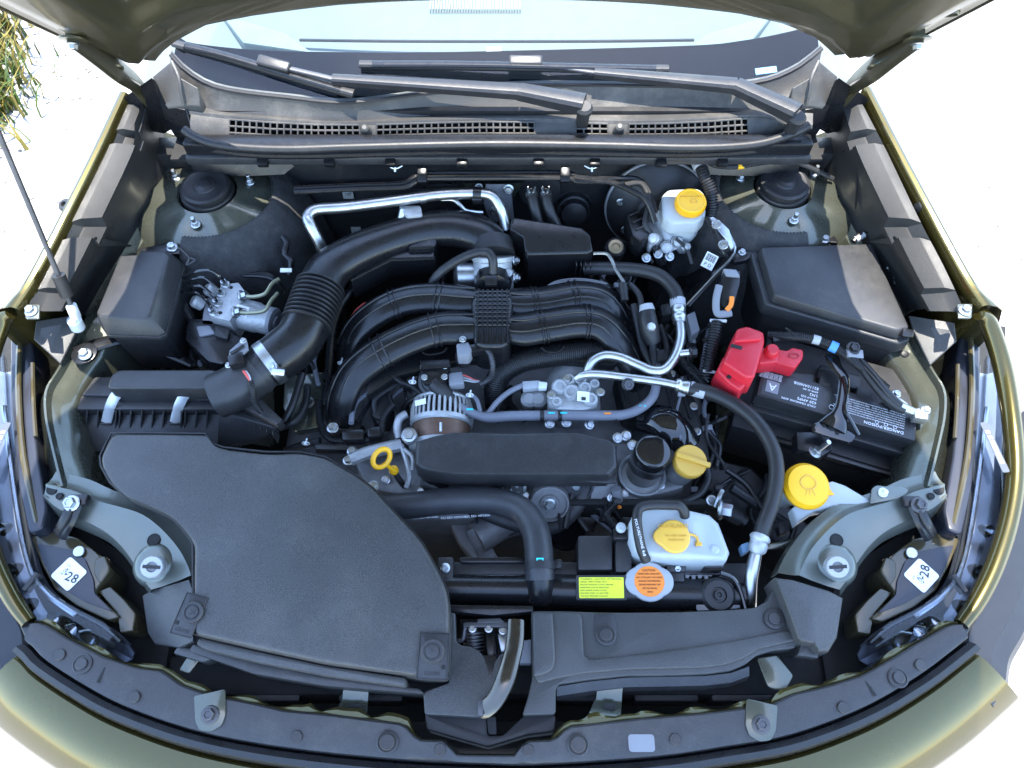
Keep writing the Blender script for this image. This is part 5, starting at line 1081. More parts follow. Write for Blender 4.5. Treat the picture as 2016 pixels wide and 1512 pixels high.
# ------------------------------------------------------------------ air conditioning compressor
acx = thing('compressor', 'cast aluminium air conditioning compressor top with pipe fittings', 'compressor', P(1130, 790, .72))
obj('shell', lathe(fr(P(1130, 830, .77), (0, 1, .15), (0, 0, 1)), [(.04, 0), (.05, .006), (.05, .08), (.04, .1)], 32), K['cast'], acx)
obj('valve_plate', prism([(1078, 770), (1096, 748), (1168, 746), (1180, 764), (1176, 800), (1150, 808), (1096, 806), (1080, 796)], .838, .04, .006, .008), K['cast'], acx)
for x, y, r in ((1100, 765, .015), (1122, 752, .012), (1143, 752, .012), (1126, 776, .016), (1160, 790, .014), (1168, 760, .01), (1098, 795, .01), (1148, 768, .013)):
    obj('boss', lathe(fr(P(x, y, .832), (random.uniform(-.2, .2), -.2, 1)), [(r, 0), (r, .012), (r*.8, .016), (r*.5, .016), (r*.45, .012)], 18), K['cast'], acx)
for x, y in ((1116, 745), (1138, 743), (1182, 772), (1085, 778)): bolt(acx, P(x, y, .845), .0065, (0, -.2, 1))
tg_ = obj('white_tag', box(fr(P(1148, 781, .85), (.2, -.3, 1)), .022, .018, .002, 0), K['paper'], acx)
obj('tag_print', box(fr(P(1149, 785, .8525), (.2, -.3, 1)), .008, .006, .0004, 0), K['ink'], tg_)
for x in (1042, 1060): obj('mount_lug', lathe(fr(P(x, 786, .8), (0, -.3, 1)), [(.016, -.02), (.016, .004), (.01, .008)], 18), K['cast'], acx)
cnw = thing('white_connector', 'pale grey wire connector joining the compressor lead', 'connector', P(1050, 756, .83))
obj('housing', prism([(1028, 750), (1062, 748), (1064, 762), (1030, 766)], .85, .014, .002), K['pgrey'], cnw)
obj('latch', prism([(1060, 750), (1078, 752), (1076, 764), (1060, 764)], .852, .012, .002), K['white'], cnw)
obj('lead', TP([(1030, 758, .845), (1005, 770, .84), (980, 790, .83), (962, 812, .822), (950, 818, .82)], .005, 10, 5), K['loom'], cnw)
# ------------------------------------------------------------------ grey wiring loom
gl = thing('wiring_loom', 'grey taped wiring loom looping across the front of the engine', 'wiring', P(1100, 818, .8))
obj('boot', TP([(852, 752, .85), (866, 766, .845), (888, 786, .838), (902, 798, .832)], [.014, .016, .011, .0085], 14, 5), K['rubber'], gl)
obj('loom', TP([(896, 794, .834), (920, 808, .83), (942, 818, .826), (965, 822, .826), (1010, 819, .828), (1090, 818, .83), (1190, 818, .832), (1230, 816, .832), (1262, 803, .834), (1284, 783, .836), (1292, 758, .838), (1294, 720, .835), (1290, 690, .83)], [.0075, .0075, .008, .0092, .0092, .0092, .0092, .0088, .0088, .0085, .008, .0075, .007], 14, 6), K['loom'], gl)
obj('branch', TP([(946, 818, .826), (940, 790, .83), (930, 778, .83)], .004, 8, 4), K['loom'], gl)
for x, y, m_ in ((925, 806, 'cyan'), (1086, 813, 'cyan'), (1110, 813, 'cyan'), (1265, 799, 'cyan'), (1196, 814, 'orange')):
    obj('tape_mark', box(fr(P(x, y, .8415), (0, -.2, 1)), .012, .003, .001, 0), K[m_], gl)
for x in (1063, 1098, 1206): obj('tape_band', TP([(x, 818.5, .830), (x+8, 818.5, .830)], .0099, 14, 0), K['dull'], gl)
for i, (x, y) in enumerate(((812, 752), (925, 778), (602, 873), (672, 715))):
    ct = thing('cable_tie', ('white cable tie beside the square valve', 'white cable tie below the grey plug', 'white cable tie on the loom behind the intake duct', 'white cable tie end left of the manifold runner')[i], 'cable tie', P(x, y, .82), 'white cable ties')
    z = .85 if i < 2 else .815
    obj('loop', tube([P(x, y, z)+Vector((.006*math.cos(a), 0, .006*math.sin(a))) for a in [k*.52 for k in range(12)]], .0013, 6, 0, True), K['white'], ct)
    obj('tail', TP([(x, y, z+.006), (x+2, y-10, z+.006)], .0014, 6, 0), K['white'], ct); obj('lock', box(fr(P(x, y+2, z+.004), (0, 0, 1)), .005, .005, .005, .001), K['white'], ct)
# black harnesses around the alternator and left cylinder head
hn = thing('left_harness', 'black wiring harness and plugs beside the left manifold runner', 'wiring', P(700, 850, .74))
obj('conduit', RP([(774, 740, .84), (790, 752, .84), (810, 760, .838), (830, 775, .832)], .0052, .0008, .003, 10), K['dull'], hn)
obj('conduit', RP([(628, 790, .79), (630, 830, .795), (645, 860, .80), (670, 868, .80), (720, 866, .80), (748, 855, .80), (756, 820, .805), (775, 795, .81)], .006, .0008, .003, 10), K['dull'], hn)
obj('tray', prism([(620, 872), (700, 872), (768, 868), (778, 840), (790, 842), (784, 880), (700, 886), (620, 884)], .802, .02, .002), K['satin'], hn)
for L in ([(672, 846), (716, 844), (716, 864), (674, 866)], [(722, 842), (748, 838), (750, 856), (724, 860)]): obj('plug', prism(L, .82, .02, .003), K['satin'], hn)
obj('vacuum_pipe', TP([(800, 815, .81), (786, 825, .81), (782, 845, .805), (786, 862, .80)], .0075, 12, 5), K['cast'], hn)
obj('duct_bundle', TP([(562, 888, .76), (600, 875, .785), (630, 868, .795)], .007, 10, 4), K['dull'], hn)
bolt(hn, P(655, 843, .815), .0085)
obj('coil_cover', prism([(724, 770), (760, 752), (776, 790), (760, 830), (730, 820)], .80, .05, .006, .008), K['dull'], hn)
# ------------------------------------------------------------------ belt cover and pulleys
bc = thing('belt_cover', 'long black plastic belt cover across the front of the engine', 'belt cover', P(1015, 895, .78))
obj('cover', domed([(818, 868), (850, 858), (888, 850), (1015, 849), (1140, 851), (1204, 866), (1215, 876), (1216, 918), (1200, 934), (1100, 935), (890, 934), (828, 922), (816, 912)], .862, .05, (1015, 893), None, .007), K['plastic'], bc, 40)
obj('skirt', prism([(985, 932), (1100, 934), (1206, 934), (1216, 926), (1214, 950), (1195, 952), (1090, 942)], .835, .006, .002), K['plastic'], bc)
def pulley(x, y, z, r, prof, m_, lab, par=None):
    t = thing('belt_pulley', lab, 'pulley', P(x, y, z)-Vector((0, 0, r)), 'accessory belt pulleys')
    M = fr(P(x, y, z), (0, -.75, .66)); obj('wheel', lathe(M, [(r, -.022), (r, -.002)]+[(r*a, b) for a, b in prof], 32), K[m_], t); return t, M
t, M = pulley(858, 950, .80, .024, [(.96, .002), (.9, .003), (.82, .001), (.5, .001), (.2, .001)], 'satin', 'small black idler pulley below the left end of the belt cover')
t, M = pulley(1010, 958, .80, .024, [(.95, .002), (.75, .003), (.72, 0), (.4, 0), (.36, .003), (.2, .003)], 'zinc', 'shiny steel idler pulley below the middle of the belt cover'); bolt(t, M @ Vector((0, 0, .001)), .008, (0, -.75, .66))
t, M = pulley(1082, 992, .79, .034, [(.97, .003), (.9, .003), (.86, -.004), (.5, -.004), (.45, 0), (.3, 0)], 'dcast', 'grey tensioner pulley with a bolt beside the radiator hose bend'); bolt(t, M @ Vector((0, 0, 0)), .0095, (0, -.75, .66))
t, M = pulley(1134, 956, .795, .032, [(.96, .002), (.85, .002), (.8, -.003), (.3, -.003)], 'steel', 'dark pulley half hidden under the belt cover beside the oil filter'); bolt(t, M @ Vector((0, 0, -.002)), .008, (0, -.75, .66))
t, M = pulley(985, 1010, .74, .05, [(.97, .002), (.9, .002), (.86, -.006), (.3, -.006), (.25, .004)], 'steel', 'large crank pulley hidden low behind the radiator hose'); bolt(t, M @ Vector((0, 0, .002)), .01, (0, -.75, .66))
t, M = pulley(1115, 1052, .73, .034, [(.97, .002), (.9, .002), (.86, -.006), (.3, -.006)], 'gloss', 'glossy black lower pulley beside the fan relay block')
bt_ = thing('drive_belt', 'black drive belt running round the accessory pulleys', 'belt', P(1020, 970, .76))
obj('band', tube([P(836, 950, .80), P(900, 938, .802), P(1010, 938, .802), P(1100, 935, .80), P(1160, 950, .79), P(1110, 1030, .76), P(1040, 1040, .75), P(950, 1010, .76)], .009, 8, 5, True, sq=(1.2, .25)), K['rubber'], bt_)
# ------------------------------------------------------------------ dipstick
dp = thing('dipstick', 'yellow ring handle of the oil dipstick beside the belt cover', 'dipstick', P(778, 928, .79))
c_ = P(751, 902, .852); M = fr(c_, (.25, -.55, .75), (.5, .6, .3))
obj('ring', tube([M @ Vector((.0125*math.cos(k*math.pi/12), .017*math.sin(k*math.pi/12), 0)) for k in range(24)], .0045, 10, 0, True), K['yellow'], dp)
obj('stem', TP([(758, 912, .842), (768, 921, .83), (777, 928, .82)], [.004, .0036, .0038], 10, 3), K['yellow'], dp)
obj('stopper', lathe(fr(P(777, 928, .812), (-.3, .2, 1)), [(.008, 0), (.0085, .006), (.006, .01)], 18), K['yellow'], dp)
obj('guide_tube', TP([(777, 930, .812), (790, 950, .78), (806, 966, .74)], .0055, 10, 3), K['steel'], dp)
# ------------------------------------------------------------------ oil filter and filler
of = thing('oil_filter', 'glossy black spin-on oil filter beside the belt cover', 'oil filter', P(1264, 935, .775))
Z = Vector((0, 0, 1)); ob = P(1264, 934, .785)
obj('cup', lathe(fr(ob, (0, 0, 1)), [(.036, -.02), (.041, -.004), (.042, .004), (.040, .006), (.037, .004), (.034, -.006)], 36), K['cast'], of)
bf = P(1268, 925, .79); tf = P(1287, 886, .868)
obj('canister', lathe(fr(bf, tf-bf), [(.030, -.01), (.030, .02), (.031, .024), (.031, .05), (.0315, .052), (.0315, (tf-bf).length-.008), (.030, (tf-bf).length-.002), (.026, (tf-bf).length), (.008, (tf-bf).length-.001)], 40), K['gloss'], of, 50)
ol = thing('oil_filler_cap', 'mustard yellow oil filler cap with raised grip bar', 'oil cap', P(1356, 925, .79))
cpn = P(1355, 912, .84); M = fr(cpn, (.12, -.1, 1))
obj('neck', lathe(M, [(.024, -.05), (.024, -.004), (.027, -.002)], 28), K['dcast'], ol)
obj('cap', lathe(M, [(.028, 0), (.0285, .003), (.0285, .013), (.027, .016), (.0265, .0165)], 40), K['mustard'], ol)
obj('grip', box(M @ Matrix.Rotation(R(-16), 4, 'Z') @ Matrix.Translation((.002, 0, .014)), .06, .0085, .009, .002), K['mustard'], ol)
fp_ = thing('filler_pipe', 'glossy black oil filler duct behind the oil filter', 'pipe', P(1310, 845, .74))
obj('duct', TP([(1262, 822, .80), (1300, 826, .82), (1330, 850, .82), (1358, 880, .80)], [.022, .03, .03, .025], 16, 5, sq=(1, .6)), K['gloss'], fp_)
for L, r in (([(1385, 905, .80), (1395, 940, .79), (1375, 975, .78), (1330, 990, .77)], .007), ([(1415, 985, .78), (1440, 1010, .78), (1470, 1030, .78)], .008), ([(1440, 960, .77), (1500, 1000, .75), (1560, 1040, .72)], .009), ([(1130, 960, .78), (1120, 1000, .77), (1112, 1040, .76)], .006), ([(1180, 980, .76), (1190, 1020, .75), (1215, 1040, .75)], .006)):
    t = thing('engine_hose', {1385: 'thin black hose curling round the oil filler neck', 1415: 'short black sensor lead beside the coolant reservoir', 1440: 'black hose low behind the washer neck', 1130: 'thin black rod below the belt cover', 1180: 'thin black lead behind the fan relay block'}[L[0][0]], 'hose', P(*L[1])-Vector((0, 0, .02)), 'small engine hoses')
    obj('hose', TP(L, r, 10, 5), K['rubber'], t)
sw = thing('pressure_switch', 'metal pressure switch with black plug behind the coolant reservoir', 'sensor', P(1420, 1000, .76))
obj('hex_body', hexbolt(fr(P(1416, 1003, .80), (.6, -.2, .2)), .012, .022), K['zinc'], sw); obj('stub', TP([(1408, 998, .80), (1416, 978, .81), (1422, 966, .81)], .0045, 8, 3), K['zinc'], sw); obj('plug', TP([(1432, 1010, .80), (1456, 1022, .79)], .012, 12, 0), K['dull'], sw)
wr = thing('oil_sensor', 'small sensor plug with orange and white wire below the oil filter', 'sensor', P(1215, 985, .75))
obj('plug', TP([(1213, 962, .80), (1216, 985, .78)], .009, 12, 0), K['grey'], wr); obj('wire', TP([(1216, 985, .78), (1220, 1000, .77)], .004, 8, 0), K['orange'], wr)
# ------------------------------------------------------------------ firewall pipework
fp1 = thing('refrigerant_pipe', 'bare aluminium refrigerant pipe bent across the firewall', 'pipe', P(800, 400, .9))
obj('pipe', TP([(642, 512, .86), (630, 480, .9), (612, 446, .93), (606, 428, .937), (622, 413, .94), (680, 408, .94), (760, 398, .94), (860, 384, .94), (935, 381, .94), (968, 386, .94), (984, 408, .925), (992, 432, .905), (996, 452, .89)], .0108, 16, 8), K['alu'], fp1)
obj('pipe_joint', TP([(826, 389, .94), (838, 387, .94)], .0118, 16, 0), K['alu'], fp1)
clp = obj('pipe_clip', TP([(932, 381, .94), (948, 382, .94)], .0128, 16, 0), K['satin'], fp1)
obj('clip_leg', box(fr(P(940, 398, .915), (0, -.5, 1)), .02, .012, .03, .003), K['satin'], clp)
obj('branch_pipe', TP([(795, 412, .925), (790, 432, .91), (782, 448, .89)], .009, 12, 4), K['alu'], fp1)
obj('branch_block', prism([(784, 404), (828, 404), (832, 424), (800, 426)], .93, .02, .004, .006), K['cast'], fp1)
obj('capillary', TP([(868, 392, .925), (892, 393, .925), (905, 402, .92), (918, 414, .91), (950, 418, .9)], .004, 8, 5), K['alu'], fp1)
fb2 = thing('firewall_bracket', 'pale sheet metal bracket with bolts at the middle of the firewall', 'bracket', P(980, 400, .85))
obj('back_plate', solid([PY(*v, 1.118) for v in ((910, 360), (1032, 360), (1008, 392), (940, 392))], [PY(*v, 1.126) for v in ((910, 360), (1032, 360), (1008, 392), (940, 392))], .001), K['bay'], fb2)
obj('mount_block', solid([PY(*v, 1.09) for v in ((956, 362), (1006, 362), (1012, 430), (965, 440), (952, 400))], [PY(*v, 1.12) for v in ((956, 362), (1006, 362), (1012, 430), (965, 440), (952, 400))], .004), K['grey'], fb2)
bolt(fb2, PY(1001, 372, 1.088), .009, (0, -1, .4)); bolt(fb2, PY(973, 415, 1.088), .008, (0, -1, .4)); bolt(fb2, PY(943, 368, 1.11), .007, (0, -1, .4))
bp2 = thing('bulkhead_pipes', 'two long black pipes clipped along the top of the firewall', 'pipes', P(980, 350, .95))
for k in range(2):
    d = 9*k
    obj('pipe', TP([(580, 372+d*.6, .955), (700, 366+d*.6, .96), (790, 362+d*.7, .962), (815, 350+d, .968), (835, 342+d, .97), (960, 341+d, .97), (1110, 341+d, .97), (1140, 350+d*.8, .968), (1200, 352+d*.7, .965), (1250, 352+d*3, .96), (1275, 372+d*3, .95), (1290, 420+d*2, .93)], .0055, 10, 6), K['satin'], bp2)
for x in (832, 1112): obj('pipe_clip', box(fr(P(x, 346, .972), (0, -.5, 1)), .018, .03, .012, .002), K['satin'], bp2)
hh = thing('heater_hoses', 'pair of black heater hoses with wire clamps at the firewall', 'hoses', P(1075, 410, .85))
for x0, x1 in ((1046, 1062), (1074, 1096)):
    obj('hose', TP([(x0, 372, .93), (x0+2, 390, .925), (x0+8, 415, .91), (x1, 445, .885), (x1+10, 470, .86)], .0105, 14, 5), K['rubber'], hh)
    c_ = obj('wire_clamp', TP([(x0, 380, .928), (x0+1.5, 388, .926)], .0118, 16, 0), K['zinc'], hh)
    for s_ in (-1, 1): obj('clamp_tab', TP([(x0+4*s_, 378, .938), (x0+7*s_, 368, .942)], .0022, 6, 0), K['zinc'], c_)
obj('grommet', lathe(fr(PY(1062, 372, 1.128), (0, -1, .3)), [(.045, 0), (.043, .004), (.03, .006)], 28), K['rubber'], hh)
gr = thing('rubber_grommet', 'crinkled black rubber grommet on the firewall beside the hoses', 'grommet', PY(1130, 410, 1.1))
obj('boot', lathe(fr(PY(1128, 405, 1.13), (0, -1, .35)), [(.045, 0), (.042, .01), (.038, .012), (.034, .024), (.03, .026), (.026, .04), (.014, .044)], 28), K['rubber'], gr)
ins = thing('firewall_insulation', 'dark moulded insulation panel on the firewall with white tabs', 'insulation', PY(700, 440, 1.1))
obj('panel', solid([PY(*v, 1.115) for v in ((582, 376), (596, 366), (900, 362), (905, 450), (600, 560), (585, 540))], [PY(*v, 1.13) for v in ((582, 376), (596, 366), (900, 362), (905, 450), (600, 560), (585, 540))], .004), K['dull'], ins)
obj('panel_edge', tube([PY(*v, 1.112) for v in ((590, 540), (584, 400), (594, 372), (640, 368), (900, 362))], .006, 8, 3), K['satin'], ins)
for x, y in ((685, 380), (702, 456)): obj('tab', box(fr(PY(x, y, 1.112), (0, -1, .2), (0, 0, 1)), .022, .026, .002, .001), mat('cream_tab', (.3, .3, .26), .6), ins); bolt(ins, PY(x, y, 1.109), .004, (0, -1, .3))
# ------------------------------------------------------------------ brake booster, master cylinder, reservoir
bb = thing('brake_booster', 'round dark brake booster on the firewall behind the fluid reservoir', 'brake booster', P(1290, 420, .78))
bcn = PY(1290, 405, 1.09); M = fr(bcn, (0, -1, .25), (0, 0, 1))
obj('shell', lathe(M, [(.095, -.03), (.1, -.006), (.1, .004), (.094, .01), (.08, .016), (.06, .03), (.045, .034), (.04, .04), (.02, .042)], 44), K['dull'], bb)
obj('rim', tube([M @ Vector((.1*math.cos(k*math.pi/22), .1*math.sin(k*math.pi/22), 0)) for k in range(44)], .004, 8, 0, True), K['dcast'], bb)
bolt(bb, M @ Vector((-.075, .02, .017)), .007, (0, -1, .25)); bolt(bb, M @ Vector((-.06, -.045, .02)), .007, (0, -1, .25))
mc = thing('master_cylinder', 'cast brake master cylinder with black plugs under the reservoir', 'brake cylinder', P(1300, 480, .8))
obj('cylinder', TP([(1296, 420, .9), (1310, 455, .885), (1328, 492, .865)], [.022, .02, .018], 18, 4), K['cast'], mc)
obj('flange', prism([(1262, 440), (1296, 430), (1306, 470), (1278, 486)], .895, .02, .004, .006), K['cast'], mc)
pg = obj('sensor_plug', prism([(1232, 420), (1256, 412), (1280, 460), (1262, 476), (1246, 464)], .915, .05, .004, .006), K['satin'], mc)
for k in range(3): obj('plug_rib', TP([(1240+k*6, 424+k*14, .917), (1258+k*6, 416+k*14, .917)], .0022, 6, 0), K['dull'], pg)
for x, y in ((1262, 484), (1318, 505), (1272, 508), (1296, 500)): bolt(mc, P(x, y, .875), .0075, (random.uniform(-.4, .4), -.5, .8))
for k in range(3): obj('pipe', TP([(1282+k*10, 486, .885), (1276+k*14, 500, .87), (1284+k*12, 516, .85)], .004, 8, 4), K['zinc'], mc)
for x, y, z, r0, n_ in ((1330, 476, .885, .012, (.2, -.6, .7)), (1345, 486, .88, .009, (.5, -.5, .7)), (1312, 486, .88, .013, (-.1, -.7, .6)), (1288, 470, .9, .011, (-.4, -.5, .7))): obj('fitting', lathe(fr(P(x, y, z), n_), [(r0, -.012), (r0, .006), (r0*.8, .008), (r0*.8, .014), (r0*.5, .016)], 18), K['cast'], mc)
obj('booster_cap', lathe(M @ Matrix.Translation((.02, .03, .018)), [(.03, 0), (.028, .01), (.02, .014)], 24), K['dull'], mc)
obj('lead', TP([(1330, 470, .9), (1352, 490, .885), (1362, 520, .87)], .004, 8, 4), K['rubber'], mc)
obj('conduit', RP([(1270, 470, .895), (1290, 492, .88), (1305, 520, .85)], .006, .0008, .003, 10), K['dull'], mc)
obj('lead', TP([(1230, 365, .955), (1262, 362, .955), (1278, 395, .94), (1270, 440, .92), (1282, 462, .905)], .006, 10, 5), K['rubber'], mc)
fr1 = thing('brake_fluid_reservoir', 'milky brake fluid reservoir with yellow screw cap', 'reservoir', P(1345, 430, .87))
tank_ = obj('tank', prism([(1303, 384), (1316, 372), (1374, 369), (1388, 380), (1390, 422), (1376, 436), (1322, 438), (1306, 424)], .945, .034, .006, .008, .04, 3), K['milk'], fr1, 40)
obj('lower_tank', prism([(1318, 420), (1376, 420), (1380, 440), (1366, 456), (1332, 456), (1316, 442)], .912, .035, .006, .008), K['milk'], fr1)
M = fr(P(1357, 407, .945), (0, -.08, 1)); cpo = obj('cap', lathe(M, [(.027, 0), (.0285, .003), (.0285, .017), (.027, .0195), (.024, .0195), (.023, .0185)], 40), K['yellow'], fr1)
for k in range(30): obj('grip_ridge', box(M @ Matrix.Rotation(R(12*k), 4, 'Z') @ Matrix.Translation((.0285, 0, .004)), .0016, .0016, .012, 0), K['yellow'], cpo)
obj('cap_emblem', tube([M @ Vector((.006*math.cos(k*.524)+.004, .005*math.sin(k*.524)-.002, .019)) for k in range(12)], .0008, 6, 0, True), K['mustard'], cpo)
text('BRAKE FLUID DOT 3', M @ Matrix.Translation((0, .009, .019)), .0042, K['mustard'], cpo)
lbq = obj('tank_label', plate(fr(P(1358, 436, .93), (0, -.75, .66)), [(-.017, -.004), (.017, -.004), (.017, .004), (-.017, .004)], .0005, 0), K['paper'], fr1)
text('G1', fr(P(1366, 436, .9312), (0, -.75, .66)), .0075, K['ink'], lbq)
obj('level_plug', prism([(1336, 474), (1354, 474), (1352, 490), (1338, 490)], .88, .015, .002), K['grey'], fr1)
# ------------------------------------------------------------------ suction hose and aluminium pipe
sh = thing('suction_hose', 'black rubber hose with crimped end dropping to an aluminium pipe', 'hose', P(1340, 590, .82))
obj('hose', TP([(1150, 528, .87), (1200, 528, .88), (1260, 532, .89), (1302, 545, .893), (1328, 572, .892), (1334, 596, .888)], .0128, 16, 6), K['rubber'], sh)
obj('sleeve', TP([(1334, 590, .888), (1335, 604, .886)], .0142, 18, 0), K['pgrey'], sh)
obj('crimp', TP([(1335, 604, .886), (1336, 612, .885), (1337, 616, .884), (1337, 624, .883), (1338, 630, .882), (1338, 636, .881)], [.0128, .0135, .0118, .0142, .0122, .0128], 18, 4), K['alu'], sh)
obj('pipe', TP([(1338, 632, .882), (1340, 665, .88), (1330, 700, .878), (1310, 726, .876), (1285, 730, .875), (1255, 718, .873), (1222, 704, .87), (1190, 700, .868), (1166, 712, .862), (1155, 735, .85)], .0088, 16, 7), K['alu'], sh)
obj('port', TP([(1330, 697, .878), (1356, 694, .882)], .0065, 12, 0), K['alu'], sh); obj('port_cap', hexbolt(fr(P(1356, 694, .882), (1, 0, .1)), .0095, .014, 1.05), K['satin'], sh)
dh = thing('discharge_hose', 'long black hose arching past the battery from a crimped aluminium pipe', 'hose', P(1500, 900, .8))
obj('pipe', TP([(1135, 745, .855), (1150, 738, .865), (1180, 737, .868), (1240, 744, .87), (1300, 752, .872), (1338, 760, .873)], .0072, 14, 6), K['alu'], dh)
obj('port', lathe(fr(P(1236, 752, .875), (0, -.5, .8)), [(.006, 0), (.006, .01)], 12), K['alu'], dh); obj('port_cap', hexbolt(fr(P(1236, 757, .88), (0, -.5, .8)), .0095, .014, 1.05), K['steel'], dh)
obj('crimp', TP([(1330, 758, .873), (1336, 759, .873), (1342, 761, .873), (1352, 763, .873), (1358, 764, .873)], [.0105, .013, .011, .0128, .012], 18, 4), K['alu'], dh)
obj('sleeve', TP([(1358, 764, .873), (1366, 766, .873), (1388, 772, .874)], .0128, 18, 3), K['pgrey'], dh)
obj('hose', TP([(1356, 764, .873), (1400, 774, .876), (1446, 796, .882), (1490, 832, .89), (1520, 880, .893), (1529, 930, .89), (1521, 985, .88), (1505, 1030, .87), (1495, 1062, .86)], .0125, 18, 7), K['rubber'], dh)
obj('end_crimp', TP([(1498, 1054, .862), (1496, 1060, .861), (1494, 1066, .859), (1493, 1074, .857), (1491, 1082, .854), (1490, 1086, .852)], [.0138, .0165, .0135, .0145, .0138, .012], 18, 4), K['cast'], dh)
obj('lower_pipe', TP([(1490, 1086, .852), (1484, 1108, .846), (1478, 1140, .838), (1476, 1180, .82), (1476, 1210, .79)], [.009, .0105, .0105, .0105, .0105], 16, 5), K['alu'], dh)
# ------------------------------------------------------------------ main fuse box
mf_ = thing('main_fuse_box', 'large black main fuse box lid behind the battery', 'fuse box', P(1640, 580, .74))
lt_ = loop([(1498, 486, .925), (1716, 479, .925), (1790, 643, .925), (1768, 650, .925), (1526, 579, .925)])
c_ = sum(lt_, Vector())/5
def ex(L, s, dz, dv=Vector((0, -.004, 0))): return [Vector((c_.x+(v.x-c_.x)*s, c_.y+(v.y-c_.y)*s, v.z+dz))+dv for v in L]
lid_ = obj('lid', solid(fil(lt_, .006), fil(ex(lt_, 1.03, -.02), .006), .0035, 3), K['plastic'], mf_, 40)
obj('lid_rim', solid(fil(ex(lt_, 1.1, -.022), .008), fil(ex(lt_, 1.13, -.05), .008), .003, 3), K['plastic'], mf_, 40)
obj('case', solid(fil(ex(lt_, 1.06, -.05), .008), fil(ex(lt_, 1.0, -.17), .008), .003), K['dull'], mf_)
obj('lid_latch', box(fr(P(1778, 656, .91), (.2, -.5, .8)), .022, .014, .014, .002), K['satin'], mf_)
obj('case_rail', box(fr(P(1560, 655, .86), (.15, -.8, .4)) @ Matrix.Rotation(R(-18), 4, 'Z'), .045, .005, .004, .001), K['satin'], mf_)
ml_ = obj('mount_ear', prism([(1436, 500), (1456, 484), (1492, 482), (1496, 492), (1470, 512), (1444, 516)], .9, .012, .003, .005), K['satin'], mf_); bolt(ml_, P(1461, 497, .901), .006)
obj('rear_ear', prism([(1600, 474), (1612, 462), (1642, 462), (1652, 478)], .905, .01, .003, .005), K['satin'], mf_); bolt(mf_, P(1624, 472, .907), .0075)
for k, L in enumerate(([(1680, 476, .915), (1692, 464, .92), (1712, 462, .92), (1730, 478, .915), (1745, 505, .91), (1752, 535, .9)], [(1722, 478, .91), (1736, 500, .905), (1758, 535, .9), (1762, 560, .89)])): obj('lead', TP(L, .0055-.001*k, 10, 5), K['rubber'], mf_)
obj('lead_tape', TP([(1684, 472, .917), (1700, 462, .92)], .0065, 10, 3), K['pgrey'], mf_); obj('plug_tail', TP([(1746, 526, .905), (1760, 532, .905), (1762, 548, .9)], .003, 8, 3), K['pgrey'], mf_)
# ------------------------------------------------------------------ battery
bt = thing('battery', 'black car battery with white printed labels in its tray', 'battery', P(1650, 790, .66))
fl_, fr_ = P(1490, 777, .866), P(1802, 868, .866); ux = (fr_-fl_).normalized(); LB_ = (fr_-fl_).length; uy = Vector((-ux.y, ux.x, 0))
MB = Matrix((ux, uy, Vector((0, 0, 1)))).transposed().to_4x4(); MB.translation = (fl_+fr_)/2+uy*0
def B(x, y, z=0): return MB @ Vector((x, y, z))
hl = LB_/2
obj('case', box(MB @ Matrix.Translation((0, .075, -.19)), LB_-.008, .15, .165, .003), K['plastic'], bt)
cvr = obj('top_cover', solid([B(-hl, 0), B(hl, 0), B(hl, .056), B(hl-.06, .056), B(hl-.06, .075), B(.03, .075), B(.03, .06), B(-.045, .06), B(-.045, .075), B(-hl+.02, .06), B(-hl, .056)], [v-Vector((0, 0, .03)) for v in [B(-hl, 0), B(hl, 0), B(hl, .056), B(hl-.06, .056), B(hl-.06, .075), B(.03, .075), B(.03, .06), B(-.045, .06), B(-.045, .075), B(-hl+.02, .06), B(-hl, .056)]], .0025), K['plastic'], bt)
obj('rear_shelf', box(MB @ Matrix.Translation((0, .105, -.03)), LB_, .085, .012, .003), K['dull'], bt)
obj('hand_grip', box(MB @ Matrix.Translation((.0, .09, -.02)), .075, .03, .014, .004, 3), K['plastic'], bt)
for x in (-.05, .055): obj('vent_block', box(MB @ Matrix.Translation((x+.04, .075, -.02)), .05, .035, .017, .004), K['plastic'], bt)
obj('front_step', box(MB @ Matrix.Translation((0, -.004, -.055)), LB_+.004, .012, .02, .002), K['plastic'], bt)
tr2 = obj('tray', solid([B(-hl-.02, -.03, -.075), B(hl+.02, -.03, -.075), B(hl+.02, .16, -.075), B(-hl-.02, .16, -.075)], [B(-hl-.01, -.02, -.2), B(hl+.01, -.02, -.2), B(hl+.01, .15, -.2), B(-hl-.01, .15, -.2)], .004), K['dull'], bt)
obj('tray_lip', box(MB @ Matrix.Translation((.02, -.034, -.085)), LB_*.9, .012, .018, .003), K['satin'], tr2)
# print: mirrored round so it reads from the far side, as in the photo
def BT(x, y, a=180): return MB @ Matrix.Translation((x, y, .0006)) @ Matrix.Rotation(R(a), 4, 'Z')
lbm = mat('battery_label_film', (.022, .023, .026), .35, var=.15)
for x0, x1 in ((-hl+.006, -hl+.105), (.012, hl-.012)):
    obj('label_film', solid([B(x0, .004, .0004), B(x1, .004, .0004), B(x1, .052, .0004), B(x0, .052, .0004)], [B(x0, .004, -.001), B(x1, .004, -.001), B(x1, .052, -.001), B(x0, .052, -.001)]), lbm, cvr)
xa = -hl+.1
for k, (s_, sz) in enumerate((('COLD CRANKING AMPS', .0052), ('620 AMPS', .0075), ('GROUP SIZE', .0048), ('LN2', .0075), ('60HR 62 AH', .0048), ('82110AN00B', .0075))):
    text(s_, BT(xa, .009+.0075*k), sz, K['wink'], cvr, align='LEFT')
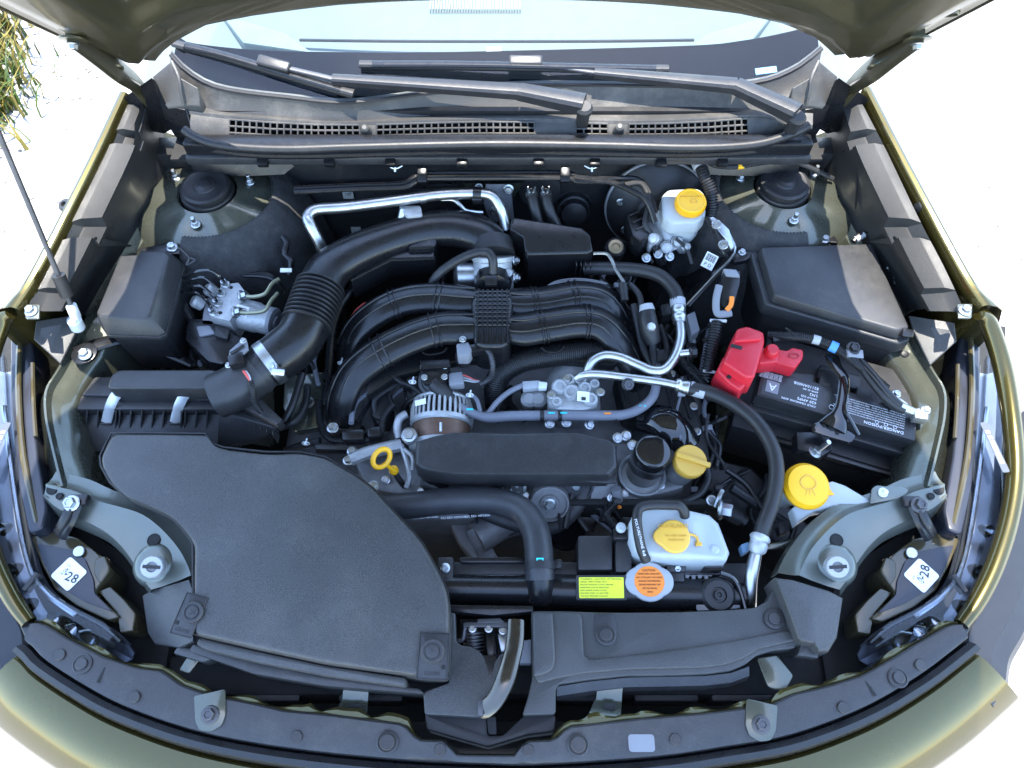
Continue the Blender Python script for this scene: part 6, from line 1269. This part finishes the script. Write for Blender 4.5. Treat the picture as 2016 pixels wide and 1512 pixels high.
tri = obj('logo_panel', solid([B(-hl+.012, .012, .0007), B(-hl+.034, .012, .0007), B(-hl+.034, .036, .0007), B(-hl+.012, .036, .0007)], [B(-hl+.012, .012, .0003), B(-hl+.034, .012, .0003), B(-hl+.034, .036, .0003), B(-hl+.012, .036, .0003)]), K['grey'], cvr)
text('A', BT(-hl+.023, .024), .02, K['wink'], tri)
for k in range(5): text('KEEP AWAY FROM SPARKS AND FLAME'[:26-k], BT(-hl+.036, .04+.0028*k), .0026, K['wink'], cvr, align='LEFT')
text('DANGER/POISON', BT(hl-.02, .008), .008, K['wink'], cvr, align='LEFT')
for j in range(4):
    for k in range(7): text(('SHIELD EYES EXPLOSIVE', 'GASES CAN CAUSE INJURY', 'NO SPARKS NO SMOKING', 'SULFURIC ACID CAUSES', 'BURNS FLUSH EYES WITH', 'WATER GET MEDICAL HELP', 'KEEP OUT OF REACH')[(k+j) % 7][:22-3*(j == 3)], BT(hl-.02-.03*j, .017+.0046*k), .0026, K['wink'], cvr, align='LEFT')
for x in (hl-.035, hl-.05, hl-.065):
    obj('hazard_symbol', tube([B(x+.003*math.cos(k*.785), .0145+.003*math.sin(k*.785), .0008) for k in range(8)], .0004, 5, 0, True), K['wink'], cvr)
for dx, dy in ((0, 0), (.007, .004), (.007, -.004)):
    obj('recycling_mark', tube([B(-.008+dx+.0045*math.cos(k*1.047), .018+dy+.0045*math.sin(k*1.047), .0008) for k in range(6)], .0006, 5, 0, True), K['wink'], cvr)
hk = thing('battery_clamp', 'black steel hold-down bar clamped across the battery', 'bracket', P(1650, 850, .84))
hbp = [P(1636, 700, .885), P(1646, 722, .888), (P(1661, 744, .888)), P(1660, 775, .888), P(1655, 806, .887), P(1648, 826, .884), P(1640, 842, .878)]
obj('bar', tube(hbp, [.014, .011, .0095, .0095, .011, .018, .024], 10, 5, sq=(1, .3)), K['gloss'], hk)
obj('bar_edge', tube([P(1660, 742, .892), P(1667, 775, .892), P(1664, 806, .892), P(1676, 830, .886), P(1690, 856, .876)], .0035, 8, 5), K['gloss'], hk)
ft_ = obj('foot', prism([(1600, 834), (1626, 824), (1660, 832), (1686, 858), (1676, 872), (1640, 862), (1598, 850)], .878, .006, .002, .005), K['gloss'], hk)
for x, y, r in ((1622, 838, .0035), (1637, 843, .0055), (1648, 853, .0035)): disc(ft_, P(x, y, .878), r, h=.0008, m='void', name='hole')
obj('hook_block', prism([(1568, 850), (1630, 850), (1640, 884), (1620, 898), (1570, 884)], .85, .03, .003), K['satin'], hk)
obj('threaded_rod', TP([(1606, 890, .85), (1632, 870, .888)], .0042, 10, 0), K['zinc'], hk); obj('nut', hexbolt(fr(P(1604, 891, .848), (.3, .2, 1)), .008, .01), K['zinc'], hk)
rdc = thing('terminal_cover', 'red plastic cover over the positive battery terminal', 'terminal cover', P(1480, 710, .85))
def rz(L, z, h, bw, dr=0): return prism(L, z, h, bw, .005, dr, 3)
obj('main_cap', rz([(1452, 646), (1472, 641), (1504, 653), (1506, 672), (1494, 716), (1486, 742), (1470, 742), (1424, 712), (1440, 678)], .925, .055, .005, .06), K['red'], rdc, 40)
obj('front_cap', rz([(1426, 700), (1446, 690), (1470, 704), (1480, 730), (1468, 758), (1458, 768), (1434, 752), (1412, 728)], .902, .05, .005, .06), K['red'], rdc, 40)
obj('top_ridge', rz([(1452, 648), (1472, 643), (1502, 655), (1500, 668), (1446, 672)], .931, .01, .004), K['red'], rdc)
obj('notch', prism([(1440, 676), (1462, 682), (1460, 688), (1438, 682)], .9265, .003, .0008), K['void'], rdc); obj('slit', prism([(1430, 742), (1444, 722), (1448, 726), (1438, 746)], .9035, .003, .0008), K['void'], rdc)
obj('bridge', rz([(1494, 684), (1532, 684), (1534, 712), (1494, 716)], .9, .035, .005), K['red'], rdc, 40)
obj('button', lathe(fr(P(1518, 694, .9), (0, 0, 1)), [(.013, -.01), (.0125, .006), (.01, .012), (.009, .013)], 24), K['red'], rdc)
obj('end_cap', rz([(1530, 686), (1550, 690), (1560, 683), (1582, 688), (1582, 704), (1566, 724), (1540, 716), (1522, 712)], .897, .04, .006), K['red'], rdc, 40)
obj('embossed_mark', tube([P(1563, 700, .8985)+Vector((.009*math.cos(k*.524), .005*math.sin(k*.524), 0)) for k in range(12)], .0008, 6, 0, True), mat('dark_red', (.25, .01, .02), .4), rdc)
nc = thing('battery_cable', 'black negative battery cable and conduit with silver terminal clamp', 'cable', P(1700, 750, .85))
obj('cable', TP([(1520, 668, .885), (1560, 662, .89), (1610, 672, .893), (1650, 690, .895), (1690, 716, .897), (1716, 748, .897), (1742, 780, .893), (1766, 800, .886), (1780, 806, .884)], .0085, 14, 6), K['rubber'], nc)
obj('second_cable', TP([(1690, 706, .9), (1722, 742, .905), (1748, 774, .9), (1772, 798, .89)], .0065, 12, 6), K['satin'], nc)
obj('conduit', RP([(1512, 660, .885), (1560, 663, .9), (1600, 668, .903), (1640, 682, .904), (1680, 712, .902), (1716, 740, .895), (1745, 765, .885)], .0072, .0009, .0034, 12), K['dull'], nc)
obj('blue_tape', TP([(1634, 680, .904), (1648, 686, .904)], .0098, 12, 0), K['blue'], nc)
obj('white_tape', TP([(1600, 667, .905), (1614, 671, .905)], .0082, 12, 0), K['pgrey'], nc)
obj('black_nut', hexbolt(fr(P(1679, 686, .912), (.1, -.2, 1)), .0085, .011), K['satin'], nc); obj('loom_clip', box(fr(P(1677, 700, .9), (.2, -.2, 1)), .03, .016, .012, .002), K['grey'], nc)
mt_ = mat('tin_plated_clamp', (.5, .5, .47), .35, .9, var=.15, vs=80)
obj('lug', TP([(1772, 800, .886), (1800, 812, .884)], [.009, .0075], 12, 0), mt_, nc)
obj('clamp', solid(loop([(1800, 806, .892), (1808, 802, .892), (1830, 804, .892), (1828, 826, .892), (1802, 822, .892)]), [v-Vector((0, 0, .02)) for v in loop([(1800, 806, .892), (1808, 802, .892), (1830, 804, .892), (1828, 826, .892), (1802, 822, .892)])], .003), mt_, nc)
bolt(nc, P(1822, 808, .892), .0065); bolt(nc, P(1764, 776, .89), .006); obj('post_plate', prism([(1736, 786), (1764, 776), (1790, 796), (1762, 806)], .876, .006, .002, .003), mt_, nc)
# ------------------------------------------------------------------ black heat plate with ECU plug behind the battery
hpn = thing('shield_plate', 'black upright shield plate with a white code label', 'plate', P(1400, 560, .75))
obj('plate', solid([P(*v) for v in ((1352, 600, .86), (1446, 498, .91), (1452, 500, .91), (1358, 604, .86))], [P(*v) for v in ((1322, 556, .74), (1410, 470, .80), (1414, 474, .80), (1328, 560, .74))], .001), K['satin'], hpn)
obj('plate_edge', TP([(1352, 600, .86), (1400, 549, .885), (1446, 498, .912), (1440, 470, .93), (1428, 448, .935)], .0022, 6, 3), K['zinc'], hpn)
M = fr(P(1397, 514, .885), (-.45, -.62, .62), (.35, .5, .6)); lw = obj('code_label', plate(M, [(-.012, -.015), (.012, -.015), (.012, .015), (-.012, .015)], .0006, 0), K['paper'], hpn)
text('P D', M @ Matrix.Translation((0, -.008, .0009)), .0095, K['ink'], lw)
for k in range(9): obj('bar', box(M @ Matrix.Translation((-.009+k*.0022, .006, .0006)), .0008+.0008*(k % 2), .013, .0004, 0), K['ink'], lw)
bk = thing('reservoir_bracket', 'bent zinc bracket with bolts behind the shield plate', 'bracket', P(1430, 470, .88))
obj('strip', solid(loop([(1396, 428, .95), (1404, 426, .95), (1424, 440, .945), (1436, 452, .94), (1446, 486, .925), (1440, 492, .925), (1428, 470, .935), (1412, 452, .94)]), [v-Vector((0, 0, .006)) for v in loop([(1396, 428, .95), (1404, 426, .95), (1424, 440, .945), (1436, 452, .94), (1446, 486, .925), (1440, 492, .925), (1428, 470, .935), (1412, 452, .94)])], .0015), K['zinc'], bk)
for x, y in ((1410, 442), (1424, 482)): bolt(bk, P(x, y, .948), .0075, (-.3, -.3, 1))
obj('brace', TP([(1392, 428, .95), (1406, 456, .94), (1420, 492, .925), (1430, 505, .91)], .004, 8, 4), K['satin'], bk)
ec = thing('engine_control_plug', 'black multi-pin plug with orange lock and grey lever', 'connector', P(1428, 590, .82))
obj('plug_body', solid(loop([(1424, 534, .915), (1458, 532, .915), (1458, 556, .908), (1444, 606, .895), (1422, 604, .895), (1416, 570, .905)]), [v-Vector((0, 0, .04)) for v in loop([(1424, 534, .915), (1458, 532, .915), (1458, 556, .908), (1444, 606, .895), (1422, 604, .895), (1416, 570, .905)])], .004), K['satin'], ec)
obj('plug_head', solid(loop([(1424, 528, .92), (1450, 530, .92), (1458, 544, .916), (1430, 542, .916)]), [v-Vector((0, 0, .02)) for v in loop([(1424, 528, .92), (1450, 530, .92), (1458, 544, .916), (1430, 542, .916)])], .002), K['grey'], ec)
obj('orange_lock', TP([(1441, 584, .91), (1439, 600, .906), (1430, 611, .9)], .0032, 8, 4, sq=(1.4, .6)), K['orange'], ec)
obj('lever', TP([(1416, 562, .915), (1410, 590, .908), (1412, 616, .898), (1428, 618, .896), (1440, 616, .896)], .0055, 8, 5, sq=(1.2, .6)), K['grey'], ec)
obj('tie', TP([(1398, 631, .888), (1430, 632, .888)], .003, 8, 0), K['white'], ec)
obj('conduit', RP([(1410, 632, .885), (1406, 660, .875), (1398, 695, .86), (1393, 728, .845), (1392, 745, .835)], .0105, .0014, .005, 14), K['dull'], ec)
obj('lower_tie', TP([(1384, 730, .85), (1408, 733, .85)], .0025, 8, 0), K['white'], ec)
os_ = thing('coil_plug', 'black boot with grey cap and silver tip beside the manifold', 'connector', P(1275, 640, .82))
obj('boot', TP([(1274, 612, .895), (1276, 632, .89), (1280, 652, .88), (1286, 675, .865)], [.014, .0165, .0165, .013], 16, 5), K['rubber'], os_)
obj('cap', TP([(1272, 600, .9), (1274, 612, .896)], [.012, .0145], 14, 0), K['pgrey'], os_)
obj('tip', lathe(fr(P(1282, 644, .902), (-.2, -.5, .8)), [(.008, 0), (.008, .006), (.005, .009)], 14), K['zinc'], os_)
obj('lead', TP([(1284, 668, .87), (1286, 695, .85), (1290, 720, .835)], .0075, 10, 4), K['rubber'], os_)
vp = thing('vacuum_pipe', 'thin bent zinc pipe with rubber sleeve beside the resonator', 'pipe', P(1205, 540, .85))
obj('pipe', TP([(1168, 499, .9), (1192, 499, .9), (1202, 508, .898), (1212, 530, .89), (1226, 552, .885), (1232, 566, .88)], .0032, 8, 5), K['zinc'], vp)
obj('sleeve', TP([(1226, 558, .885), (1230, 592, .875)], [.0085, .0075], 12, 3), K['dull'], vp)
bj = thing('ball_mount', 'black rubber bush with brass ring below the brake booster', 'bush', P(1212, 485, .84))
obj('bush', lathe(fr(P(1212, 486, .87), (0, -.3, 1)), [(.02, -.03), (.02, 0), (.016, .004)], 24), K['rubber'], bj); obj('ring', lathe(fr(P(1212, 487, .872), (0, -.3, 1)), [(.015, 0), (.0145, .004), (.008, .005), (.007, .002)], 22), mat('brass_ring', (.3, .24, .15), .4, .6), bj)
cdt = thing('firewall_conduit', 'ribbed black conduit beside the right strut tower', 'conduit', P(1395, 400, .88))
obj('conduit', RP([(1378, 322, .97), (1386, 345, .965), (1398, 372, .95), (1402, 400, .93), (1400, 425, .91)], .0105, .0014, .005, 14), K['dull'], cdt)
obj('clip_ring', TP([(1374, 318, .972), (1379, 330, .97)], .0135, 16, 0), K['pgrey'], cdt)
ca = thing('release_cable', 'black hood cable with a yellow marker above the right strut tower', 'cable', P(1500, 330, .94))
obj('cable', TP([(1388, 314, .975), (1410, 326, .972), (1450, 328, .972), (1500, 320, .975), (1550, 317, .972), (1590, 328, .96), (1640, 352, .94)], .005, 10, 6), K['rubber'], ca); obj('marker', TP([(1452, 328, .972), (1464, 326.5, .972)], .0056, 10, 0), K['yellow'], ca)
# ------------------------------------------------------------------ coolant reservoir
cr_ = thing('coolant_reservoir', 'milky white coolant reservoir with orange cap and black hose', 'reservoir', P(1340, 1060, .78))
obj('tank', domed([(1238, 1030), (1250, 1004), (1300, 1002), (1356, 1004), (1400, 1011), (1418, 1028), (1430, 1060), (1439, 1086), (1433, 1101), (1350, 1102), (1276, 1096), (1250, 1084), (1240, 1060)], .878, .07, (1340, 1052), lambda x, y: .006 if x < 1362 else .006-.008*min(1, (x-1362)/24), .009), K['milk'], cr_, 50)
M = fr(P(1326, 1058, .885), (0, 0, 1)); pts = []
for k in range(40):
    a = 2*math.pi*k/40; pts.append(((.0245+.008*max(0, math.cos(a-math.pi)-.8)/.2)*math.cos(a), .0265*math.sin(a)))
cpc = obj('cap', plate(M, pts, .008, .0025, seg=3), K['orange'] if 0 else mat('amber_plastic', (.75, .42, .06), .42, var=.05), cr_)
text('COOLANT', M @ Matrix.Translation((0, .015, .0084)), .0095, K['mustard'], cpc, ext=.0006); text('DO NOT OPEN', M @ Matrix.Translation((.002, 0, .0084)), .0045, K['mustard'], cpc); text('WHEN HOT', M @ Matrix.Translation((.002, -.007, .0084)), .0045, K['mustard'], cpc)
obj('strap', TP([(1354, 1052, .89), (1364, 1053, .888), (1372, 1058, .886), (1375, 1070, .884)], .0022, 8, 4), K['mustard'], cpc); obj('strap_foot', box(fr(P(1375, 1072, .88), (0, 0, 1)), .01, .006, .005, .001), K['mustard'], cpc)
obj('overflow_hose', TP([(1272, 1104, .872), (1262, 1078, .888), (1256, 1046, .897), (1254, 1018, .9), (1260, 1000, .9), (1282, 994, .9), (1318, 994, .9), (1338, 996, .9), (1347, 1008, .893), (1348, 1016, .886)], .0078, 14, 7), K['rubber'], cr_)
text('POLYURETHANE 4x8', fr(P(1260, 1058, .9075), (-.3, -.1, 1), (1, 0, 0)) @ Matrix.Rotation(R(10), 4, 'Z'), .006, K['wink'], cr_)
for x, y in ((1405, 1084), (1222, 1040)): obj('lug', lathe(fr(P(x, y, .87), (0, -.1, 1)), [(.008, 0), (.008, .006), (.005, .008)], 14), K['milk'], cr_)
# ------------------------------------------------------------------ washer filler
wf = thing('washer_filler', 'white washer fluid filler neck with large yellow cap', 'washer bottle', P(1600, 980, .75))
M = fr(P(1586, 958, .872), (.05, -.18, 1))
obj('neck', lathe(M, [(.016, -.11), (.018, -.06), (.026, -.035), (.034, -.012), (.036, -.002)], 32), K['milk'], wf)
obj('neck_bracket', solid(loop([(1560, 1000, .85), (1612, 952, .874), (1640, 946, .876), (1664, 954, .876), (1722, 988, .872), (1708, 1004, .87), (1674, 1014, .864), (1640, 998, .862), (1604, 1006, .856), (1570, 1030, .84)]), [v-Vector((0, 0, .03)) for v in loop([(1560, 1000, .85), (1612, 952, .874), (1640, 946, .876), (1664, 954, .876), (1722, 988, .872), (1708, 1004, .87), (1674, 1014, .864), (1640, 998, .862), (1604, 1006, .856), (1570, 1030, .84)])], .005, 3), K['milk'], wf, 40)
wcp = obj('cap', lathe(M, [(.036, -.006), (.038, -.002), (.038, .004), (.034, .010), (.033, .012), (.022, .0135), (.008, .0135)], 44), K['yellow'], wf)
obj('cap_tab', box(M @ Matrix.Translation((.04, -.008, -.004)), .016, .012, .006, .002), K['yellow'], wcp)
obj('washer_symbol', tube([M @ Vector(v) for v in ((-.014, .004, .0138), (-.006, .014, .0138), (.004, .014, .0138), (.012, .004, .0138), (.006, -.006, .0138), (-.008, -.006, .0138))], .0012, 6, 3, True), K['mustard'], wcp)
for k in range(3): obj('washer_spray', tube([M @ Vector((.004*(k-1), -.008, .0136)), M @ Vector((.008*(k-1), -.017, .0132))], .001, 6, 0), K['mustard'], wcp)
# ------------------------------------------------------------------ smaller fittings
for i, (x, y) in enumerate(((62, 613), (1899, 612))):
    t = thing('fender_bolt', ('flange bolt on a pale tab beside the white prop rod clip', 'flange bolt on a pale tab beside the main fuse box')[i], 'bolt', P(x, y, .975), 'fender liner end bolts')
    obj('tab', prism([(x-14, y-14), (x+16, y-14), (x+14, y+14), (x-12, y+14)], .99, .004, .001, .003), K['sage'], t); bolt(t, P(x, y, .991), .0085)
t = thing('bracket_tab', 'grey sheet metal tab with a white clip beside the washer filler', 'bracket', P(1740, 970, .86))
obj('tab', prism([(1712, 992), (1716, 962), (1726, 955), (1750, 958), (1772, 956), (1790, 964), (1780, 980)], .88, .004, .001, .004), K['sage'], t)
obj('clip', lathe(fr(P(1737, 970, .88), (.2, -.2, 1)), [(.008, 0), (.008, .003), (.004, .004), (.004, .01)], 14), K['white'], t)
t = thing('blue_plug', 'small pale blue plug beside the lower hose crimp', 'connector', P(1466, 1078, .8))
obj('body', prism([(1458, 1072), (1474, 1066), (1478, 1082), (1464, 1090)], .835, .02, .002, .003), mat('pale_blue_plastic', (.2, .34, .5), .5), t)
obj('lead', TP([(1470, 1078, .825), (1500, 1050, .81), (1540, 1030, .79)], .005, 8, 4), K['rubber'], t)
t = thing('washer_pump_lead', 'thin black lead hanging below the washer filler', 'wiring', P(1560, 1050, .75))
obj('lead', TP([(1562, 1000, .80), (1566, 1030, .79), (1556, 1062, .78), (1540, 1080, .77)], .0045, 8, 5), K['rubber'], t)
obj('plug', prism([(1530, 1030), (1550, 1022), (1556, 1046), (1536, 1052)], .80, .02, .003), K['dull'], t)
# lower frame rail on the battery side, seen between hose and washer neck
t = thing('frame_rail', 'dark painted frame rail low beside the battery tray', 'frame rail', P(1470, 960, .62))
r_ = obj('rail', solid([P(*v) for v in ((1400, 900, .74), (1480, 920, .73), (1600, 1040, .72), (1560, 1090, .72), (1440, 1000, .73), (1390, 960, .74))], [P(*v)-Vector((0, 0, .12)) for v in ((1400, 900, .74), (1480, 920, .73), (1600, 1040, .72), (1560, 1090, .72), (1440, 1000, .73), (1390, 960, .74))], .006, 3), K['dull'], t)
for x, y in ((1450, 945), (1500, 985)): disc(r_, P(x, y, .731), .008, h=.001, m='void', name='hole')
obj('rail_pipe', TP([(1430, 925, .77), (1470, 955, .765), (1500, 1000, .76), (1530, 1030, .755)], .0055, 8, 5), K['satin'], t)
t = thing('support_strut', 'thin bare support strut behind the lower hose crimp', 'strut', P(1560, 1060, .75))
obj('strut', TP([(1500, 1078, .80), (1540, 1072, .80), (1590, 1060, .79)], .006, 8, 3, sq=(1, .4)), K['bay'], t)
# left side of the engine: apron bolt, hoses behind the filter box
t = thing('apron_bracket', 'dark green apron bracket with a bolt behind the air filter box', 'bracket', P(600, 800, .7))
obj('plate', prism([(560, 740), (640, 730), (634, 840), (580, 850), (556, 800)], .765, .02, .004, .008), K['bay'], t); bolt(t, P(608, 793, .767), .0095)
for k, L in enumerate(([(556, 836, .80), (575, 800, .81), (588, 760, .815), (596, 735, .82)], [(548, 842, .80), (580, 830, .81), (600, 800, .80), (605, 760, .79)])): obj('hose', TP(L, .007, 10, 5), K['rubber'], t)
t = thing('coolant_pipe', 'black coolant pipe dropping behind the left manifold runner', 'pipe', P(640, 720, .76))
obj('pipe', TP([(700, 560, .84), (672, 600, .83), (655, 650, .82), (648, 720, .80), (640, 800, .78)], .008, 10, 5), K['satin'], t); obj('red_lead', TP([(720, 596, .85), (700, 612, .845), (684, 640, .84)], .0022, 6, 4), K['wirered'], t)
# leads on the right hand side of the manifold
t = thing('right_harness', 'black wiring harness beside the right manifold runners', 'wiring', P(1260, 640, .78))
for L, r in (([(1240, 560, .88), (1258, 580, .88), (1262, 610, .87), (1255, 650, .85)], .006), ([(1248, 600, .87), (1256, 640, .86), (1268, 690, .84), (1300, 740, .82)], .0075), ([(1300, 640, .86), (1312, 680, .85), (1308, 720, .84)], .005)): obj('lead', TP(L, r, 10, 5), K['rubber'], t)
for L in ([(1300, 600), (1318, 596), (1322, 618), (1304, 622)], [(1352, 620), (1368, 612), (1378, 650), (1362, 660)], [(1290, 690), (1310, 686), (1314, 708), (1294, 712)]): obj('plug', prism(L, .85, .025, .003, .003), K['grey'] if L[0][0] == 1352 else K['dull'], t)
obj('conduit', RP([(1330, 690, .82), (1350, 720, .815), (1380, 750, .81), (1400, 790, .80)], .0075, .001, .004, 12), K['dull'], t)
# plate of the engine under the filler: bosses and bolts
t = thing('valve_cover', 'dark ribbed valve cover beside the oil filler', 'engine cover', P(1310, 790, .7))
v_ = obj('cover', prism([(1210, 730), (1330, 724), (1372, 790), (1384, 860), (1300, 830), (1230, 815)], .785, .06, .008, .012, seg=3), K['dull'], t, 40)
for k in range(5): obj('rib', TP([(1222+k*28, 738, .7865), (1240+k*30, 808+k*4, .7865)], .003, 8, 0, sq=(1, .6)), K['dull'], v_)
for x, y in ((1226, 742), (1322, 736), (1366, 800), (1372, 850)): bolt(v_, P(x, y, .787), .0062, (0, -.2, 1))
# firewall hooks, glass number window, lamp labels
for i, x in enumerate((778, 1165)):
    t = thing('firewall_hook', ('small zinc stud clip on the firewall above the intake pipe', 'small zinc stud clip on the firewall above the heater hoses')[i], 'clip', P(x, 330, .95), 'firewall stud clips')
    obj('stud', TP([(x, 338, .965), (x, 325, .975)], .0025, 8, 0), K['zinc'], t); obj('wing', TP([(x-14, 326, .972), (x, 332, .97), (x+14, 326, .972)], .002, 6, 3), K['zinc'], t)
t = thing('number_window', 'small pale blue number plate at the lower corner of the windscreen', 'plate', P(1512, 128, 1.08))
bq = P(1481, 168, 1.071); pts = [onglass(x, y, bq)+Vector((0, 0, -.012)) for x, y in ((1490, 124), (1532, 119), (1534, 131), (1492, 136))]
obj('plate', solid(pts, [p-Vector((0, 0, .002)) for p in pts]), mat('pale_number_plate', (.25, .42, .55), .5, spec=0), t)
# engine-bay side labels on the lamps
for i, sd in enumerate((-1, 1)):
    mx = (lambda x: x) if sd < 0 else (lambda x: 2*CX-x)
    t = thing('lamp_label', ('pale printed label strip on the headlight beside the duct', 'pale printed label strip on the headlight beside the battery')[i], 'label', P(mx(-8), 880, .89), 'headlight label strips')
    M = fr(P(mx(-8), 880, .9), (0, 0, 1)) @ Matrix.Rotation(R(90+sd*6), 4, 'Z')
    l_ = obj('film', plate(M, [(-.045, -.006), (.045, -.006), (.045, .006), (-.045, .006)], .0006, 0, .003), mat('silver_label', (.06, .07, .085), .5), t)
    for k in range(2): text('HEADLAMP ASSEMBLY  LED  12V', M @ Matrix.Translation((0, (.003-.006*k)*.7, .0009)), .004, K['wink'], l_)

# deep clutter: taped looms, leads and small clips in the gaps
random.seed(21)
def tangle(lab, boxes, n, zr, loc):
    t = thing('wiring_tangle', lab, 'wiring', P(*loc), 'leads deep in the engine bay')
    for k in range(n):
        x0, y0, x1, y1 = random.choice(boxes); z = random.uniform(*zr)
        a = (random.uniform(x0, x1), y0+random.uniform(-6, 6), z); d = (random.uniform(x0, x1), y1+random.uniform(-6, 6), z+random.uniform(-.03, .03))
        b = (a[0]*.66+d[0]*.33+random.uniform(-22, 22), a[1]*.66+d[1]*.33, z+random.uniform(-.02, .02)); c = (a[0]*.33+d[0]*.66+random.uniform(-22, 22), a[1]*.33+d[1]*.66, z+random.uniform(-.02, .02))
        if k % 4 == 0: obj('conduit', RP([a, b, c, d], .0055, .0008, .003, 10), K['dull'], t)
        else: obj('lead', TP([a, b, c, d], random.uniform(.0022, .0055), 8, 5), K[random.choice(('rubber', 'satin', 'dull', 'loom'))], t)
        if k % 3 == 0: obj('lead_clip', box(fr(P(*b), (random.uniform(-.3, .3), -.3, 1)), .014, .01, .009, .002), K[random.choice(('satin', 'grey', 'dull', 'pgrey'))], t)
tangle('tangle of dark leads and clips between the manifold and the battery', [(1300, 640, 1400, 760), (1320, 740, 1420, 860), (1370, 820, 1440, 920)], 16, (.74, .82), (1360, 760, .74))
tangle('tangle of dark leads low between the oil filter and the coolant reservoir', [(1100, 975, 1250, 1045), (1380, 930, 1520, 1060), (1180, 960, 1240, 1030)], 14, (.70, .78), (1240, 1010, .7))
tangle('tangle of dark leads between the relay box and the intake bellows', [(540, 560, 640, 720), (350, 660, 450, 720), (560, 640, 650, 760)], 12, (.74, .82), (560, 660, .74))
tangle('tangle of dark leads behind the throttle under the firewall pipes', [(640, 520, 700, 600), (860, 520, 920, 580), (1160, 540, 1260, 620)], 12, (.80, .85), (900, 560, .8))
tangle('tangle of dark leads below the manifold runners beside the alternator', [(690, 720, 830, 830), (760, 760, 900, 830), (960, 760, 1070, 830)], 14, (.74, .80), (850, 790, .74))
